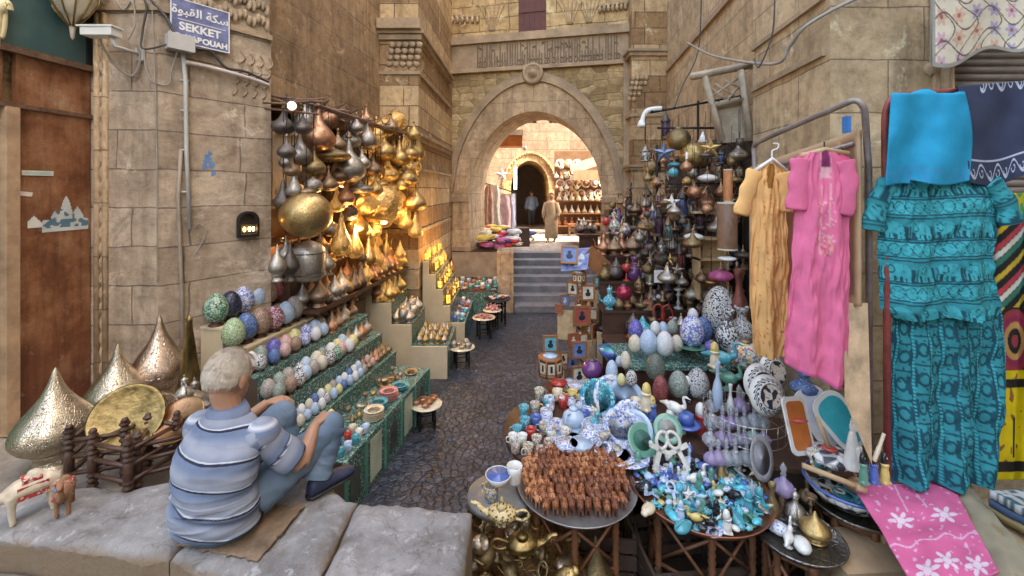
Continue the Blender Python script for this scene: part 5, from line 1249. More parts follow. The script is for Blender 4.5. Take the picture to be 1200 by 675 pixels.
b.ball(HP(0,.092,-.058), (.024,.012,.006), 8, M=HM); b.ball(HP(0,.09,-.068), (.02,.012,.006), 8, M=HM); b.ball(HP(0,.075,-.1), (.022,.02,.016), 8, M=HM)
b.tube([HP(0,-.025,-.04), MP(-.02,.045,.53), MP(0,.03,.45)], [.058,.058,.07], 14)
b.tube([MP(0,.02,.08), MP(0,.0,.25), MP(0,.02,.38)], [.10,.10,.09], 16)
b.tube([sh_r, el_r], [.035,.040], 12); b.tube([el_r, el_r.lerp(wr_r,.35), wr_r], [.041,.042,.026], 12)
b.tube([sh_l, el_l], [.035,.040], 12); b.tube([el_l, el_l.lerp(wr_l,.35), wr_l], [.041,.042,.026], 12)
for (hp_, kn, an) in ((hp_r,kn_r,an_r),(hp_l,kn_l,an_l)): b.tube([hp_, kn], [.08,.055], 12); b.tube([kn, kn.lerp(an,.4), an], [.055,.052,.035], 12)
def hand(b, w, d, up, side):
    d = d.normalized(); s_ = d.cross(up).normalized(); up = s_.cross(d).normalized()
    palm = w+d*.045
    b.tube([w, w+d*.03, w+d*.085], [.026,.034,.034], 10, flat=.55)
    for k, (o, L) in enumerate(((-.027,.062),(-.009,.072),(.009,.068),(.026,.055))):
        p0 = w+d*.078+s_*o; p1 = p0+d*L*.45-up*.012; p2 = p1+d*L*.3-up*.022; p3 = p2+d*L*.1-up*.022
        b.tube([p0, p1, p2, p3], [.0098,.0092,.0085,.0075], 8)
    t0 = w+d*.028+s_*(.028*side); b.tube([t0, t0+d*.03+s_*.02*side-up*.008, t0+d*.058+s_*.018*side-up*.024], [.013,.0115,.009], 8)
hand(b, wr_r, Vector((.03,.10,.01)), Vector((-.3,0,1)), -1)
hand(b, wr_l, Vector((.08,.06,0)), Vector((0,0,1)), 1)
link('body', fuse(b, .0052, 2, 'body'), SKIN, man)
# hair: cap of short strands over skull
HAIR = pmat('grey blond hair', (.58,.50,.40), .55, 0, .45, 30, .2, 60, rnd=False)
b = MB()
def hf(u, v):
    th = 2*PI*u; ph = PI*.02+v*PI*.60
    x, y, z = math.sin(ph)*math.cos(th), math.sin(ph)*math.sin(th), math.cos(ph)
    n = noise.noise(Vector((x*4,y*4,z*4)))*.035+noise.noise(Vector((x*16,y*16,z*5)))*.02
    n -= .11 if (abs(x) > .72 and -.25 < y < .45 and z < .12) else 0
    # face side: hairline stays high
    k = 1.10+n
    p = HP(x*.076*k, -.005+y*.095*k, .02+z*.100*k)
    if y > .35 and z < .55-(.0): p = HP(x*.070, -.005+y*.088, .02+z*.09)
    return p
b.grid(hf, 48, 26, closeu=True); b.c = None
rs = random.Random(5)
for q in range(3600):
    th = rs.uniform(0, 2*PI); ph = math.acos(rs.uniform(-.25, 1)); x, y, z = math.sin(ph)*math.cos(th), math.sin(ph)*math.sin(th), math.cos(ph)
    if y > .35 and z < .55: continue
    if abs(x) > .72 and -.25 < y < .45 and z < .12: continue
    r0 = 1.10; p = HP(x*.076*r0, -.005+y*.095*r0, .02+z*.1*r0); nrm = (p-HP(0,-.005,.02)).normalized()
    dn = (HU*-1+HF*-.5+HL*rs.uniform(-.4,.4)); tg = (dn-nrm*dn.dot(nrm)).normalized()
    if z > .75: tg = (HF*-.6+HL*rs.uniform(-.8,.8)); tg = (tg-nrm*tg.dot(nrm)).normalized()
    L = rs.uniform(.022,.045); sd = nrm.cross(tg)*.0013
    q0 = p; q1 = p+tg*L*.5+nrm*.004; q2 = p+tg*L+nrm*rs.uniform(-.002,.008)
    b.add([q0-sd, q0+sd, q1+sd, q1-sd, q2], [(0,1,2,3),(3,2,4)], 0, True)
part('hair', b, HAIR, man)
# shirt: lofted torso + sleeves, stripes run round the body
def stripe(s):   # s metres along
    t_ = (s/.098) % 1.0
    base = Vector((.13,.175,.265)).lerp(Vector((.27,.295,.35)), .5-.5*math.cos(2*PI*(t_+.1)))
    if t_ < .085: return (.02,.025,.05)
    if t_ < .13: return (.50,.52,.55)
    return tuple(base)
def torsoc(v, k, p):
    u = (p-PV).dot(UP)+.045*math.cos(2*PI*k)*1.0*(1-v)+.012*noise.noise(Vector((k*5, v*3, 1)))
    return stripe(u+.01)
keys = [(0,-.035,.035,.150,.115),(0,-.05,.06,.182,.130),(0,-.055,.12,.194,.138),(0,-.06,.22,.186,.126),(0,-.05,.31,.192,.125),(0,-.03,.37,.200,.118),(0,.0,.43,.188,.100),(-.005,.02,.48,.145,.088),(-.012,.035,.52,.088,.074)]
rings = []
for (l, f, u, rx, ry) in interp(keys, 44):
    tilt = (FW+UP*-.15).normalized()
    rings.append((MP(l, f, u), LX, FW, rx, ry))
b = MB(); loft(b, rings, 72, cfn=torsoc)
# wrinkles
for i, v in enumerate(b.v):
    p = Vector(v); k = Vector((p.dot(LX)*6, p.z*14, 3)); k2_ = Vector((p.dot(LX)*2.5+p.z*9, p.z*5, 8))
    d = (p-MP(0,0,p.z-PV.z)); d.z = 0
    if d.length > .01:
        dd = d.normalized(); lz = p.z-PV.z
        w1 = noise.noise(Vector((p.dot(LX)*5+lz*22, lz*9, 4))); w2 = 1-abs(noise.noise(Vector((p.dot(LX)*4-lz*13, lz*16, 9))))*2.2
        p += dd*(.010*noise.noise(k)+.014*noise.noise(k2_)+.012*w1*(1.2 if lz < .2 else .6)+.010*max(0,w2)*(1.3 if lz < .22 else .5))
    b.v[i] = tuple(p)
def sleeve(b, a, e, frac, r0, r1):
    end = a.lerp(e, frac); d = (e-a).normalized(); ax = d.cross(UP).normalized(); ay = ax.cross(d).normalized(); rings = []; n = 40
    for i in range(n+1):
        t_ = i/n; rr_ = r0+(r1-r0)*t_; rr_ *= 1+.05*math.sin(t_*9)
        p = (a-d*.06).lerp(end, t_)
        rr_ *= (.62+.38*min(1, i/6)**.5)
        rings.append((p, ax, ay, rr_, rr_*.95))
    L = (end-a).length
    loft(b, rings, 28, cfn=lambda v, k, p: stripe(v*(L+.06)+.02+.01*math.sin(2*PI*k)))
sleeve(b, sh_r+LX*-.025+UP*-.012, el_r, .82, .080, .076); sleeve(b, sh_l+LX*.03+UP*-.012, el_l, .85, .086, .07)
for c_, r_ in ((sh_r+LX*-.012+UP*-.004, .079), (sh_l+LX*.012+UP*-.004, .078)):
    o_ = len(b.v); b.ball(c_, (r_, r_*.98, r_*.92), 22); b.c += [stripe((Vector(v)-PV).dot(UP)+.012) for v in b.v[o_:]]
part('shirt', b, attrmat('striped jersey', .85, .35, 300), man)
b = MB(); cr = []
for i in range(9): t_ = i/8; cr.append((MP(-.014-.014*t_,.036+.014*t_,.500+.055*t_), LX, FW, .098-.022*t_+.012*math.sin(t_*PI), .084-.014*t_))
loft(b, cr, 32, cfn=lambda v, k, p: (.17,.21,.30) if .12 < v < .9 else (.12,.15,.24)); part('collar', b, attrmat('striped jersey'), man)
# jeans
def jc(v, k, p): 
    n = noise.noise(p*9); f = .5+.5*n
    return tuple(Vector((.075,.125,.19)).lerp(Vector((.20,.27,.34)), f*.8))
b = MB()
hipk = [(MP(0,-.02,.02),.165,.135),(MP(0,-.01,.09),.185,.15),(MP(0,.03,.16),.175,.13)]
loft(b, [(c, LX, FW, rx, ry) for c, rx, ry in hipk], 36, cfn=jc)
for (hp_, kn, an) in ((hp_r,kn_r,an_r),(hp_l,kn_l,an_l)):
    for seg, rr0, rr1 in (((hp_, kn), .098,.075),((kn, an), .074,.058)):
        a, e = seg; d = (e-a).normalized(); ax = d.cross(UP).normalized(); ay = ax.cross(d).normalized(); rings = []; n = 60
        for i in range(n+1):
            t_ = i/n; rr_ = (rr0+(rr1-rr0)*t_)*(1+.035*math.sin(t_*23)+.05*noise.noise(Vector((t_*11, a.x*9, 0)))); p = a.lerp(e, t_)+Vector((0,0,-.012*math.sin(t_*PI)))
            rings.append((p, ax, ay, rr_, rr_))
        o_ = len(b.v); loft(b, rings, 40, cfn=jc)
        for i_ in range(o_, len(b.v)):
            p = Vector(b.v[i_]); w_ = noise.noise(Vector((p.x*9, p.y*9, p.z*24)))*.010+max(0, .4-abs(noise.noise(Vector((p.x*14+p.z*10, p.y*10, p.z*12)))))*.016; c_ = a.lerp(e, .5); d_ = p-a-d*((p-a).dot(d)); 
            if d_.length > 1e-4: b.v[i_] = tuple(p+d_.normalized()*w_)
    b.ball(kn, .076, 16); b.c += [jc(0,0,Vector(v)) for v in b.v[len(b.c):]]
part('jeans', b, attrmat('denim', .9, .3, 400), man)
NAVY = pmat('navy shoe', (.02,.03,.07), .5, 0, .3, 20, .1, 60)
for an, dr in ((an_r, Vector((.66,.75,0))), (an_l, Vector((.3,.95,0)))):
    dr.normalize(); b = MB(); sd = Vector((-dr.y, dr.x, 0)); heel = Vector((an.x, an.y, 1.03))-dr*.05
    rings = []
    for t_, w, h in ((0,.022,.02),(.04,.036,.05),(.12,.04,.058),(.3,.04,.055),(.5,.043,.042),(.72,.048,.032),(.9,.042,.026),(1,.016,.014)):
        rings.append((heel+dr*(.25*t_)+UP*(h*.6-.012+.018*t_), sd, UP, w, h*.8))
    loft(b, rings, 20); b.c = None; s_ = part('shoe', b, NAVY, man)
    b = MB(); rings = []
    for t_, w in ((-.02,.02),(.04,.04),(.3,.042),(.5,.046),(.72,.051),(.92,.044),(1.02,.016)): rings.append((heel+dr*(.25*t_)+UP*(-.018+.018*max(0,t_)), sd, UP, w, .012))
    loft(b, rings, 20); b.c = None; part('sole', b, BLACK, s_)
b = MB(); M = Matrix.Translation(MP(.09,-.02,-.0)) @ Matrix.Rotation(-.2, 4, 'Z')
def fm(u, v):
    ex = .012*noise.noise(Vector((v*14, u*2, 1))); ey = .014*noise.noise(Vector((u*16, v*2, 5)))
    return M @ Vector((-.20+.42*u+ex, -.13+.30*v+ey, .014+.010*noise.noise(Vector((u*5, v*5, 2)))+.004*noise.noise(Vector((u*22, v*22, 2)))+(.02*max(0,u-.8)*5*v)))
b.grid(fm, 60, 44); b.c = None
o = single('floor_mat', b, pmat('brown cardboard', (.24,.16,.10), .9, 0, .5, 5, .3, 30), 'brown cardboard sheet under the seated man', 'mat'); s_ = o.modifiers.new('s', 'SOLIDIFY'); s_.thickness = .012
put('egg', 'yellow_ball', PATT['multicolour'] if False else CER['yellow'], 'small yellow ornament held in the seated man\'s hand', 'ornament', wr_r+Vector((.035,.11,-.055)), .075, .3)
# far people
def farperson(loc, h, rz, robe, label, bag=None, stride=.0):
    t = thing('person', label, 'person', loc, rz); b = MB()
    b.ball((0,0,.93*h), (.05*h,.058*h,.068*h), 14); b.ball((0,.056*h,.92*h), (.01*h,.012*h,.012*h), 6)
    b.tube([(0,0,.88*h),(0,0,.8*h)], .033*h, 10); b.tube([(-.1*h,0,.79*h),(.1*h,0,.79*h)], .04*h, 8); b.tube([(0,0,.8*h),(0,0,.5*h)], [.075*h,.08*h], 12)
    for s in (-1,1):
        b.tube([(s*.12*h,0,.79*h),(s*.15*h,-.02,.62*h),(s*.13*h,.08*h,.5*h)], [.03*h,.026*h,.018*h], 8); b.ball((s*.13*h,.1*h,.48*h), (.014*h,.02*h,.03*h), 8)
        for q in range(4): b.tube([(s*.13*h+(q-1.5)*.008*h,.1*h,.465*h),(s*.13*h+(q-1.5)*.009*h,.115*h,.44*h)], .0045*h, 6)
        b.tube([(s*.05*h,0,.5*h),(s*.055*h,s*stride*.5,.27*h),(s*.055*h,s*stride,.03*h)], [.055*h,.04*h,.026*h], 8); b.tube([(s*.055*h,s*stride-.02,.02*h),(s*.055*h,s*stride+.09*h,.015*h)], .02*h, 8)
    link('body', fuse(b, .014, 1), SKIN, t)
    b = MB(); keys = [(.0,.135 if robe[1] else .10,.12 if robe[1] else .08),(0,.13,.1),(0,.11,.09),(0,.115,.08),(0,.06,.05)]; zz = [.08 if robe[1] else .47,.45,.6,.76,.84]
    if not robe[1]: zz = [.45,.52,.62,.76,.84]
    loft(b, [(Vector((0,0,z*h)), Vector((1,0,0)), Vector((0,1,0)), k[1]*h, k[2]*h) for z, k in zip(zz, keys)], 20); b.c = None
    for s in (-1,1): b.tube([(s*.1*h,0,.79*h),(s*.155*h,-.02,.61*h),(s*.135*h,.07*h,.52*h)], [.05*h,.045*h,.045*h], 10)
    part('robe' if robe[1] else 'shirt', b, robe[0], t)
    if not robe[1]:
        b = MB()
        for s in (-1,1): b.tube([(s*.05*h,0,.52*h),(s*.055*h,s*stride*.5,.27*h),(s*.055*h,s*stride,.06*h)], [.07*h,.055*h,.042*h], 10)
        part('trousers', b, pmat('dark trousers', (.03,.035,.05), .9), t)
    part('hair', MB().ball((0,-.01*h,.95*h), (.054*h,.058*h,.056*h), 12), pmat('dark hair', (.03,.025,.02), .7), t)
    return t
farperson(P(646,0,13.2)*1 + Vector((0,0,.98-P(646,0,13.2).z)), 1.52, PI*.9, (pmat('cream robe', (.50,.38,.25), .9), True), 'person in a cream robe walking across the sunlit court', stride=.12)
q = P(623,0,18.3); farperson(Vector((q.x,q.y,.98)), 1.6, .3, (pmat('pale blue shirt', (.14,.22,.38), .9), False), 'person in pale blue shirt standing in the dark far archway', stride=.05)
q = P(608,0,14.8)
# ================================================================ RIGHT SIDE
# ---- garments
def garment(name, label, cat, rows, Y, depth, cfn, mat, fold=.02, nf=9, nx=60, res=.010, seed=1, sleeves=(), under=None, hem=0):
    """rows: (py, x left, x right) in photo pixels at depth Y -> closed, folded cloth body"""
    rows = [(CH-(py-222)/FX*Y, (xl-600)/FX*Y, (xr-600)/FX*Y) for py, xl, xr in rows]
    zt, zb = rows[0][0], rows[-1][0]; nv = max(8, int((zt-zb)/res)); b = MB()
    def at(z):
        for (z0,a0,b0),(z1,a1,b1) in zip(rows, rows[1:]):
            if z >= z1-1e-6:
                t_ = (z0-z)/(z0-z1); return a0+(a1-a0)*t_, b0+(b1-b0)*t_
        return rows[-1][1:]
    wob = 3 if zt-zb > .5 else 1
    def fn(u, v):
        z = zt+(zb-zt)*v; xl, xr = at(z); a = 2*PI*u; cx, hwid = (xl+xr)/2, (xr-xl)/2
        s = -math.cos(a); x = cx+hwid*s
        f = fold*(.15+v*.9)*math.sin(s*nf+.7*math.sin(v*wob+seed)+1.2*noise.noise(Vector((s*2, v*2.5, seed)))+seed)+fold*.7*noise.noise(Vector((s*3+seed, v*5, seed)))*(1 if v > .04 else .4)
        d = depth*(max(0,1-s*s))**.5*(.55+.45*min(1, v*4))
        y = Y-d*math.sin(a)*1.0+f*(1 if math.sin(a) > -.2 else .6)
        y += .010*noise.noise(Vector((s*7+v*3, v*13, seed+4)))+.006*noise.noise(Vector((s*18, v*9, seed+7)))+.008*max(0, .35-abs(noise.noise(Vector((s*3+v*6, v*4-s*2, seed+2)))))*2
        zz = z+(.008*math.sin(s*nf*.8+seed)-hem*s)*v**5
        return Vector((x+.006*noise.noise(Vector((v*9,seed,s))), y, zz))
    nu = nx*2
    def cc(u, v):
        s = -math.cos(2*PI*u); 
        return cfn(s, v, math.sin(2*PI*u) > -.05)
    b.grid(fn, nu, nv, cfn=cc, closeu=True)
    for (pts, r0, r1, sc) in sleeves:
        n = 14; path = smooth_path([P(px, py, Y-.01) for px, py in pts], n); rings = []
        for i, p in enumerate(path):
            d = (path[min(i+1,len(path)-1)]-path[max(0,i-1)]).normalized(); ax = d.cross(Vector((0,1,0))).normalized(); t_ = i/(len(path)-1)
            rings.append((p, ax, Vector((0,1,0)), r0+(r1-r0)*t_+.006*math.sin(t_*17), depth*.6))
        loft(b, rings, 22, cfn=lambda v, k, p: sc(v, k))
    t = thing(name, label, cat); part('cloth', b, mat, t); return t
def lerp3(a, b, t): return tuple(x+(y-x)*t for x, y in zip(a, b))
def nz(x, y, s=0): return noise.noise(Vector((x, y, s)))
# pink dress
PK = (.76,.17,.31)
def pinkc(s, v, front):
    if front and abs(s) < .5 and v < .62:
        e = nz(s*16, v*40, 1); bandw = .12+.10*math.sin(v*11)**2
        if abs(abs(s)-.14) < .035 and v < .45 and e > -.1: return (.72,.36,.38)
        if (s-.05)**2/.04+(v-.42)**2/.0016 < 1 and nz(s*30, v*70, 2) > -.05: return (.66,.42,.20) if nz(s*18, v*60) > 0 else (.55,.10,.18)
        if abs(s) < .32 and .2 < v < .4 and nz(s*20, v*55, 5) > .22: return (.78,.45,.42)
        if v < .12 and abs(s) < .13+.2*(.12-v): return (.20,.03,.10) if v < .07 else (.75,.4,.45)
    if v > .985: return (.60,.10,.27)
    return PK
t = garment('hanging_dress', 'pink embroidered short sleeved dress hanging on the wooden panel', 'dress',
    [(178,940,988),(186,932,998),(205,930,1000),(240,934,994),(285,930,996),(340,926,998),(395,922,998),(425,921,996),(443,922,994)], 2.36, .036, pinkc, SILK, .018, 7, seed=2, hem=.075,
    sleeves=[([(938,186),(936,215),(933,246)],.052,.062,lambda v,k: PK if v < .93 else (.62,.10,.28)),([(990,188),(994,215),(987,252)],.05,.058,lambda v,k: PK if v < .93 else (.62,.10,.28))])
# orange dress
ORG = (.86,.50,.20)
def orgc(s, v, front):
    if front:
        if v < .13 and abs(s) < .3*(1-v*5): return (.30,.13,.03)
        if abs(abs(s)-.22-.1*math.sin(v*6)) < .05 and nz(s*30, v*60) > .30 and .08 < v < .5: return (.62,.24,.08)
        if abs(s) < .08 and v < .3 and (v*50) % 1 < .25: return (.66,.30,.10)
        if v > .42 and abs(s) < .75 and nz(s*14, v*42, 7) > .40: return (.52,.13,.07) if nz(s*40, v*80) > 0 else (.80,.58,.3)
    return ORG
t = garment('hanging_dress', 'orange yellow embroidered dress on a white hanger beside the pink dress', 'dress',
    [(192,893,912),(200,880,922),(215,876,924),(245,880,921),(300,879,923),(360,880,924),(400,881,924),(418,886,920)], 2.72, .034, orgc, SILK, .016, 6, seed=5,
    sleeves=[([(885,200),(876,225),(868,252)],.05,.052,lambda v,k: ORG if v < .93 else (.6,.3,.08)),([(917,202),(922,225),(921,248)],.045,.05,lambda v,k: ORG)])
t = thing('clothes_hanger', 'white plastic hanger carrying the orange dress', 'hanger'); b = MB()
b.tube([P(885,200,2.7), P(905,186,2.7), P(922,200,2.7)], .012, 8); part('body', b, WHITEP, t)
part('hook', MB().tube(smooth_path([P(905,187,2.7), P(905,177,2.7), P(911,174,2.7), P(912,169,2.7), P(906,168,2.7)]), .005, 6), WHITEP, t)
t = thing('clothes_hanger', 'wooden hanger carrying the pink dress', 'hanger')
part('body', MB().tube([P(938,183,2.36), P(966,175,2.36), P(994,180,2.36)], .014, 8), WOODT, t); part('hook', MB().tube([P(966,175,2.36),P(966,166,2.36)], .004, 6), BLACK, t)
o = single('clothes_peg', MB().box(-.010,.010,-.02,.02,-.045,.045), pmat('blue plastic', (.03,.22,.62), .4), 'bright blue plastic clip at the top of the wooden panel', 'clip', loc=P(992,146,2.38))
# elephants shirt pattern
TQ = (.010,.25,.29); TQ2 = (.02,.37,.42); DK = (.006,.07,.10)
def elef(x, y):
    if ((x-.55)/.34)**2+((y-.40)/.33)**2 < 1: return True
    if ((x-.20)/.17)**2+((y-.36)/.25)**2 < 1: return True
    if .03 < x < .11 and .35 < y < .92: return True
    if y > .5 and y < .97 and (.26 < x < .38 or .42 < x < .52 or .66 < x < .76 or .78 < x < .89): return True
    return False
ELE = ["..............",
       "...########...",
       "..###########.",
       ".#############",
       ".#############",
       "##############",
       "##############",
       "#.####..###.##",
       "#.###....###.#",
       "..###....###..",
       "..###....###.."]
def bandcol(x, v):   # x metres across, v metres down
    r = v % .236
    if r < .008 or .130 < r < .140 or .218 < r < .226: return DK
    if r < .125:           # elephant row
        u = (x/.145) % 1.0; q = (r-.014)/.108
        if 0 <= q < 1:
            xx = u*1.12; 
            if xx < 1 and elef(xx, q):
                if abs(math.hypot((xx-.3)/.10, (q-.36)/.2)-1) < .16: return DK
                return TQ2 if nz(x*60, v*60) < .34 else TQ
            if abs(u-.95) < .03 and .3 < q < .9: return TQ
        return DK if q > .30 else TQ
    if .140 < r < .218:
        u = (x/.052) % 1.0; q = (r-.179)/.034
        d = (u-.5)**2*4+q*q
        if .75 < d < 1.0: return DK
        return TQ2 if nz(x*80, v*80) < .2 else TQ
    return TQ
def elec(w_, h_):
    return lambda s, v, front: bandcol(s*w_+5+.02*math.sin(v*7), v*h_+.008*math.sin(s*3.5)) if v > .02 else TQ
HS = (372-206)/FX*2.42
t = garment('hanging_shirt', 'turquoise elephant patterned shirt hanging under the cyan shawl', 'shirt',
    [(204,1062,1140),(212,1036,1164),(232,1026,1178),(260,1030,1172),(300,1032,1166),(340,1034,1170),(362,1036,1180),(372,1046,1176)], 2.42, .06, elec(.36,HS), CLOTH, .026, 7, nx=170, res=.0042, seed=9,
    sleeves=[([(1042,212),(1028,240),(1022,270)],.05,.066,lambda v,k: bandcol(k*.4, v*.28)),([(1160,212),(1178,238),(1184,262)],.05,.066,lambda v,k: bandcol(k*.4+.1, v*.28+.1))])
def trouc(s, v, front):
    x = s*.36; q = v*1.0
    k = (x/.085) % 1
    if k < .1: return DK
    if k < .22: return TQ2 if (q/.02) % 1 < .7 else DK
    r = (q+.05*math.floor(x/.085)) % .16
    if r < .01: return DK
    u = (k-.22)/.78; e = nz(x*55, q*55)
    if .03 < r < .13: return DK if (abs(u-.5) > .36) or e > .42 or abs(math.hypot((u-.5)*.6, (r-.08)*6)-.2) < .05 else TQ
    return TQ if e < .35 else DK
t = garment('hanging_trousers', 'turquoise and black patterned loose trousers hanging below the elephant shirt', 'trousers',
    [(360,1046,1174),(400,1046,1178),(450,1044,1178),(500,1045,1176),(540,1048,1172),(566,1052,1168)], 2.46, .045, trouc, CLOTH, .040, 9, nx=150, res=.005, seed=4)
def sheet(name, label, cat, fn, nu, nv, cfn, mat, th=.004):
    b = MB(); b.grid(fn, nu, nv, cfn=cfn); o = single(name, b, mat, label, cat); s_ = o.modifiers.new('s', 'SOLIDIFY'); s_.thickness = th; return o
CY = (.0,.30,.50)
def cyf(u, v):   # folded over the rail
    if v < .3: return P(1044+86*u, 142-32*math.sin(v/.3*PI/2)+8*nz(u*3,v), 2.36+.12*(1-v/.3))
    w_ = (v-.3)/.7; l = 1044-7*w_; r = 1130+9*w_+4*math.sin(w_*4)
    return P(l+(r-l)*u, 110+104*w_-(3*math.sin(u*7))*w_+(4 if u < .3 else 0)*w_, 2.33-.02*math.sin(u*9+w_*3)*(.4+w_)-.015*nz(u*4, w_*3))
sheet('shawl', 'bright cyan shawl draped over the top of the clothes rack', 'shawl', cyf, 80, 90, lambda u, v: lerp3(CY, (.05,.25,.45), .7) if v > .86 and nz(u*26, v*40) > .12 else CY, SILK, .006)
NV = (.035,.045,.085)
def scroll(u, v):
    if v > .80 or (v < .34 and u > .25):
        q = (v-.80)/.2 if v > .8 else (v-.1)/.22
        x = u*9; k = x-math.floor(x)-.5; yy = (q-.5)*1.1
        r = math.hypot(k, yy); a = math.atan2(yy, k)
        if abs(r-(.14+.05*a)) < .035 or abs(yy-.32*math.sin(x*PI)) < .05: return (.45,.48,.55)
        if v > .8 and (abs(q-.04) < .035): return (.42,.45,.52)
    return NV
def nvf(u, v):
    if v < .22: return P(1122+100*u, 128-26*math.sin(v/.22*PI/2)-8*u, 2.42+.14*(1-v/.22))
    w_ = (v-.22)/.78; l = 1122+14*w_
    return P(l+(1222-l)*u, 102-8*u+(112+6*math.sin(u*5))*w_, 2.38-.022*math.sin(u*8+w_*2)*(.3+w_)-.02*nz(u*3, w_*3, 4))
sheet('shawl', 'dark navy shawl with pale scroll embroidery draped at the right', 'shawl', nvf, 230, 200, scroll, CLOTH, .006)
# yellow/black printed cloth far right + striped cloths
def yelc(u, v):
    X, V = u*1.0, v*3.2
    if v < .10: return (.10,.35,.12) if nz(X*8, V*8) > 0 else (.65,.55,.05)
    if v < .40:
        k = (X*.6+V*1.0)/.085 % 1
        c = [(.02,.02,.02),(.55,.06,.08),(.7,.68,.6),(.03,.2,.14),(.02,.02,.02),(.65,.45,.05)][int(((X*.6+V)/.085) % 6)]
        return c if k > .15 else (.02,.02,.02)
    if v < .62:
        r = math.hypot(X-.35, (V-1.65)*1.0); return [(.35,.05,.06),(.02,.02,.02),(.55,.3,.1),(.3,.03,.08)][int(r*14) % 4] if r < .42 else (.70,.52,.03)
    if (.30 < X < .36 or .62 < X < .66) and .5 < (V % 1) < .95: return (.02,.02,.02)
    if abs(V-2.12) < .05 or abs(V-3.05) < .06: return (.03,.02,.02)
    if nz(X*9, V*9, 3) > .38: return (.30,.10,.05)
    return (.72,.56,.02)
sheet('printed_cloth', 'yellow red and black printed cloth hanging at the far right edge', 'cloth', lambda u, v: P(1166+64*u, 226+336*v, 2.62-.03*math.sin(u*10+v*2)), 70, 300, yelc, CLOTH, .006)
# floral hanging (top right)
def flor(u, v):
    if u < .03 or v > .95: return (.30,.28,.24)
    x, y = u*7, v*4
    if abs((x+.7*math.sin(y*2.1)) % 1.6-.8) < .05 or abs((y+.5*math.sin(x*2)) % 1.3-.65) < .05: return (.16,.11,.10)
    cx, cy = (math.floor(x/1.2)+.5)*1.2, (math.floor(y/1.1)+.5)*1.1; r = math.hypot(x-cx, y-cy); a = math.atan2(y-cy, x-cx)
    if r < .36+.1*math.cos(6*a): return (.36,.12,.10) if r < .12 else [(.52,.35,.40),(.58,.38,.28),(.35,.33,.45)][int(cx*3+cy*5) % 3]
    return (.62,.55,.42)
sheet('embroidered_hanging', 'cream floral embroidered hanging with grey border above the roller shutter', 'textile', lambda u, v: P(1092+120*u, -22+(100-26*u+6*math.sin(u*9))*v, 2.95-.03*math.sin(u*6+v)), 160, 110, flor, CLOTH, .006)
# ---- racks and panel
t = thing('clothes_rack', 'grey metal pipe clothes rack holding the orange and pink dresses', 'clothes rack'); b = MB()
b.tube(smooth_path([P(884,200,3.05), P(885,188,3.05), P(884,172,3.0), P(896,163,2.9), P(980,126,2.42), P(1002,118,2.34), P(1012,126,2.32), P(1014,140,2.34)], 6)+[P(1018,200,2.44), P(1019,520,2.5)], .017, 10)
b.tube([P(884,172,3.0),P(884,330,3.05)], .016, 8); b.tube([P(880,203,3.0),P(1000,168,2.40)], .012, 8)
part('pipe', b, pmat('grey iron pipe', (.30,.25,.23), .5, .5, .4, 10, .3, 50), t)
t = thing('clothes_rack', 'dark red metal pipe rack holding the turquoise clothes', 'clothes rack'); b = MB()
b.tube([P(1040,555,2.44)]+smooth_path([P(1039,300,2.44), P(1037,160,2.44), P(1040,124,2.44), P(1052,112,2.44), P(1075,110,2.44)], 6)+[P(1215,100,2.46)], .018, 10)
b.tube([P(1052,204,2.44),P(1190,204,2.44)], .01, 8)
part('pipe', b, REDP, t)
def wp(u, v):
    n = nz(u*6, v*3)
    if u < .05 or u > .95 or v < .03 or v > .94: return (.50,.33,.20)
    if u < .16 or u > .84: return (.30,.16,.11)
    if (u < .2 or u > .80): return (.56,.38,.22)
    return (.42,.22,.16)
b = MB(); b.grid(lambda u, v: P(880+130*u, 196-(44*u)+(165+42*u)*v, 3.05-.66*u), 40, 40, cfn=wp)
o = single('wooden_screen', b, PAINTED, 'tan framed wooden panel standing behind the pink and orange dresses', 'panel'); s_ = o.modifiers.new('s', 'SOLIDIFY'); s_.thickness = .02
t = thing('plank', 'pale wooden plank with dark knots leaning behind the pink dress', 'plank'); b = MB()
b.add([P(988,355,2.42),P(1017,355,2.42),P(1022,545,2.34),P(990,470,2.34),P(988,355,2.45),P(1017,355,2.45),P(1022,545,2.37),P(990,470,2.37)], [(3,2,1,0),(4,5,6,7),(0,1,5,4),(1,2,6,5),(2,3,7,6),(3,0,4,7)]); part('board', b, pmat('pale pine', (.58,.42,.26), .7, 0, .5, 6, .2, 30), t)
# hanging row of grey mesh/hangers above orange dress
t = thing('wire_hangers', 'row of thin wire hangers on the grey rack rail', 'hangers'); b = MB()
for k in range(14):
    a = P(888+7.5*k, 199-2.1*k, 3.0-.045*k); b.tube([a+Vector((-.06,0,-.1)), a, a+Vector((.06,0,-.1)), a+Vector((-.06,0,-.1))], .0025, 4)
part('wire', b, BLACK, t)
# ---- mashrabiya chair-back frame on the wall
t = thing('lattice_screen', 'weathered grey wooden latticed frame leaning high against the right wall', 'frame')
def bar(b, x0, y0, x1, y1, w, Y=4.7): b.tube([P(x0,y0,Y), P(x1,y1,Y)], w, 4, flat=.7)
b = MB(); bar(b,810,90,881,76,.06); bar(b,826,90,846,165,.055,4.7); bar(b,868,82,880,165,.055,4.68); bar(b,832,124,872,116,.05); part('frame', b, WOODG, t)
b = MB(); 
for q in ((836,112,864,92),(838,98,862,114),(846,92,868,104),(834,104,852,118),(850,120,868,98)): bar(b,*q,.02,4.72)
part('lattice', b, WOODG, t); b = MB(); b.add([P(833,128,4.76),P(872,120,4.76),P(878,165,4.76),P(842,168,4.76)], [(3,2,1,0)]); o = part('panel', b, WOODG, t); s_ = o.modifiers.new('s','SOLIDIFY'); s_.thickness = .02
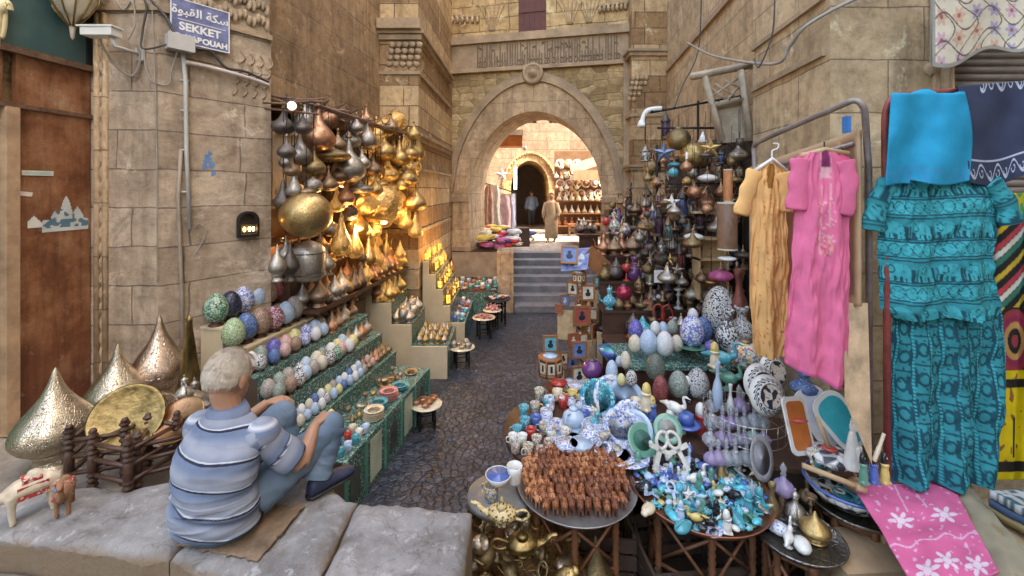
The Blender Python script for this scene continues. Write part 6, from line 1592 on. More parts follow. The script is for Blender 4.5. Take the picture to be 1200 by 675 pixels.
# white gooseneck lamp
t = thing('wall_lamp', 'white curved gooseneck lamp with energy saving bulb above the hanging lamps', 'lamp')
part('arm', MB().tube(smooth_path([P(775,127,5.0), P(764,128,5.0), P(757,131,5.0), P(753,140,5.0), P(752,148,5.0)]), .028, 10), WHITEP, t)
part('shade', MB().lathe([(.03,.05),(.05,.0),(.055,-.03),(.03,-.03)], 12, off=P(752,146,5.0)), WHITEP, t)
cable([P(805,50,4.9), P(838,66,4.7), P(905,75,3.6), P(925,55,3.4), P(945,30,3.25), P(1000,0,3.12), P(1040,-8,3.15)], 'grey conduit cable running along the right wall near the top', .013, CABLEG)
cable([P(822,-5,5.4), P(818,60,5.3), P(800,100,5.2), P(790,128,5.1)], 'thin black cable hanging down the right wall', .008)
cable([P(908,-5,3.3), P(905,40,3.32), P(890,78,3.4), P(884,70,3.5)], 'black wire dangling over the carved band on the right wall', .006)
cable([P(1092,-5,3.18), P(1090,90,3.18)], 'grey cable beside the engaged column near the shutter', .008, CABLEG)

# ---- overhead frame that carries the hanging lamps
t = thing('lamp_rack', 'dark iron overhead rack that carries the hanging lamps on the right', 'rack'); b = MB()
for (a, c) in (((762,132),(872,112)),((770,150),(874,150)),((765,215),(872,215)),((770,170),(770,330)),((868,130),(868,330)),((818,118),(818,330))): b.tube([P(a[0],a[1],5.0),P(c[0],c[1],5.0)], .014, 6)
for k in range(9): b.tube([P(764+13*k,130-2*k,4.6),P(764+13*k,130-2*k,5.5)], .01, 5)
part('frame', b, BLACK, t)
b = MB(); b.prism([(P(802,0,4.8).x,4.6),(P(856,0,4.8).x,4.6),(P(856,0,5.2).x,5.2),(P(802,0,5.2).x,5.2)], P(0,247,4.8).z-.02, P(0,247,4.8).z); part('shelf', b, WOODT, t)
GWH = pmat('white opal glass', (.78,.78,.76), .15, 0, .05, 4, .0, coat=.4)
HR = [('globe',795,165,28,'old',5.0),('globe',813,183,32,'brass',4.9),('globe',764,198,20,'old',5.1),('glasslamp',829,204,23,'white',4.6),('glasslamp',813,273,23,'white',4.5),('glasslamp',824,283,16,'pale blue',4.75),('star',778,182,27,'steelblue',4.7),('star',787,239,20,'whitestar',4.6),
 ('pyramid',824,160,14,'whitestar',4.65),('globe',789,203,12,'turquoise',4.6),('chandelier',770,232,26,'iron',4.9),('chandelier',795,222,26,'iron',5.1),('chandelier',830,232,30,'bronze',5.1),('smalllantern',800,240,22,'blue',4.8),('smalllantern',772,262,22,'iron',4.9),('smalllantern',845,155,22,'iron',5.0),
 ('smalllantern',780,150,20,'iron',5.2),('chandelier',848,180,30,'iron',5.1),('smalllantern',775,300,20,'iron',4.8),('smalllantern',796,305,22,'red',4.8),('pendant',845,222,14,'copper',4.7),('smalllantern',813,228,16,'purple',4.7),('smalllantern',765,252,14,'silver',4.8),('glasslamp',790,190,16,'turquoise',5.0),
 ('chandelier',800,290,24,'iron',5.2),('chandelier',838,256,24,'iron',4.9),('smalllantern',757,283,18,'bronze',5.2),('smalllantern',762,320,20,'silver',5.0),('smalllantern',842,200,17,'bronze',5.0),('pendant',758,225,12,'bronze',5.2),('smalllantern',783,270,18,'bronze',4.7),('pendant',800,258,10,'iron',4.6),
 ('globe',770,215,13,'copper',4.9),('globe',805,213,11,'gold',4.7),('smalllantern',832,290,17,'iron',5.1),('chandelier',782,330,24,'bronze',5.2),('pendant',858,200,12,'iron',5.1),('smalllantern',828,320,18,'iron',4.9)]
names = {'globe':'round hanging globe lamp','glasslamp':'flat hanging glass lamp','star':'star shaped hanging lamp','pyramid':'little pyramid lamp','chandelier':'ring chandelier with drops','smalllantern':'small six sided lantern','pendant':'small onion hanging lamp'}
cn = {'old':'old brass','brass':'big brass','steelblue':'blue steel','whitestar':'white','iron':'black','bronze':'dark bronze','silver':'silvery','gold':'golden','copper':'copper'}
REDG = CER['red']; used = {}
_r = random.Random(77)
for k in range(34):
    px = _r.uniform(757, 868); py = _r.uniform(195, 345)
    HR.append((_r.choice(['smalllantern','smalllantern','chandelier','pendant','globe']), px, py, _r.uniform(11, 21), _r.choice(['iron','bronze','old','iron','silver','copper','steel']), _r.uniform(4.75, 5.5)))
HR.sort(key=lambda q: q[1])
cnt = {}
for (k, px, py, wp_, mt, Y) in HR:
    D = wp_/FX*Y; c = P(px, py, Y); H_ = {'globe':1.0,'glasslamp':1.0,'star':1.0,'pyramid':1.2,'chandelier':1.15,'smalllantern':1.7,'pendant':1.4}[k]*D
    m = {'white':[GWH,BR['bronze']],'pale blue':[CER['pale blue'],BR['bronze']],'turquoise':[CER['turquoise'],BR['bronze']],'steelblue':[pmat('blue steel sheet',(.16,.22,.34),.35,.7)],'whitestar':[GWH],'blue':[BR['iron'],CER['blue']],'red':[BR['iron'],REDG],'purple':[BR['iron'],CER['purple']]}.get(mt) or [BR[mt], BR['bronze'] if k != 'smalllantern' else CER[['purple','blue','cream','turquoise'][int(px) % 4]]]
    key = (k, mt); cnt[key] = cnt.get(key, 0)+1
    tot = sum(1 for q in HR if (q[0], q[4]) == key)
    lab = f'{cn.get(mt, mt)} {names[k]}'+(f', {nth(cnt[key]-1)} such from the left' if tot > 1 else '')+' in the right cluster'
    o = put(k, 'hanging_lamp', m, lab, 'lamp', (c.x, c.y, c.z-H_*.4), (D, D, H_) if k not in ('star',) else (D,D*.9,D), jit(.5) if k == 'star' else jit(3), 'lamps hanging in the right cluster')
    if len(proto(k)) > 1:
        ch = MB(); ch.tube([(0,0,.98),(0,0,1.5)], .01, 5); part('chain', ch, BLACK, o)
for (px, py0, py1, w_, m, lab) in ((853,199,236,10,pmat('orange leather',(.50,.19,.07),.5),'slim orange leather cylinder lampshade in the right cluster'),(852,238,292,22,pmat('brown hide',(.22,.12,.075),.45),'tall brown hide cylinder lampshade hanging beside the orange dress')):
    Y = 4.1; c = P(px, py1, Y); put('leathershade', 'lampshade', [m, CER['cream']], lab, 'lampshade', c, (w_/FX*Y, w_/FX*Y, (py1-py0)/FX*Y), .2)
put('glasslamp', 'lampshade', [GWH, BR['bronze']], 'white glass lamp base under the tall brown hide shade', 'lampshade', P(852,306,4.1), (.17,.17,.13), 0)

# ---- wooden terraces with merchandise at the back (frontal steps, climbing away)
TER = [(4.45,4.78,.98,1.00,2.40),(4.78,5.10,1.24,1.02,2.48),(5.10,5.42,1.50,1.05,2.5),(5.42,5.75,1.76,1.1,2.55),(5.75,6.1,2.0,1.2,2.6),(6.1,6.5,2.22,1.35,2.65)]
t = thing('display_terrace', 'dark wooden terraced display stand crowded with lamps and metalware on the right', 'stand')
for i, (y0, y1, z, x0, x1) in enumerate(TER):
    b = MB(); b.box(x0, x1, y0+.002, y1, z-.03, z); b.box(x0, x1, y0+.02, y0+.04, 0, z-.031); part('step', b, WOODD, t)
KIN = ['teapot','smalllantern','bottle','vase','hookah','candlestick','ewer','oillamp','goblet','globe','bowl','onion','box','glasslamp']
KN = dict(teapot='teapot',smalllantern='small lantern',bottle='stoppered bottle',vase='vase',hookah='water pipe',candlestick='candlestick',ewer='ewer',oillamp='oil lamp',goblet='goblet',globe='round lamp',bowl='bowl',onion='onion shaped lamp',box='lidded box',glasslamp='glass lamp',picture='framed picture',tagine='tagine')
SCL = dict(teapot=.17,smalllantern=.26,bottle=.22,vase=.23,hookah=.42,candlestick=.26,ewer=.24,oillamp=.17,goblet=.18,globe=.16,bowl=.2,onion=.26,box=.16,glasslamp=.18)
SEEN_ = {}
def randgood(loc, place, kinds, r_, mpool, smul=1.0, gp=''):
    k = r_.choice(kinds); c = r_.choice(mpool)
    if c in BR: m = [BR[c], BR[r_.choice(['bronze','old','iron'])], CER['red']]; ad = AD[c]
    elif c in CER: m = [CER[c], BR['bronze'] if k in ('smalllantern','bottle','hookah','glasslamp') else CER[c], CER['purple']]; ad = c+' glazed'
    else: m = [PATT[c], BR['bronze'] if k in ('smalllantern','bottle','hookah') else PATT[c], CER['blue']]; ad = c
    if k == 'smalllantern': m = [BR['iron'] if c not in BR else BR[c], CER[c] if c in CER else CER['purple']]
    s_ = SCL.get(k, .2)*smul*r_.uniform(.8,1.25)
    lab = f'{ad} {KN.get(k, k)} {place}'
    return put(k, KN.get(k, k).replace(' ', '_'), m, lab, KN.get(k, k), loc, s_, r_.uniform(0,6.2), lab)
rg = random.Random(11)
POOLM = ['bronze','iron','old','steel','silver','iron','old','purple','blue and white','white','terracotta','bronze','iron','copper','steel','multicolour','bronze','iron','red','turquoise speckled']
for i, (y0, y1, z, x0, x1) in enumerate(TER):
    n = 25-i
    for j in range(n):
        x = x0+.05+(x1-x0-.08)*(j+.5)/n+rg.uniform(-.02,.02)
        if i == 0 and x < 1.25: continue
        randgood((x, y0+.08+(j % 2)*.13+rg.uniform(-.02,.03), z), f'on the {nth(i)} terrace from the bottom', KIN, rg, POOLM, 1.0)
# lower lane side clutter (from the trays back to the gate)
t = thing('goods_bench', 'long low dark bench of wares running along the right of the lane', 'bench')
b = MB(); b.prism([(.62,4.35),(1.0,4.35),(1.75,8.6),(1.28,8.6)], .42, .46); part('top', b, WOODD, t)
b = MB(); b.prism([(1.0,5.0),(1.35,5.0),(2.1,8.7),(1.75,8.7)], .80, .84); part('upper_shelf', b, WOODD, t)
b = MB(); b.prism([(1.36,5.6),(1.8,5.6),(2.45,8.7),(2.1,8.7)], 1.25, 1.29); part('top_shelf', b, WOODD, t)
b = MB()
for y in (4.4,5.8,7.2,8.5): x = .62+(y-4.35)*.155; b.tube([(x+.03,y,0),(x+.03,y,.42)], .02, 6); b.tube([(x+.45,y+.2,0),(x+.45,y+.2,.8)], .02, 6)
part('leg', b, WOODD, t)
for lvl, (xa, xb, ya, yb, z, n, w_) in enumerate(((.66,1.32,4.4,8.5,.46,22,.3),(1.04,1.8,5.05,8.6,.84,18,.28),(1.42,2.15,5.65,8.6,1.29,16,.3))):
    for j in range(n):
        f_ = (j+.5)/n
        for q in range(2):
            randgood((xa+(xb-xa)*f_+.06+w_*.45*q+rg.uniform(-.02,.02), ya+(yb-ya)*f_+rg.uniform(-.05,.05), z), ['on the low bench by the right of the lane','on the middle shelf of the lane side bench','on the top shelf of the lane side bench'][lvl], KIN, rg, POOLM+['white','silver','pale blue'], .95)
b = MB(); b.grid(lambda u, v: Vector((XR2(4.55+4.1*u)-.05-.03*math.sin(u*40), 4.55+4.1*u, 3.25-2.6*v-.05*math.sin(u*17))), 60, 20); b.c = None
o = single('dark_backdrop', b, pmat('dark brown cloth', (.055,.04,.03), .95, 0, .5, 3, .3, 20), 'dark brown cloth added on the wall behind the crowded lamps of the right stall', 'cloth'); s_ = o.modifiers.new('s','SOLIDIFY'); s_.thickness = .01  # sheet added along the wall to give the stall a dark background
# more small stock hung and stacked before and between the terraces
for i in range(175):
    px = rg.uniform(712, 872) if i < 100 else rg.uniform(755, 872); py = rg.uniform(255, 372) if i < 100 else rg.uniform(175, 340); Y = rg.uniform(4.35, 5.6) if px > 745 else rg.uniform(5.8, 8.0)
    k = rg.choice(['smalllantern','pendant','bottle','teapot','goblet','glasslamp','chandelier','globe','ewer','star']) ; c = rg.choice(['iron','bronze','steel','old','silver','old','iron','copper'])
    if k == 'star': c = rg.choice(['silver','steel','brass'])
    m = [BR[c], CER[rg.choice(['cream','white','blue','terracotta','turquoise','black'])] if k in ('smalllantern','bottle') else BR['bronze'], BR['iron']]
    s_ = rg.uniform(.12,.22); p = P(px, py, Y)
    if p.x > XR2(Y)-.12: continue
    KN.update(pendant='onion shaped lamp', chandelier='ring lamp', star='star lamp')
    o = put(k, KN[k].replace(' ','_'), m, f'{AD[c]} {KN[k]} hung on wires in the crowded depths of the right stall', KN[k], p, s_, rg.uniform(0,6), f'{c} {k}s hung on wires in the right stall')
    ch = MB(); ch.tube([(0,0,.98),(0,0,.98+.35/s_)], .0025/s_, 4); part('wire', ch, BLACK, o)
# bundles leaning at the pilaster (px 735,270)
for i, (px, py, Y) in enumerate(((733,262,8.3),(741,285,8.0),(727,290,8.1),(720,300,7.6),(752,300,7.4))):
    randgood(P(px, py+18, Y), 'hanging at the foot of the right gate pillar', ['ewer','smalllantern','chandelier'][0:2], rg, ['iron','silver','old'], 1.3)

# ---- tower of framed pictures and octagonal boxes
WR = pmat('orange brown wood', (.32,.13,.05), .45, 0, .35, 8, .2, 40)
def PX(px, py, Y): return P(px, py, Y)
PICB = [pmat('picture cream',(.66,.60,.45),.6), pmat('picture turquoise',(.1,.42,.5),.5), pmat('picture blue',(.12,.22,.45),.5), pmat('picture red',(.4,.09,.06),.5)]
DRK = pmat('drawing ink', (.02,.025,.05), .5)
t = thing('picture_rack', 'tall orange brown wooden post rack holding boxes and framed pictures in the lane', 'rack', P(684,452,5.2))
b = MB(); b.box(-.03,.03,-.03,.03,0,1.55); b.box(-.16,.16,-.12,.12,0,.03); b.box(-.12,.02,-.02,.02,.9,.93); b.box(-.02,.16,-.02,.02,.6,.63); part('post', b, WR, t)
FR = [(667,298,5.0,.2,0,(.5,-.2),'blue bordered picture of a cross shaped symbol on top of the picture rack',2),(689,343,5.1,.17,0,(0,.1),'framed cream eye drawing high on the picture rack',0),(671,338,5.15,.14,0,(0,-.5),'small framed cream figure on the left of the picture rack top',0),
 (682,370,5.0,.21,0,(0,.15),'framed reddish picture of two figures in the middle of the picture rack',3),(698,390,5.1,.2,0,(0,.9),'narrow red framed picture turned right on the picture rack',3),(664,381,5.1,.22,1,(0,-.3),'plain tan board clipped left of the picture rack',0),(706,358,5.2,.24,1,(0,.3),'plain tan board at the right of the picture rack',0),
 (645,403,4.75,.17,0,(0,.1),'framed turquoise picture standing above the octagonal box',1),(679,410,4.7,.17,0,(0,0),'framed blue picture right of the octagonal box',2),(679,440,4.5,.18,0,(0,.2),'tall framed landscape picture below the blue picture',0),(655,440,4.7,.16,0,(0,-.3),'brown framed picture half behind the octagonal box',0),(690,415,5.0,.2,1,(0,.5),'tan board behind the blue framed picture',0),(712,412,4.9,.26,1,(0,-.6),'large tan board leaning by the blue bowl',0)]
for (px, py, Y, s_, plain, (tilt, rz), lab, ci) in FR:
    c = P(px, py, Y); m = [WR, PICB[ci], DRK] if not plain else [WOODT, WOODT, WOODT]
    if plain:
        single('tan_board', MB().box(-.5,.5,-.03,.03,-.8,.8), WOODT, lab, 'board', loc=c, rot=(0,0,rz), scale=s_)
    else: put('picture', 'framed_picture', m, lab, 'picture', (c.x, c.y, c.z-s_*.56), s_, (-tilt, 0, rz))
def trib(u, v):
    d = math.hypot(u-.5, v-.5)
    if min(u, v, 1-u, 1-v) < .05: return (.25,.3,.5)
    if d < .33 and (abs(math.sin(math.atan2(v-.5, u-.5)*2+.6)) > .55 or d < .12): return (.62,.68,.78)
    return lerp3((.10,.14,.36), (.25,.32,.55), .5+.8*nz(u*6, v*6))
b = MB(); b.grid(lambda u, v: P(657+31*u+4*v, 318-28*v-2*u+2*v, 5.02-.0*u+.14*v), 40, 40, cfn=trib); o = single('blue_picture', b, PAINTED, 'bright blue picture panel tilted like a roof on the picture rack', 'picture'); s_ = o.modifiers.new('s','SOLIDIFY'); s_.thickness = .012
b = MB(); b.box(-.16,.16,-.006,.006,-.11,.11); o = single('wooden_board', b, WR, 'brown roof board sloping right on top of the picture rack', 'board', loc=P(698,306,5.15), rot=(0,.75,.2))
for (px, py, Y, s_, lab) in ((645,428,4.6,.27,'octagonal wooden box with small inlaid drawings beside the lane'),(668,452,4.45,.15,'smaller octagonal brown box under the octagonal one'),(678,325,5.1,.16,'little octagonal box under the roof picture of the rack')):
    c = P(px, py, Y); put('octbox', 'octagonal_box', [WR, PICB[0], DRK, CER['pale blue']], lab, 'box', (c.x, c.y, c.z-s_*.36), s_, .39)

# ---- eggs and large vessels of the middle right
t = thing('egg_shelf', 'green glass topped shelf of pale eggs on the right stall', 'shelf'); b = MB()
b.box(.98,1.95,3.72,4.3,1.02,1.05); part('upper_board', b, MOS, t); b = MB(); b.box(.85,2.1,3.25,3.72,.74,.77); part('lower_board', b, WOODD, t); b = MB(); b.box(1.0,1.95,3.75,3.78,0,1.019); b.box(.88,2.1,3.28,3.31,0,.739); part('support', b, WOODD, t)
t2 = thing('large_pot_shelf', 'raised dark board carrying the biggest mosaic egg and vases', 'shelf'); part('board', MB().box(1.55,2.4,4.0,4.42,1.17,1.2), WOODD, t2); part('support', MB().box(1.56,2.4,4.3,4.33,0,1.169), WOODD, t2)
def egg(px, pb, wp_, Y, c, lab, hr=1.32, k='egg'):
    D = wp_/FX*Y; p = P(px, pb, Y); s_ = D/.72
    return put(k, 'mosaic_egg', [EG[c], BR['bronze']], lab, 'egg', p, (s_, s_, D*hr), jit(3))
BW2 = mosaic('fine black on white', [(.72,.71,.68),(.68,.67,.65),(.03,.03,.035),(.7,.7,.68),(.66,.66,.64)], 38, (.04,.04,.045), .3, .10); EG['fine bw'] = BW2
egg(843,397,40,4.15,'fine bw','biggest mosaic egg, black on white, in the middle of the right stall',1.55)
egg(811,406,28,3.9,'white and blue','white and blue mosaic egg on a glass dish left of the biggest egg'); egg(824,402,22,4.05,'deep blue','deep blue mosaic egg tucked behind the white and blue one',1.4); egg(812,378,13,4.2,'white','small white egg peeping above the white and blue egg')
egg(744,413,16,3.95,'cream','pale cream egg at the left end of the glass topped shelf'); egg(760,415,22,3.9,'pale blue','pale blue egg second on the glass topped shelf'); egg(779,417,22,3.88,'white','pale mint white egg third on the glass topped shelf'); egg(745,398,18,4.15,'violet blue','violet egg behind the pale cream egg')
egg(768,393,13,4.2,'white','white egg at the back behind the pale blue egg'); egg(777,394,13,4.22,'pale blue','pale blue egg at the back behind the mint egg'); egg(788,393,14,4.2,'grey green','grey green egg at the back right of the pale ones'); egg(793,412,15,3.9,'cream','cream egg right of the mint egg')
egg(717,448,15,3.6,'pale blue','slim pale blue egg by the blue pottery',1.75); egg(726,430,10,3.8,'pale blue','tiny pale blue egg above the yellow egg'); egg(733,432,13,3.65,'cream','cream egg above the black spotted egg',1.6); egg(728,452,11,3.5,'yellow','small yellow egg by the blue pottery'); egg(740,452,14,3.48,'black and white','black spotted egg beside the yellow egg')
egg(768,446,24,3.5,'striped dark green','dark green striped egg in the lower egg row'); egg(795,466,24,3.4,'grey green','dark speckled egg between the red and white ones'); egg(818,467,27,3.4,'fine bw','white egg with black flecks in the lower egg row'); egg(774,472,19,3.3,'dark red','dark red mosaic egg in the lower egg row',1.7)
put('dish', 'glass_dish', [CER['green'],CER['green']], 'green glass dish under the white and blue egg', 'dish', P(810,408,3.86), .26, 0)
put('vase', 'banded_vase', PATT['black and white'], 'white banded vase with black dots right of the biggest egg', 'vase', P(853,409,3.9), (.3,.3,.36), 0)
put('vase', 'tall_vase', engraved('red brown chased', (.35,.14,.12), .4), 'tall red brown vase neck rising right of the biggest egg', 'vase', P(866,392,4.05), (.26,.26,.62), 0)
put('vase', 'round_vase', BW2, 'round fine patterned vase with dark band beside the orange dress', 'vase', P(869,402,3.95), (.34,.34,.34), 0)
put('globe', 'mosaic_globe', [PATT['multicolour'],BR['bronze']], 'round multicolour mosaic globe lamp in front of the orange dress hem', 'lamp', P(873,434,3.6), .27, 0)
put('globe', 'mosaic_globe', [EG['violet blue'],BR['bronze']], 'small violet glass globe under the biggest egg', 'lamp', P(834,414,3.75), .12, 0)
put('bowl', 'blue_bowl', [CER['blue'],CER['turquoise']], 'deep blue glazed bowl left of the pale eggs', 'bowl', P(716,421,4.2), .26, 0); put('bowl', 'multicolour_bowl', [PATT['multicolour'],CER['blue']], 'multicolour bowl above the pale eggs', 'bowl', P(755,368,4.9), .2, 0)
put('globe', 'glass_globe', [CER['purple'],BR['iron']], 'purple glass globe lamp above the multicolour cups', 'lamp', P(694,444,4.1), .2, 0); put('globe', 'glass_globe', [CER['purple'],BR['iron']], 'purple globe lamp below the picture rack boards', 'lamp', P(666,382,5.2), .17, 0)
put('globe', 'glass_globe', [pmat('red mirror glass',(.4,.04,.08),.1,.5),BR['iron']], 'shiny red glass ball on the terraces', 'lamp', P(731,352,4.85), .19, 0)
put('pebble', 'white_shell', GWH, 'smooth white shell on the terraces above the multicolour bowl', 'shell', P(771,352,4.8), (.19,.19,.17), .6)
put('glasslamp', 'opal_lamp', [pmat('pink dotted glass',(.5,.1,.25),.2),BR['bronze']], 'pink and white glass lamp beside the orange dress', 'lamp', P(845,330,4.3), (.24,.24,.3), 0)
o = put('picture', 'framed_picture', [GWH, GWH, DRK], 'white tile with black ibis figure standing on the terraces', 'picture', P(773,331,4.7), .12, .0)
# shelf with golden back at (825,300)
t = thing('wooden_cabinet', 'small tan wooden cabinet on the terraces near the orange dress', 'cabinet', P(828,352,4.6)); b = MB()
for z in (0,.22,.44,.66): b.box(-.12,.2,-.08,.1,z,z+.025)
b.box(-.12,-.10,-.08,.1,0,.68); b.box(.18,.2,-.08,.1,0,.68); b.box(-.1,.18,.08,.1,0,.68); part('body', b, WOODT, t)

# ---- blue pottery and cups table
t = thing('pottery_table', 'round table crowded with blue and white pottery behind the carved camels', 'table', (.62,3.42,0)); b = MB(); b.lathe([(0,.71),(.48,.71),(.5,.73),(.48,.745),(0,.745)], 36); part('tabletop', b, WOODD, t)
for q in range(4): a = q*PI/2+.6; part('leg', MB().tube([(.4*math.cos(a),.4*math.sin(a),0),(.4*math.cos(a),.4*math.sin(a),.69)], .022, 8), WOODD, t)
t = thing('side_table', 'small low table of striped cups at the edge of the lane', 'table', (.14,3.32,0)); part('tabletop', MB().lathe([(0,.71),(.2,.71),(.2,.735),(0,.735)], 26, sy=2), WOODD, t)
for q in range(3): a = q*2.1; part('leg', MB().tube([(.15*math.cos(a),.3*math.sin(a),0),(.15*math.cos(a),.3*math.sin(a),.71)], .02, 8), WOODD, t)
rb = random.Random(21)
CUPP = {'white': CER['white'], 'multicolour': PATT['multicolour'], 'turquoise speckled': PATT['turquoise speckled'], 'blue and white': PATT['blue and white'], 'red': CER['red'], 'pale blue': CER['pale blue'], 'blue': CER['blue'], 'cream': CER['cream']}
def wares(lst, Y, place, seed, zfix=None):
    for i, (k, px, pb, s_, c) in enumerate(lst):
        p = P(px, pb, Y(px, pb)) if callable(Y) else P(px, pb, Y)
        m = CUPP.get(c) or CER.get(c) or PATT.get(c) or EG.get(c) or BR.get(c)
        kn = dict(mug='cup',dish='dish',bowl='bowl',teapot='teapot',plate='plate',vase='vase',scarab='scarab',oillamp='lamp',bottle='bottle').get(k, k)
        lab = f'{c} {kn} {place}'
        put(k, kn.replace(' ','_'), [m, CER['cream'] if k == 'mug' and False else m], lab, kn, p, s_, rb.uniform(0,6) if k != 'plate' else rb.uniform(-.6,.3), lab)
zt_ = lambda z: (lambda px, py: FX*(CH-z)/(py-222))
cups = [('mug',604,530,.1,'multicolour'),('mug',612,522,.1,'white'),('mug',619,534,.1,'multicolour'),('mug',606,512,.1,'turquoise speckled'),('mug',622,514,.1,'red'),('mug',629,524,.1,'multicolour'),('mug',615,503,.11,'turquoise speckled'),('mug',628,500,.11,'blue'),('mug',637,508,.1,'multicolour'),('mug',614,488,.11,'turquoise speckled'),('mug',627,484,.11,'multicolour'),('mug',640,492,.11,'white'),('mug',601,520,.09,'white'),('mug',634,536,.09,'multicolour'),('mug',643,527,.09,'multicolour'),('mug',645,514,.09,'white'),
 ('mug',641,478,.11,'turquoise'),('mug',632,468,.12,'multicolour'),('mug',653,470,.12,'yellow'),('mug',660,478,.12,'red'),('mug',671,470,.12,'yellow'),('bowl',676,459,.17,'blue and white'),('bowl',655,455,.15,'red')]
wares(cups, lambda px, py: FX*(CH-.74)/(py-222)*1.0, 'among the cups at the edge of the lane', 1)
_z = random.Random(55)
for i in range(60):
    a = _z.uniform(0, 6.3); rr_ = .44*math.sqrt(_z.random()); x, y = .62+rr_*math.cos(a), 3.42+rr_*math.sin(a); k = _z.choice(['mug','bowl','dish','vase','scarab','teapot','dish']); c = _z.choice(['blue and white','blue and white','pale blue','white','blue and white','turquoise speckled','cream','multicolour'])
    m = PATT.get(c) or CER[c]; kn = dict(mug='cup',dish='dish',bowl='bowl',vase='pot',scarab='scarab',teapot='teapot')[k]
    put(k, 'small_'+kn, [m, m], f'small {c} {kn} filling the blue pottery table', kn, (x, y, .745+_z.uniform(0,.05)), _z.uniform(.08,.13), (_z.uniform(-.3,.3), _z.uniform(-.3,.3), _z.uniform(0,6)), f'small {c} {kn}s filling the blue pottery table')
pots = [('bowl',690,486,.2,'blue and white'),('bowl',705,480,.22,'turquoise'),('plate',700,488,.30,'turquoise speckled'),('plate',716,486,.32,'blue and white'),('plate',732,488,.30,'pale blue'),('teapot',672,500,.22,'pale blue'),('dish',665,510,.3,'blue and white'),('dish',672,518,.3,'pale blue'),('mug',712,500,.11,'blue and white'),('mug',722,505,.11,'blue and white'),('bowl',697,508,.19,'blue and white'),('teapot',692,520,.18,'blue and white'),
 ('plate',738,512,.27,'blue and white'),('plate',728,520,.26,'blue and white'),('plate',744,524,.26,'pale blue'),('dish',706,528,.28,'blue and white'),('dish',722,534,.3,'blue and white'),('dish',735,538,.3,'blue and white'),('bowl',681,530,.17,'pale blue'),('bowl',664,530,.17,'blue and white'),('dish',650,502,.24,'blue and white'),('bottle',718,472,.2,'yellow'),('mug',684,496,.12,'blue'),('vase',745,500,.22,'cream'),('vase',754,508,.22,'yellow'),('vase',690,470,.15,'yellow')]
wares(pots, lambda px, py: FX*(CH-.75)/(py-222), 'on the crowded blue pottery table', 2)

# ---- tray of carved wooden camels
def traytable(name, cx, cy, r_, z, m, lab, top_m, shape=1.0, rim=.012):
    t = thing('tray_table', lab, 'table', (cx, cy, 0)); b = MB()
    b.lathe([(0,z-.012),(r_*.93,z-.012),(r_,z+rim*1.4),(r_-.008,z+rim*1.4),(r_*.92,z),(0,z)], 44, sx=shape); part('tray', b, top_m, t)
    for q in range(6):
        a = q*PI/3+.35; bb_ = MB(); rr_ = r_*.72
        pr = [(.014,0)]+[(.016+(.008 if k % 2 else 0), .03+.022*k) for k in range(int((z-.06)/.022))]+[(.02,z-.02)]
        bb_.lathe(pr, 10, off=(rr_*math.cos(a)*shape, rr_*math.sin(a), 0)); part('leg', bb_, m, t)
    for q in range(6):
        b = MB(); a0, a1 = q*PI/3+.35, (q+1)*PI/3+.35; rr_ = r_*.72; p0 = (rr_*math.cos(a0)*shape, rr_*math.sin(a0)); p1 = (rr_*math.cos(a1)*shape, rr_*math.sin(a1))
        b.tube([(*p0,z-.06),(*p1,z-.06)], .013, 6); b.tube([(*p0,z-.08),(*p1,z-.36)], .010, 6); b.tube([(*p1,z-.08),(*p0,z-.36)], .010, 6); b.tube([(*p0,z-.38),(*p1,z-.38)], .012, 6)
        part('stretcher', b, m, t)
    return t
TZ = .70
c1 = G(675,567,TZ); traytable('a', c1.x, c1.y, .385, TZ, WOODR, 'round grey metal tray on turned wooden legs full of carved camels', pmat('dull zinc', (.36,.35,.34), .45, .7, .25, 5, .15, 20))
CAM = [pmat('carved camel wood', (.33,.12,.05), .45, 0, .35, 6, .2, 40), pmat('carved camel wood lighter', (.50,.22,.10), .5, 0, .3, 6, .2, 40), pmat('carved camel wood darker', (.20,.07,.035), .4, 0, .35, 6, .2, 40)]
rc = random.Random(4)
for j in range(9):
    y = c1.y-.245+.069*j; hwid = math.sqrt(max(.01, .345**2-(y-c1.y-.02)**2))
    n = int(2*hwid/.045)
    for i in range(n):
        x = c1.x-hwid+2*hwid*(i+.5)/n-.01
        ci = 1 if x < c1.x-.27 else rc.choice([0,0,2,2,0,1])
        s_ = .112 if j < 5 else .13
        put('camel', 'carved_camel', [CAM[ci], CAM[2]], ('light orange brown' if ci == 1 else ('dark' if ci == 2 else 'brown'))+' carved wooden camel in the rows on the round grey tray', 'carved camel', (x+rc.uniform(-.006,.006), y+rc.uniform(-.008,.008), TZ+.002), (s_,s_,s_*rc.uniform(.72,.95)), -PI/2+rc.uniform(-.22,.22)+(.25 if j % 2 else -.15), ['brown carved camels','light carved camels','dark carved camels'][ci])
for i, (dx, dy) in enumerate(((-.22,.18),(-.06,.25),(.12,.24),(-.3,.05),(.0,.31),(.2,.28))):
    put('box', 'carved_box', [CAM[0], CAM[2]], 'small carved wooden box at the back of the camel tray', 'box', (c1.x+dx, c1.y+dy, TZ+.002), .10, rc.uniform(-.5,.5), 'small carved boxes behind the camels')

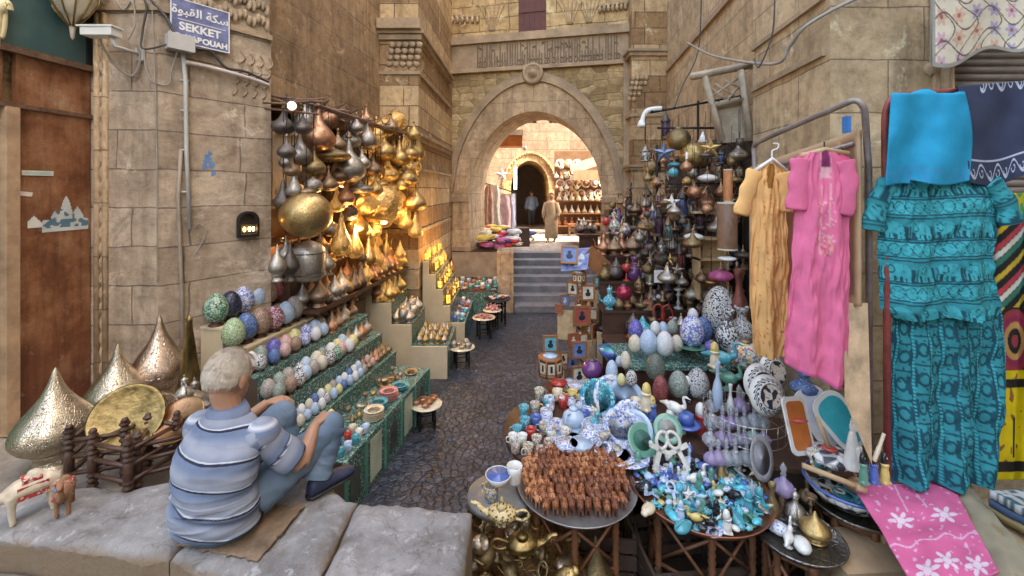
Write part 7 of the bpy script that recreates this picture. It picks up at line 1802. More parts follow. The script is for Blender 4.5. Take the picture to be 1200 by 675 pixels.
# ---- copper tray of turquoise trinkets
c2 = G(818,572,TZ); traytable('b', c2.x, c2.y, .425, TZ, WOODR, 'round copper rimmed tray on wooden legs heaped with turquoise scarabs', pmat('copper tray', (.42,.17,.10), .4, .7, .3, 6, .2, 25), rim=.02)
rt = random.Random(9); n = 0
TC = ['turquoise','turquoise','blue','pale blue','white','green','turquoise','pale blue','cream','turquoise','black','yellow']
lite = pmat('bright turquoise glaze', (.05,.50,.62), .25, 0, .2, 6, .05, 30, coat=.4)
for ring_, (rr_, cnt_) in enumerate(((.375,40),(.335,36),(.295,32),(.255,28),(.212,24),(.17,19),(.13,14),(.09,10),(.05,6),(.01,1))):
    for q in range(cnt_):
        a = 2*PI*q/cnt_+ring_*.3+rt.uniform(-.06,.06); x, y = c2.x+rr_*math.cos(a), c2.y+rr_*math.sin(a)
        front = math.sin(a)*rr_ < .06
        c = rt.choice(TC if front else ['white','grey','cream','blue','black','pale blue','green','silver']); k = rt.choice(['scarab','scarab','pebble','scarab','ankh','oillamp','bird','figurine','dish','star'] if front else ['scarab','pebble','ankh','bottle','figurine'])
        m = BR['silver'] if c == 'silver' else (CER['white'] if c == 'grey' else CER.get(c)); 
        if c == 'turquoise' and rt.random() < .5: m = lite
        kn = {'pebble':'stone bead','bird':'tiny bird','dish':'tiny dish','star':'tiny star','ankh':'looped cross','oillamp':'tiny lamp','bottle':'tiny bottle','figurine':'tiny figurine'}.get(k, k)
        s_ = {'scarab':.085,'pebble':.075,'ankh':.12,'oillamp':.08,'bottle':.10,'figurine':.10,'bird':.09,'dish':.085,'star':.09}[k]*rt.uniform(.6,1.35)
        if k in ('scarab','pebble','dish') and rt.random() < .3: m = PATT['turquoise speckled' if c in ('turquoise','blue') else 'blue and white']; c = 'speckled turquoise' if c in ('turquoise','blue') else 'speckled white'; ad_ = c
        else: ad_ = None
        ad = ad_ or {'silver':'silvery','grey':'off white'}.get(c, c)
        place = 'in the front heap of the copper rimmed tray' if front else 'at the back of the copper rimmed tray'
        lab = f'{ad} {kn} {place}'
        put(k, kn.replace(' ','_'), [m, m], lab, kn, (x, y, TZ+.004+rt.uniform(0,.03)), s_, (rt.uniform(-.4,.4) if k != 'figurine' else 0, rt.uniform(-.3,.3) if k != 'figurine' else 0, rt.uniform(0,6.2)), lab)
for (px, py, Y, s_, ci, rz) in ((662,352,5.12,.13,2,.4),(694,368,5.12,.12,0,-.2),(672,398,5.0,.14,3,.3),(690,438,4.9,.13,1,-.4),(660,420,4.9,.13,0,.2),(700,330,5.2,.12,1,.5),(655,362,5.1,.10,3,-.6),(671,425,4.85,.12,2,0),(684,398,5.05,.13,0,.5),(646,455,4.5,.13,3,.2)):
    c = P(px, py, Y); put('picture', 'framed_picture', [WR, PICB[ci], [DRK, WR, PICB[0], PICB[3]][(px+py) % 4]], f'small {["cream","turquoise","blue","red"][ci]} framed picture among the boxes on the picture rack', 'picture', (c.x, c.y, c.z-s_*.56), s_, (0,0,rz))
# two white looped crosses leaning (px 775,530)
for (px, py, rz, lab) in ((772,528,.45,'big white looped cross leaning left on the copper rimmed tray'),(795,528,-.45,'big white looped cross leaning right on the copper rimmed tray')):
    c = P(px, py, 2.85); put('ankh', 'looped_cross', pmat('off white stone', (.62,.60,.54), .5), lab, 'cross', c, .24, (1.15, rz, 0))
put('dish', 'glass_dish', [CER['green'],CER['green']], 'pale green glass dish standing behind the looped crosses', 'dish', P(752,516,2.98), .22, (.9,0,.2)); put('dish', 'glass_dish', [CER['green'],CER['white']], 'second pale green dish right behind the looped crosses', 'dish', P(782,503,3.02), .2, (.9,0,-.1))
put('bird', 'winged_ornament', CER['white'], 'white winged bird ornament in the middle of the copper rimmed tray', 'ornament', G(815,570,TZ+.02), .15, .2)
for i, (px, py, c, s_) in enumerate(((862,612,'turquoise',.14),(845,560,'yellow',.12),(800,622,'turquoise',.13),(862,540,'turquoise',.16),(825,550,'blue',.13),(760,600,'cream',.12))):
    put('scarab' if c != 'yellow' else 'cat', 'scarab_box' if c != 'yellow' else 'gold_cat', CER[c] if c != 'yellow' else BR['gold'], f'larger {c if c != "yellow" else "golden"} {"scarab" if c != "yellow" else "cat"} {["at the right rim","near the right rim","at the front rim","at the back right rim","near the centre","at the left rim"][i]} of the copper rimmed tray', 'scarab' if c != 'yellow' else 'cat', G(px, py, TZ+.02), s_, i*1.1)

# ---- stage behind tray: figurines, red bird, bottles
t = thing('stall_table', 'wide dark stall table under the glass bottles and plates', 'table'); b = MB(); b.prism([(1.35,2.85),(2.25,2.62),(2.35,3.35),(.95,3.3),(.95,3.02)], .78, .81); part('tabletop', b, WOODD, t)
b = MB(); b.prism([(1.45,2.95),(2.2,2.75),(2.25,3.2),(1.4,3.2)], 0, .779); part('base', b, BROWNB, t)
GLS = pmat('pale glass', (.80,.84,.88), .06, 0, .05, 5, .0, trans=.75); GLP = pmat('lilac glass', (.62,.50,.78), .08, 0, .1, 5, 0, trans=.6); GLG = pmat('green glass', (.45,.68,.6), .08, 0, .1, 5, 0, trans=.6)
rgz = random.Random(8)
for i in range(26):
    px = 835+9.5*(i % 7)+rgz.uniform(-3,3); pb = 530-13*(i//7)+rgz.uniform(-3,3); Y = 2.78+.14*(i//7); mi_ = rgz.choice([0,1,2,0]); p = P(px, pb, Y); p.z = max(p.z, .81)
    put('bottle', 'perfume_bottle', [[GLS,GLP,GLG][mi_], GLS], ['clear','lilac','green'][mi_]+' glass perfume bottle with tall stopper in the bottle cluster', 'bottle', (p.x, p.y, .81+.04*(i//7)), .17*rgz.uniform(.85,1.25), 0, ['clear','lilac','green'][mi_]+' perfume bottles')
b = MB()   # wire basket rim
for z in (0,.07,.14): b.hoop(.26,.0025,z,30)
for k in range(20): a = k*PI/10; b.tube([(.26*math.cos(a),.26*math.sin(a),0),(.265*math.cos(a),.265*math.sin(a),.145)], .002, 4)
single('wire_basket', b, BR['silver'], 'thin silvery wire ring basket round the perfume bottles', 'basket', loc=(1.62,2.98,.93))
for i, (px, pb, k, m, s_, lab) in enumerate(((757,480,'figurine','cream',.2,'cream and yellow seated figurine by the dark red egg'),(764,492,'figurine','blue',.18,'blue seated figurine below the cream one'),(785,505,'cat','white',.22,'white seated cat ornament behind the looped crosses'),(797,510,'figurine','white',.2,'white standing figurine left of the blue hat bowl'),(790,488,'bird','white',.2,'white bird ornament behind the copper rimmed tray'),(822,510,'figurine','red',.24,'red figure with pointed cap near the glass bottles'),
   (852,455,'bird','green',.26,'dark green and grey crane ornament by the plates'),(841,478,'vase','pale blue',.34,'slim pale blue pointed shell vase right of the white egg'),(856,490,'vase','white',.25,'slim white cone vase left of the bottles'),(845,432,'bird','turquoise',.26,'turquoise bird ornament over the pale blue vase'),(805,470,'figurine','black',.2,'black figurine among the lower eggs'),(838,430,'figurine','cream',.2,'cream bust under the biggest egg'))):
    Y = 3.15 if pb > 470 else 3.4; put(k, lab.split(' ornament')[0].split(' ')[-1] if False else {'figurine':'figurine','cat':'cat_ornament','bird':'bird_ornament','vase':'slim_vase'}[k], [CER[m], CER['yellow' if m in ('cream','blue') else 'white']], lab, {'figurine':'figurine','cat':'ornament','bird':'ornament','vase':'vase'}[k], P(px,pb,Y), (s_,s_,s_) if k != 'vase' else (s_*.3,s_*.3,s_), jit(1))
t = thing('hat_bowl', 'deep blue hat shaped bowl upside down by the red figure', 'bowl', P(804,496,3.1)); part('bowl_body', MB().lathe([(.055,0),(.05,.07),(.03,.08),(0,.08)], 18), CER['blue'], t); part('brim', MB().lathe([(.1,-.005),(.1,.003),(.054,.006),(.054,-.005)], 20), CER['blue'], t)
# plates
def deco(seed, n=8):
    def f(u, v):
        x, y = u*2-1, v*2-1; r = math.hypot(x, y); a = math.atan2(y, x)
        if r > 1: return None
        if r > .93: return (.72,.72,.70)
        if r > .68: return (.03,.03,.04) if math.sin(a*18+6*math.sin(r*20)) > -.1 else (.72,.72,.70)
        if r > .62: return (.7,.7,.68)
        if r > .58: return (.03,.03,.04)
        if nz(x*3+seed, y*3, seed) > .12: return (.04,.04,.05)
        return (.70,.68,.62) if nz(x*9, y*9, seed) > -.3 else (.45,.18,.08)
    return f
def decoplate(px, py, Y, D, rz, lean, lab, f, n=70, shape='round'):
    t = thing('painted_plate', lab, 'plate', P(px, py, Y), (-lean, 0, rz)); b = MB(); pr = [(0,0),(.62,0),(.7,.03),(1,.1)]
    b.lathe([(0,.012),(.60*D/2,.012),(.70*D/2,.0),(D/2,-.035*D*2),(D/2+.003,-.035*D*2+.004),(.72*D/2,.018),(0,.026)], 36, M=Matrix.Rotation(PI/2, 4, 'X')); b.v = [(x, -y if False else y, z) for x, y, z in b.v]; part('body', b, CER['white'], t)
    b = MB(); b.c = []
    def pt(i, j):
        x, z = (i/n*2-1), (j/n*2-1); r = min(math.hypot(x, z), 1)
        h_ = .0285 if r < .6 else (.0285-.008*(r-.6)/.12 if r < .72 else .0205+(-.07*D+.0065-.0205)*(r-.72)/.28)
        return Vector((x*D/2*.985, -h_, z*D/2*.985))
    for j in range(n):
        for i in range(n):
            col = f((i+.5)/n, (j+.5)/n)
            if col is None: continue
            o = len(b.v)
            for a, e in ((i,j),(i+1,j),(i+1,j+1),(i,j+1)): b.v.append(tuple(pt(a, e))); b.c.append(col)
            b.f.append([o,o+1,o+2,o+3]); b.mi.append(0); b.sm.append(False)
    part('painted_face', b, PAINTED, t); return t
decoplate(908,436,3.12,.25,.35,.35,'black and white painted plate furthest right of the three plates',deco(1))
decoplate(893,450,3.05,.27,.2,.3,'black and white rimmed plate in the middle of the three plates',deco(5))
decoplate(901,464,2.96,.27,.15,.3,'front black and white plate with dark figure',deco(9))
# serving boards
def roundrect(w, h, r, n=5):
    o = []
    for cx, cz, a0 in ((w/2-r,h/2-r,0),(-w/2+r,h/2-r,PI/2),(-w/2+r,-h/2+r,PI),(w/2-r,-h/2+r,3*PI/2)):
        o += [(cx+r*math.cos(a0+PI/2*k/n), cz+r*math.sin(a0+PI/2*k/n)) for k in range(n+1)]
    return o
def board(px, py, Y, w, h, rot, m, m2, lab, r=.04):
    t = thing('serving_board', lab, 'serving board', P(px, py, Y), rot); M = Matrix.Rotation(PI/2, 4, 'X')
    part('body', MB().plate(roundrect(w,h,r), M, .012), m, t); part('panel', MB().plate(roundrect(w*.78,h*.84,r*.8), Matrix.Translation((0,-.012,0)) @ M, .003), m2, t); return t
board(934,498,2.72,.20,.33,(-.35,.12,.35),CER['white'],pmat('orange lacquer',(.58,.17,.04),.35),'orange lacquered serving board with white edge'); 
board(960,486,2.86,.24,.37,(-.35,-.5,.2),CER['white'],pmat('pale lilac white',(.66,.70,.78),.3),'pale white hexagonal serving board behind the orange one',.09)
board(984,492,2.80,.24,.36,(-.35,-.6,.2),CER['white'],pmat('turquoise lacquer',(.02,.40,.45),.3),'turquoise serving board leaning furthest right',.09)
put('pebble','carved_relief',CER['red'],'dark red relief on the orange serving board','relief',P(932,492,2.66),(.12,.05,.2),(1.2,0,0))
put('vase','blue_vase',EG['deep blue'],'small deep blue mosaic vase behind the serving boards','vase',P(942,462,2.95),(.24,.24,.15),0)
t = thing('painted_bowl', 'round painted bowl with an oval red and blue face beside the boards', 'bowl', P(972,545,2.62)); part('body', MB().lathe([(0,0),(.06,0),(.12,.04),(.13,.07),(.05,.1),(.03,.1),(0,.1)], 28), PATT['black and white'], t); part('top', MB().lathe([(0,.102),(.045,.102),(.04,.11),(0,.112)], 20), CER['red'], t); part('handle', MB().tube([(-.0,0,.1),(-.06,.02,.28)], [.016,.011], 8), WOODT, t)
put('plate','dark_plate',[PATT['multicolour'],CER['turquoise']],'dark multicolour plate lying by the orange board','plate',P(962,556,2.6),.16,.2)
put('cat','cat_statue',CER['white'],'white seated cat statue beside the turquoise board','statue',P(999,548,2.5),(.17,.17,.30),-1.0)
for (px, m, lab) in ((1012,'green','green dressed figurine of the trio beside the cat statue'),(1024,'blue','blue dressed figurine in the middle of the trio'),(1037,'yellow','yellow dressed figurine right of the trio')):
    put('figurine','figurine',[CER[m],CER['black']],lab,'figurine',P(px,566,2.38),(.11,.11,.17),jit(.4))
b = MB(); b.tube(smooth_path([P(1024,540,2.36),P(1030,525,2.36),P(1036,508,2.36)]), [.012]*9+[.009]*8, 8); single('horn', b, CER['cream'], 'pale curved horn standing behind the figurine trio', 'horn')
# silver oval tray + contents
c3 = G(936,628,.64); traytable('c', c3.x, c3.y, .22, .64, WOODR, 'small oval steel tray at the front right with brass pots', BR['steel'], 1.05)
for (kd, px, pb, s_, m, lab) in (('vase',905,612,.23,'old','slim old brass vase at the left of the steel tray'),('vase',917,600,.16,'bronze','small dark vase in the steel tray'),('pebble',912,625,.16,'blue and white','pale shell ornament in the steel tray'),('onion',955,632,.16,'brass','round brass pot at the right of the steel tray'),('bottle',946,590,.17,'old','old brass bottle behind the steel tray'),('ewer',932,612,.18,'silver','silvery ewer in the middle of the steel tray'),('bird',924,640,.14,'white','white winged ornament at the front of the steel tray'),('pebble',940,645,.15,'white','white shell at the front of the steel tray'),('candlestick',950,610,.15,'bronze','thin bronze candlestick in the steel tray'),('goblet',968,600,.12,'old','old brass goblet at the rim of the steel tray')):
    m_ = BR.get(m) or CER.get(m) or PATT.get(m); Y = 2.45+(635-pb)*.004; p = P(px,pb,Y); p.z = max(.645, p.z if pb < 605 else .645); q = G(px,pb,.645) if pb >= 600 else p
    put(kd, {'pebble':'shell','onion':'brass_pot','bird':'winged_ornament'}.get(kd, kd), [m_, m_], lab, {'pebble':'shell','onion':'pot','bird':'ornament'}.get(kd, kd), q, s_ if kd != 'vase' else (s_*.5,s_*.5,s_), jit(2))
put('bottle','glass_vase',[GLP,GLS],'white ribbed glass vase with narrow neck behind the steel tray','vase',P(918,580,2.58),.2,0); put('plate','grey_dish',[pmat('grey resin',(.34,.34,.36),.4)]*2,'pale grey oval dish leaning at the left of the glass vase','dish',P(892,562,2.66),(.22,.2,.27),.5)
c4_ = G(1002,585,.72); traytable('d', c4_.x, c4_.y, .25, .70, WOODR, 'grey round tray table under the woven basket', BR['steel'])
t = thing('woven_basket', 'oval blue and grey woven basket of trinkets beside the pink cloth', 'basket', (c4_.x-.02, c4_.y, .715)); b = MB(); b.lathe([(0,0),(.14,0),(.2,.05),(.23,.1),(.225,.105),(.19,.055),(.13,.012),(0,.01)], 30, sx=1.1); part('body', b, PATT['black and white'], t); part('rim', MB().lathe([(.23,.1),(.24,.11),(.23,.12),(.222,.11),(.23,.1)], 30, sx=1.1), CER['blue'], t)
for i, (dx, dy, k, m, lab) in enumerate(((-.06,.0,'dish','turquoise','turquoise dish in the woven basket'),(.03,.03,'teapot','terracotta','terracotta pot in the woven basket'),(-.01,-.07,'scarab','turquoise','turquoise scarab in the woven basket'),(.09,-.02,'mug','cream','cream cup in the woven basket'),(-.1,.06,'ankh','cream','cream looped cross in the woven basket'))): put(k, dict(dish='dish',teapot='pot',scarab='scarab',mug='cup',ankh='looped_cross')[k], CER[m], lab, dict(dish='dish',teapot='pot',scarab='scarab',mug='cup',ankh='cross')[k], (c4_.x+dx, c4_.y+dy, .74), .13, i)
b = MB(); b.tube([P(940,545,2.5),P(1010,572,2.4)], .016, 8); b.tube([P(1003,570,2.405),P(1014,574,2.395)], .022, 8); single('flute', b, WOODT, 'spotted cane flute lying across toward the basket', 'flute')
# ---- brass tray at left foot
t = thing('brass_tray', 'round brass tray on the ground edge left of the camel tray', 'tray', (-.03,2.5,.34)); part('tray', MB().lathe([(0,0),(.42,0),(.46,.03),(.45,.03),(.41,.01),(0,.01)], 40), BR['old'], t); part('base', MB().lathe([(0,-.34),(.3,-.34),(.3,-.001),(0,-.001)], 24), BROWNB, t)
rl = random.Random(2)
for i in range(34):
    a = rl.uniform(0, 6.3); rr_ = .38*math.sqrt(rl.random()); k = rl.choice(['oillamp','ewer','candlestick','scarab','ankh','goblet','teapot']); m = rl.choice(['old','brass','old','pale'])
    x, y = -.03+rr_*math.cos(a), 2.5+rr_*math.sin(a)
    put(k, {'oillamp':'oil_lamp','ankh':'looped_cross'}.get(k, k), BR[m], f'{AD[m]} {dict(oillamp="oil lamp",ankh="looped cross").get(k, k)} in the heap on the round brass tray', {'oillamp':'lamp','ankh':'cross'}.get(k, k), (x, y, .36+rl.uniform(0,.16)), .17, (rl.uniform(-1.4,1.4), rl.uniform(-.5,.5), rl.uniform(0,6)), f'{m} {k}s heaped on the round brass tray')
CUT = mosaic('cut brass', [(.70,.55,.28),(.1,.08,.05),(.7,.55,.3),(.65,.5,.25)], 20, (.6,.45,.2))
o = put('oillamp','magic_lamp',CUT,'spotted pierced brass oil lamp with pointed spout, upper of the two big ones','lamp',P(588,612,2.42),(.26,.26,.26),PI*.93)
o = put('oillamp','magic_lamp',PLAINBRASS,'plain golden oil lamp with lid, lower of the two big ones','lamp',P(612,648,2.34),(.28,.28,.26),PI*.03)
put('bowl','white_pot',[CER['white'],CER['blue']],'white bowl with blue picture at the left of the camel tray','bowl',P(584,568,2.6),.16,0); put('mug','white_cup',[CER['white']],'white cup with blue inside at the left of the camel tray','cup',P(603,565,2.62),.13,2.0); put('mug','striped_cup',[PATT['multicolour']],'striped cup with orange flag by the lane above the brass lamps','cup',P(576,586,2.62),.12,2.6)
t = thing('post', 'low wooden stand under the white bowl and cups at the lane edge', 'stand', (-.08,2.68,0)); part('top', MB().lathe([(0,.66),(.2,.66),(.2,.69),(0,.69)], 20), pmat('grey zinc', (.3,.3,.29), .5, .5), t); part('leg', MB().tube([(0,0,0),(0,0,.66)], .03, 8), WOODR, t)
put('onion','brass_pot',BR['old'],'old brass pot on the floor between the legs of the camel tray','pot',(.5,2.55,.02),(.3,.3,.52),0); put('onion','brass_pot',BR['bronze'],'bronze pot on the floor under the copper rimmed tray','pot',(1.15,2.45,.02),(.26,.26,.4),0)
put('crate','wooden_crate',[BROWNB,BROWNB],'dark slatted crate under the copper rimmed tray','crate',(1.1,2.75,.0),(.6,.6,.5),.1); put('crate','wooden_crate',[BROWNB,BROWNB],'dark slatted crate on the floor behind the camel tray legs','crate',(.55,3.0,.0),(.6,.6,.5),-.1)
t = thing('cardboard_box', 'brown cardboard box with printed dark letters under the tray tables', 'box', (2.02,2.36,.0), .05); part('body', MB().box(-.3,.28,-.15,.15,0,.62), pmat('cardboard', (.42,.28,.16), .9), t); me = textmesh('RA', .15, .001, bold=.003); link('lettering', me, DRK, t, (.05,-.152,.50), (PI/2,0,0))
# ---- clothes table at front right
t = thing('clothes_table', 'low wooden table carrying folded clothes at the front right', 'table', (2.55,2.1,0)); part('tabletop', MB().box(-.5,1.0,-.42,.35,.80,.83), WOODT, t)
for x in (-.45,.9):
    for y in (-.38,.3): part('leg', MB().box(x-.02,x+.02,y-.02,y+.02,0,.80), WOODT, t)
PK2 = (.68,.14,.31)
def emb(u, v):
    for cx, cy in ((.28,.42),(.74,.44),(.5,.86),(.25,.9),(.8,.92)):
        r = math.hypot((u-cx)*.36, (v-cy)*.62); a = math.atan2((v-cy)*.62, (u-cx)*.36)
        if r < .018 or (r < .052*abs(math.cos(3*a)) and r > .02): return (.74,.62,.72)
    if nz(u*18, v*26, 2) > .42 or (abs(u-.5) < .16 and v < .35 and abs(abs(u-.5)-.08*(1+v)) < .008): return (.72,.40,.58)
    if abs(math.sin(u*22)*.02+v-.66) < .008: return (.72,.42,.6)
    return PK2
def clothfn(cs, hang, seed, zt0=.845):
    def f(u, v):
        a = Vector(cs[0]).lerp(Vector(cs[1]), u); e = Vector(cs[3]).lerp(Vector(cs[2]), u); p = a.lerp(e, v); p.z += .012*nz(u*4, v*5, seed)+.008*math.sin(u*9+v*4)
        return p
    return f
def onz(px, py, z): q = G(px, py, z); return (q.x, q.y, z)
sheet('folded_garment', 'bright pink embroidered garment spread over the table at the front', 'garment', clothfn([onz(1000,572,.87), onz(1112,562,.87), P(1172,672,1.86)[:], P(1072,690,1.86)[:]], 0, 1), 110, 150, emb, CLOTH, .008)
sheet('folded_garment', 'khaki garment spread right of the pink garment', 'garment', clothfn([onz(1085,566,.865), onz(1130,562,.865), P(1222,668,1.9)[:], P(1160,690,1.88)[:]], 0, 3), 60, 80, lambda u, v: (.30,.24,.14) if u < .12 or nz(u*3,v*3) < -.35 else (.33,.29,.2), CLOTH, .01)
for i, (c, lab) in enumerate((((.05,.09,.16),'dark blue folded cloth in the stack at the right edge'),((.45,.47,.46),'white patterned folded cloth on top of the stack at the right edge'),((.30,.22,.1),'brown folded cloth at the bottom of the stack at the right edge'))):
    z = [.90,.95,.86][i]; b = MB(); q = Vector((2.72,2.13,z)); cc_ = c
    b.grid(lambda u, v: q+Vector((-.16+.5*u+.05*v, .16-.36*v, .01*nz(u*4,v*4,i))), 50, 40, cfn=lambda u, v: (lerp3(cc_, (.06,.12,.14), 1) if nz(u*14, v*14, 5) > .1 and i == 1 else cc_)); o = single('folded_cloth', b, CLOTH, lab, 'cloth'); s_ = o.modifiers.new('s','SOLIDIFY'); s_.thickness = .04
put('box','dark_box',[BROWNB,BLACK],'dark box on the floor under the clothes table','box',(2.5,2.0,0),(.6,.5,.9),0)
# ================================================================ BEYOND THE GATE
t = thing('textile_table', 'table heaped with colourful textiles inside the gate on the left', 'table'); part('top', MB().box(-1.4,-.02,10.0,12.0,1.12,1.16), WOODD, t); part('cloth', MB().box(-1.4,-.0,9.97,9.995,.55,1.13), pmat('sand cloth', (.40,.30,.2), .9), t)
t = thing('stone_pedestal', 'tan stone pedestal block left of the stairs', 'pedestal'); part('block', MB().box(-.32,.03,9.0,9.7,0,1.28), TRIM_Y, t)
rf = random.Random(6)
CLC = {'pink':(.62,.16,.36),'yellow':(.62,.48,.12),'white':(.75,.74,.7),'sky blue':(.15,.45,.7),'violet':(.35,.12,.5),'red':(.55,.05,.06),'cream':(.66,.58,.42),'navy':(.05,.07,.2)}
CLM = {k: pmat('textile '+k, v, .9, 0, .3, 4, .5, 12) for k, v in CLC.items()}
for i in range(52):
    c = rf.choice(list(CLC)); f_ = rf.random(); x = -.95+1.05*rf.random(); y = 10.0+1.9*rf.random(); z = 1.16+rf.choice([0,.08,.16,.24])+.05*(y-10)
    put('cloth', 'folded_cloth', CLM[c], f'{c} crumpled cloth in the heap on the textile table', 'cloth', (x, y, z), .34*rf.uniform(.7,1.2), rf.uniform(0,6), f'{c} cloths heaped on the textile table')
for i in range(14):
    c = rf.choice(['cream','white','navy','white']); put('cloth', 'folded_cloth', CLM[c], f'{c} bundle on the ground before the sunlit court stall', 'bundle', (-.1+.75*rf.random(), 12.2+1.4*rf.random(), 1.0+rf.choice([0,.1,.2,.3])), .4, rf.uniform(0,6), f'{c} bundles before the court stall')
single('goods_chest', MB().box(.1,.5,12.1,12.6,.98,1.5), WOODD, 'dark wooden chest beside the bundles in the court', 'chest')
# hanging dresses on the left of the court
for i, (px, c, w_) in enumerate(((573,(.55,.30,.22),10),(580,(.66,.62,.55),12),(590,(.62,.40,.42),18),(598,(.42,.45,.62),12),(568,(.70,.66,.6),9))):
    Y = 12.6+.15*i; g_ = garment('hanging_robe', ['reddish','white','rose patterned','bluish','cream'][i]+' robe hanging at the left of the court beyond the gate', 'robe', [(205+(12 if i < 2 else 22),px-w_*.3,px+w_*.3),(222+i,px-w_*.5,px+w_*.5),(266,px-w_*.6,px+w_*.6)], Y, .12, (lambda cc_: (lambda s, v, f: lerp3(cc_, (.6,.55,.5), .5) if nz(s*6, v*8, i) > .15 else cc_))(c), CLOTH, .08, 6, 24, .05, seed=i)
t = thing('robe_rail', 'thin rail above the hanging robes in the court', 'rail'); part('bar', MB().tube([P(560,212,12.6),P(604,226,13.3)], .02, 6), BLACK, t); part('post', MB().tube([P(604,226,13.3),Vector((P(604,0,13.3).x,13.3,.98))], .03, 6), BLACK, t)
t = thing('awning_box', 'small orange and white awning box high on the left of the court', 'awning'); b = MB(); c = P(592,162,12.5); b.box(c.x-.4,c.x+.5,12.3,12.9,c.z-.25,c.z+.05); part('valance', b, pmat('orange canvas', (.60,.22,.08), .8), t); part('top', MB().box(c.x-.45,c.x+.52,12.25,12.95,c.z+.06,c.z+.22), pmat('white canvas', (.7,.68,.62), .8), t)
t = thing('tube_lamp', 'white tube lamp hanging upright in the far archway', 'lamp'); part('tube', MB().tube([P(604,196,14.5),P(604,222,14.5)], .04, 8), emis('tube glow', (1,1,1), 3), t); part('holder', MB().tube([P(604,188,14.5),P(604,196,14.5)], .02, 6), WHITEP, t)
put('star', 'star_lamp', GWH, 'white star lamp hanging beside the far archway', 'lamp', P(588,214,13.6), .5, .2)
t = thing('bracket_lamp', 'small bracket lamp and arm over the court', 'lamp'); part('arm', MB().tube([P(596,168,12.8),P(614,167,12.8),P(615,172,12.8)], .02, 6), WHITEP, t); part('bulb', MB().ball(P(615,174,12.8), .07, 8), GWH, t)
# display board of plates / drums / hats on the right
t = thing('display_board', 'tall brown display board with shelves at the right of the court', 'stand'); b = MB(); b.box(1.55,3.55,15.6,15.65,.98,4.0); part('board', b, pmat('brown board', (.22,.12,.07), .8), t)
for z in (1.3,1.75,2.2): part('shelf', MB().box(1.55,3.5,15.2,15.6,z-.03,z), WOODR, t)
rows_ = [(3.55,6,.34,'round_plate'),(3.2,5,.34,'round_plate'),(2.82,6,.34,'round_plate'),(2.45,6,.34,'round_plate')]
for r_, (z, n, s_, nm) in enumerate(rows_):
    for i in range(n):
        x = 1.75+.31*i+(.15 if r_ % 2 else 0)
        if r_ < 2 and i > 2: continue
        cc_ = ['cream','terracotta','white','cream','yellow'][(i+r_) % 5]; put('plate', 'round_plate', [CER[cc_], CER['terracotta' if cc_ != 'terracotta' else 'cream']], f'{cc_} round straw plate, {nth(i)} from left in the {nth(r_)} row of the court display board', 'plate', (x, 15.5, z-.17), .33, jit(.2), 'round plates on the court display board')
for r_, z in enumerate((1.3,1.75,2.2)):
    for i in range(8):
        k = 'tagine' if r_ else 'vase'; cc_ = ['white','cream','cream'][(i+r_) % 3] if r_ else 'terracotta'
        put(k, 'clay_pot', [CER[cc_], CER[cc_]], f'{cc_} {"lidded clay pot" if r_ else "clay jar"} on the {nth(r_)} shelf of the court display board', 'pot', (1.7+.23*i, 15.4, z), (.22,.22,.30), jit(2), f'{cc_} pots on the {nth(r_)} shelf of the court display')
t = thing('small_bench', 'small red brown bench below the court display board', 'bench', (2.2,14.9,.98)); b = MB(); b.box(-.25,.25,-.15,.15,.38,.42); part('seat', b, WOODR, t)
for x in (-.22,.2): part('leg', MB().box(x,x+.04,-.13,.13,0,.38), WOODR, t)
t = thing('small_bench', 'second small red brown bench at the right below the court display board', 'bench', (3.0,14.9,.98)); b = MB(); b.box(-.25,.25,-.15,.15,.38,.42); part('seat', b, WOODR, t)
for x in (-.22,.2): part('leg', MB().box(x,x+.04,-.13,.13,0,.38), WOODR, t)
c = P(690,192,14.6); t = thing('shop_awning', 'pinkish slanted shop sign canopy over the court display board', 'awning'); b = MB(); b.add([(c.x-.55,14.9,c.z-.35),(c.x+1.2,14.9,c.z+.25),(c.x+1.2,15.3,c.z+.6),(c.x-.55,15.3,c.z+.0)], [(0,1,2,3)]); b.box(c.x-.5,c.x+1.2,14.86,14.88,c.z-.55,c.z-.2); o = part('canopy', b, pmat('faded salmon canvas', (.50,.26,.17), .8), t); s_ = o.modifiers.new('s','SOLIDIFY'); s_.thickness = .03
# strings of hanging goods upper right of far arch
for i in range(9):
    for j in range(3):
        px, py = 652+6*i, 196+13*j+2*(i % 2)
        if i > 4: continue
        put('pendant', 'hanging_gourd', CER[['cream','white','terracotta'][(i+j) % 3]], 'small pale hanging gourd lamp in strings at the right of the far arch', 'lamp', P(px, py, 15.3), (.17,.17,.24), 0, 'gourd lamps strung by the far arch')
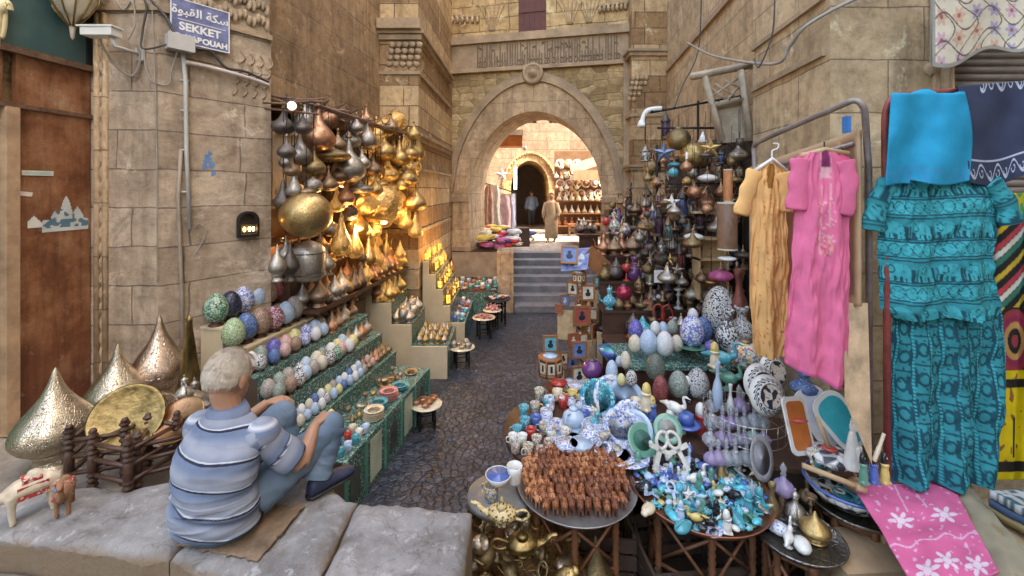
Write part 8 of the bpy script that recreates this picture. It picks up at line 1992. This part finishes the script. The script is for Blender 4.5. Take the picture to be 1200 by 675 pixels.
# right side inside gate clutter
t = thing('gate_bench', 'dark bench of small wares inside the gate on the right', 'bench'); part('top', MB().box(1.75,2.35,11.3,13.2,1.35,1.4), WOODD, t); part('leg', MB().box(1.8,2.3,11.4,11.5,.98,1.35), WOODD, t)
for i in range(14): randgood((1.8+.5*rf.random(), 11.4+1.7*rf.random(), 1.4), 'on the bench inside the gate', ['teapot','vase','ewer','smalllantern'], rf, ['iron','steel','silver','blue and white'], 1.3)

# ================================================================ CAMERA, LIGHT, WORLD
cam = bpy.data.cameras.new('camera'); co = bpy.data.objects.new('camera', cam); COL.objects.link(co)
co.location = (0,0,CH); co.rotation_euler = (PI/2,0,0); cam.sensor_width = 36; cam.lens = 15.0; cam.shift_y = -115.5/1200; cam.clip_end = 2000; cam.clip_start = .05
SC.camera = co
w = bpy.data.worlds.new('World'); SC.world = w; w.use_nodes = True; nt = w.node_tree
sky = nt.nodes.new('ShaderNodeTexSky'); sky.sky_type = 'NISHITA'; sky.sun_disc = False
SD = Vector((.93,-.37,0)).normalized(); EL = math.radians(50); 
sky.sun_elevation = EL; sky.sun_rotation = math.atan2(SD.x, SD.y); sky.dust_density = 3.0; sky.air_density = 1.0
nt.links.new(sky.outputs[0], nt.nodes['Background'].inputs[0]); nt.nodes['Background'].inputs[1].default_value = .15
sl = bpy.data.lights.new('sun', 'SUN'); sl.energy = 2.1; sl.angle = math.radians(.5); sl.color = (1,.95,.86)
so = bpy.data.objects.new('sun', sl); COL.objects.link(so)
dv = Vector((SD.x*math.cos(EL), SD.y*math.cos(EL), math.sin(EL))); so.rotation_euler = dv.to_track_quat('Z', 'Y').to_euler(); so.location = (5,-5,20)
SC.view_settings.view_transform = 'Standard'; SC.view_settings.look = 'None'; SC.view_settings.gamma = 1; SC.view_settings.exposure = 3.1
SC.view_settings.use_white_balance = True; SC.view_settings.white_balance_temperature = 8400; SC.view_settings.white_balance_tint = 10
SC.render.engine = 'CYCLES'
# labels that end up shared get a common group
cnt_l = {}
for o in TOP: cnt_l.setdefault(o['label'], []).append(o)
for lab, os_ in cnt_l.items():
    if len(os_) > 1:
        gs = {o.get('group') for o in os_}
        if len(gs) > 1 or None in gs:
            for o in os_: o['group'] = lab
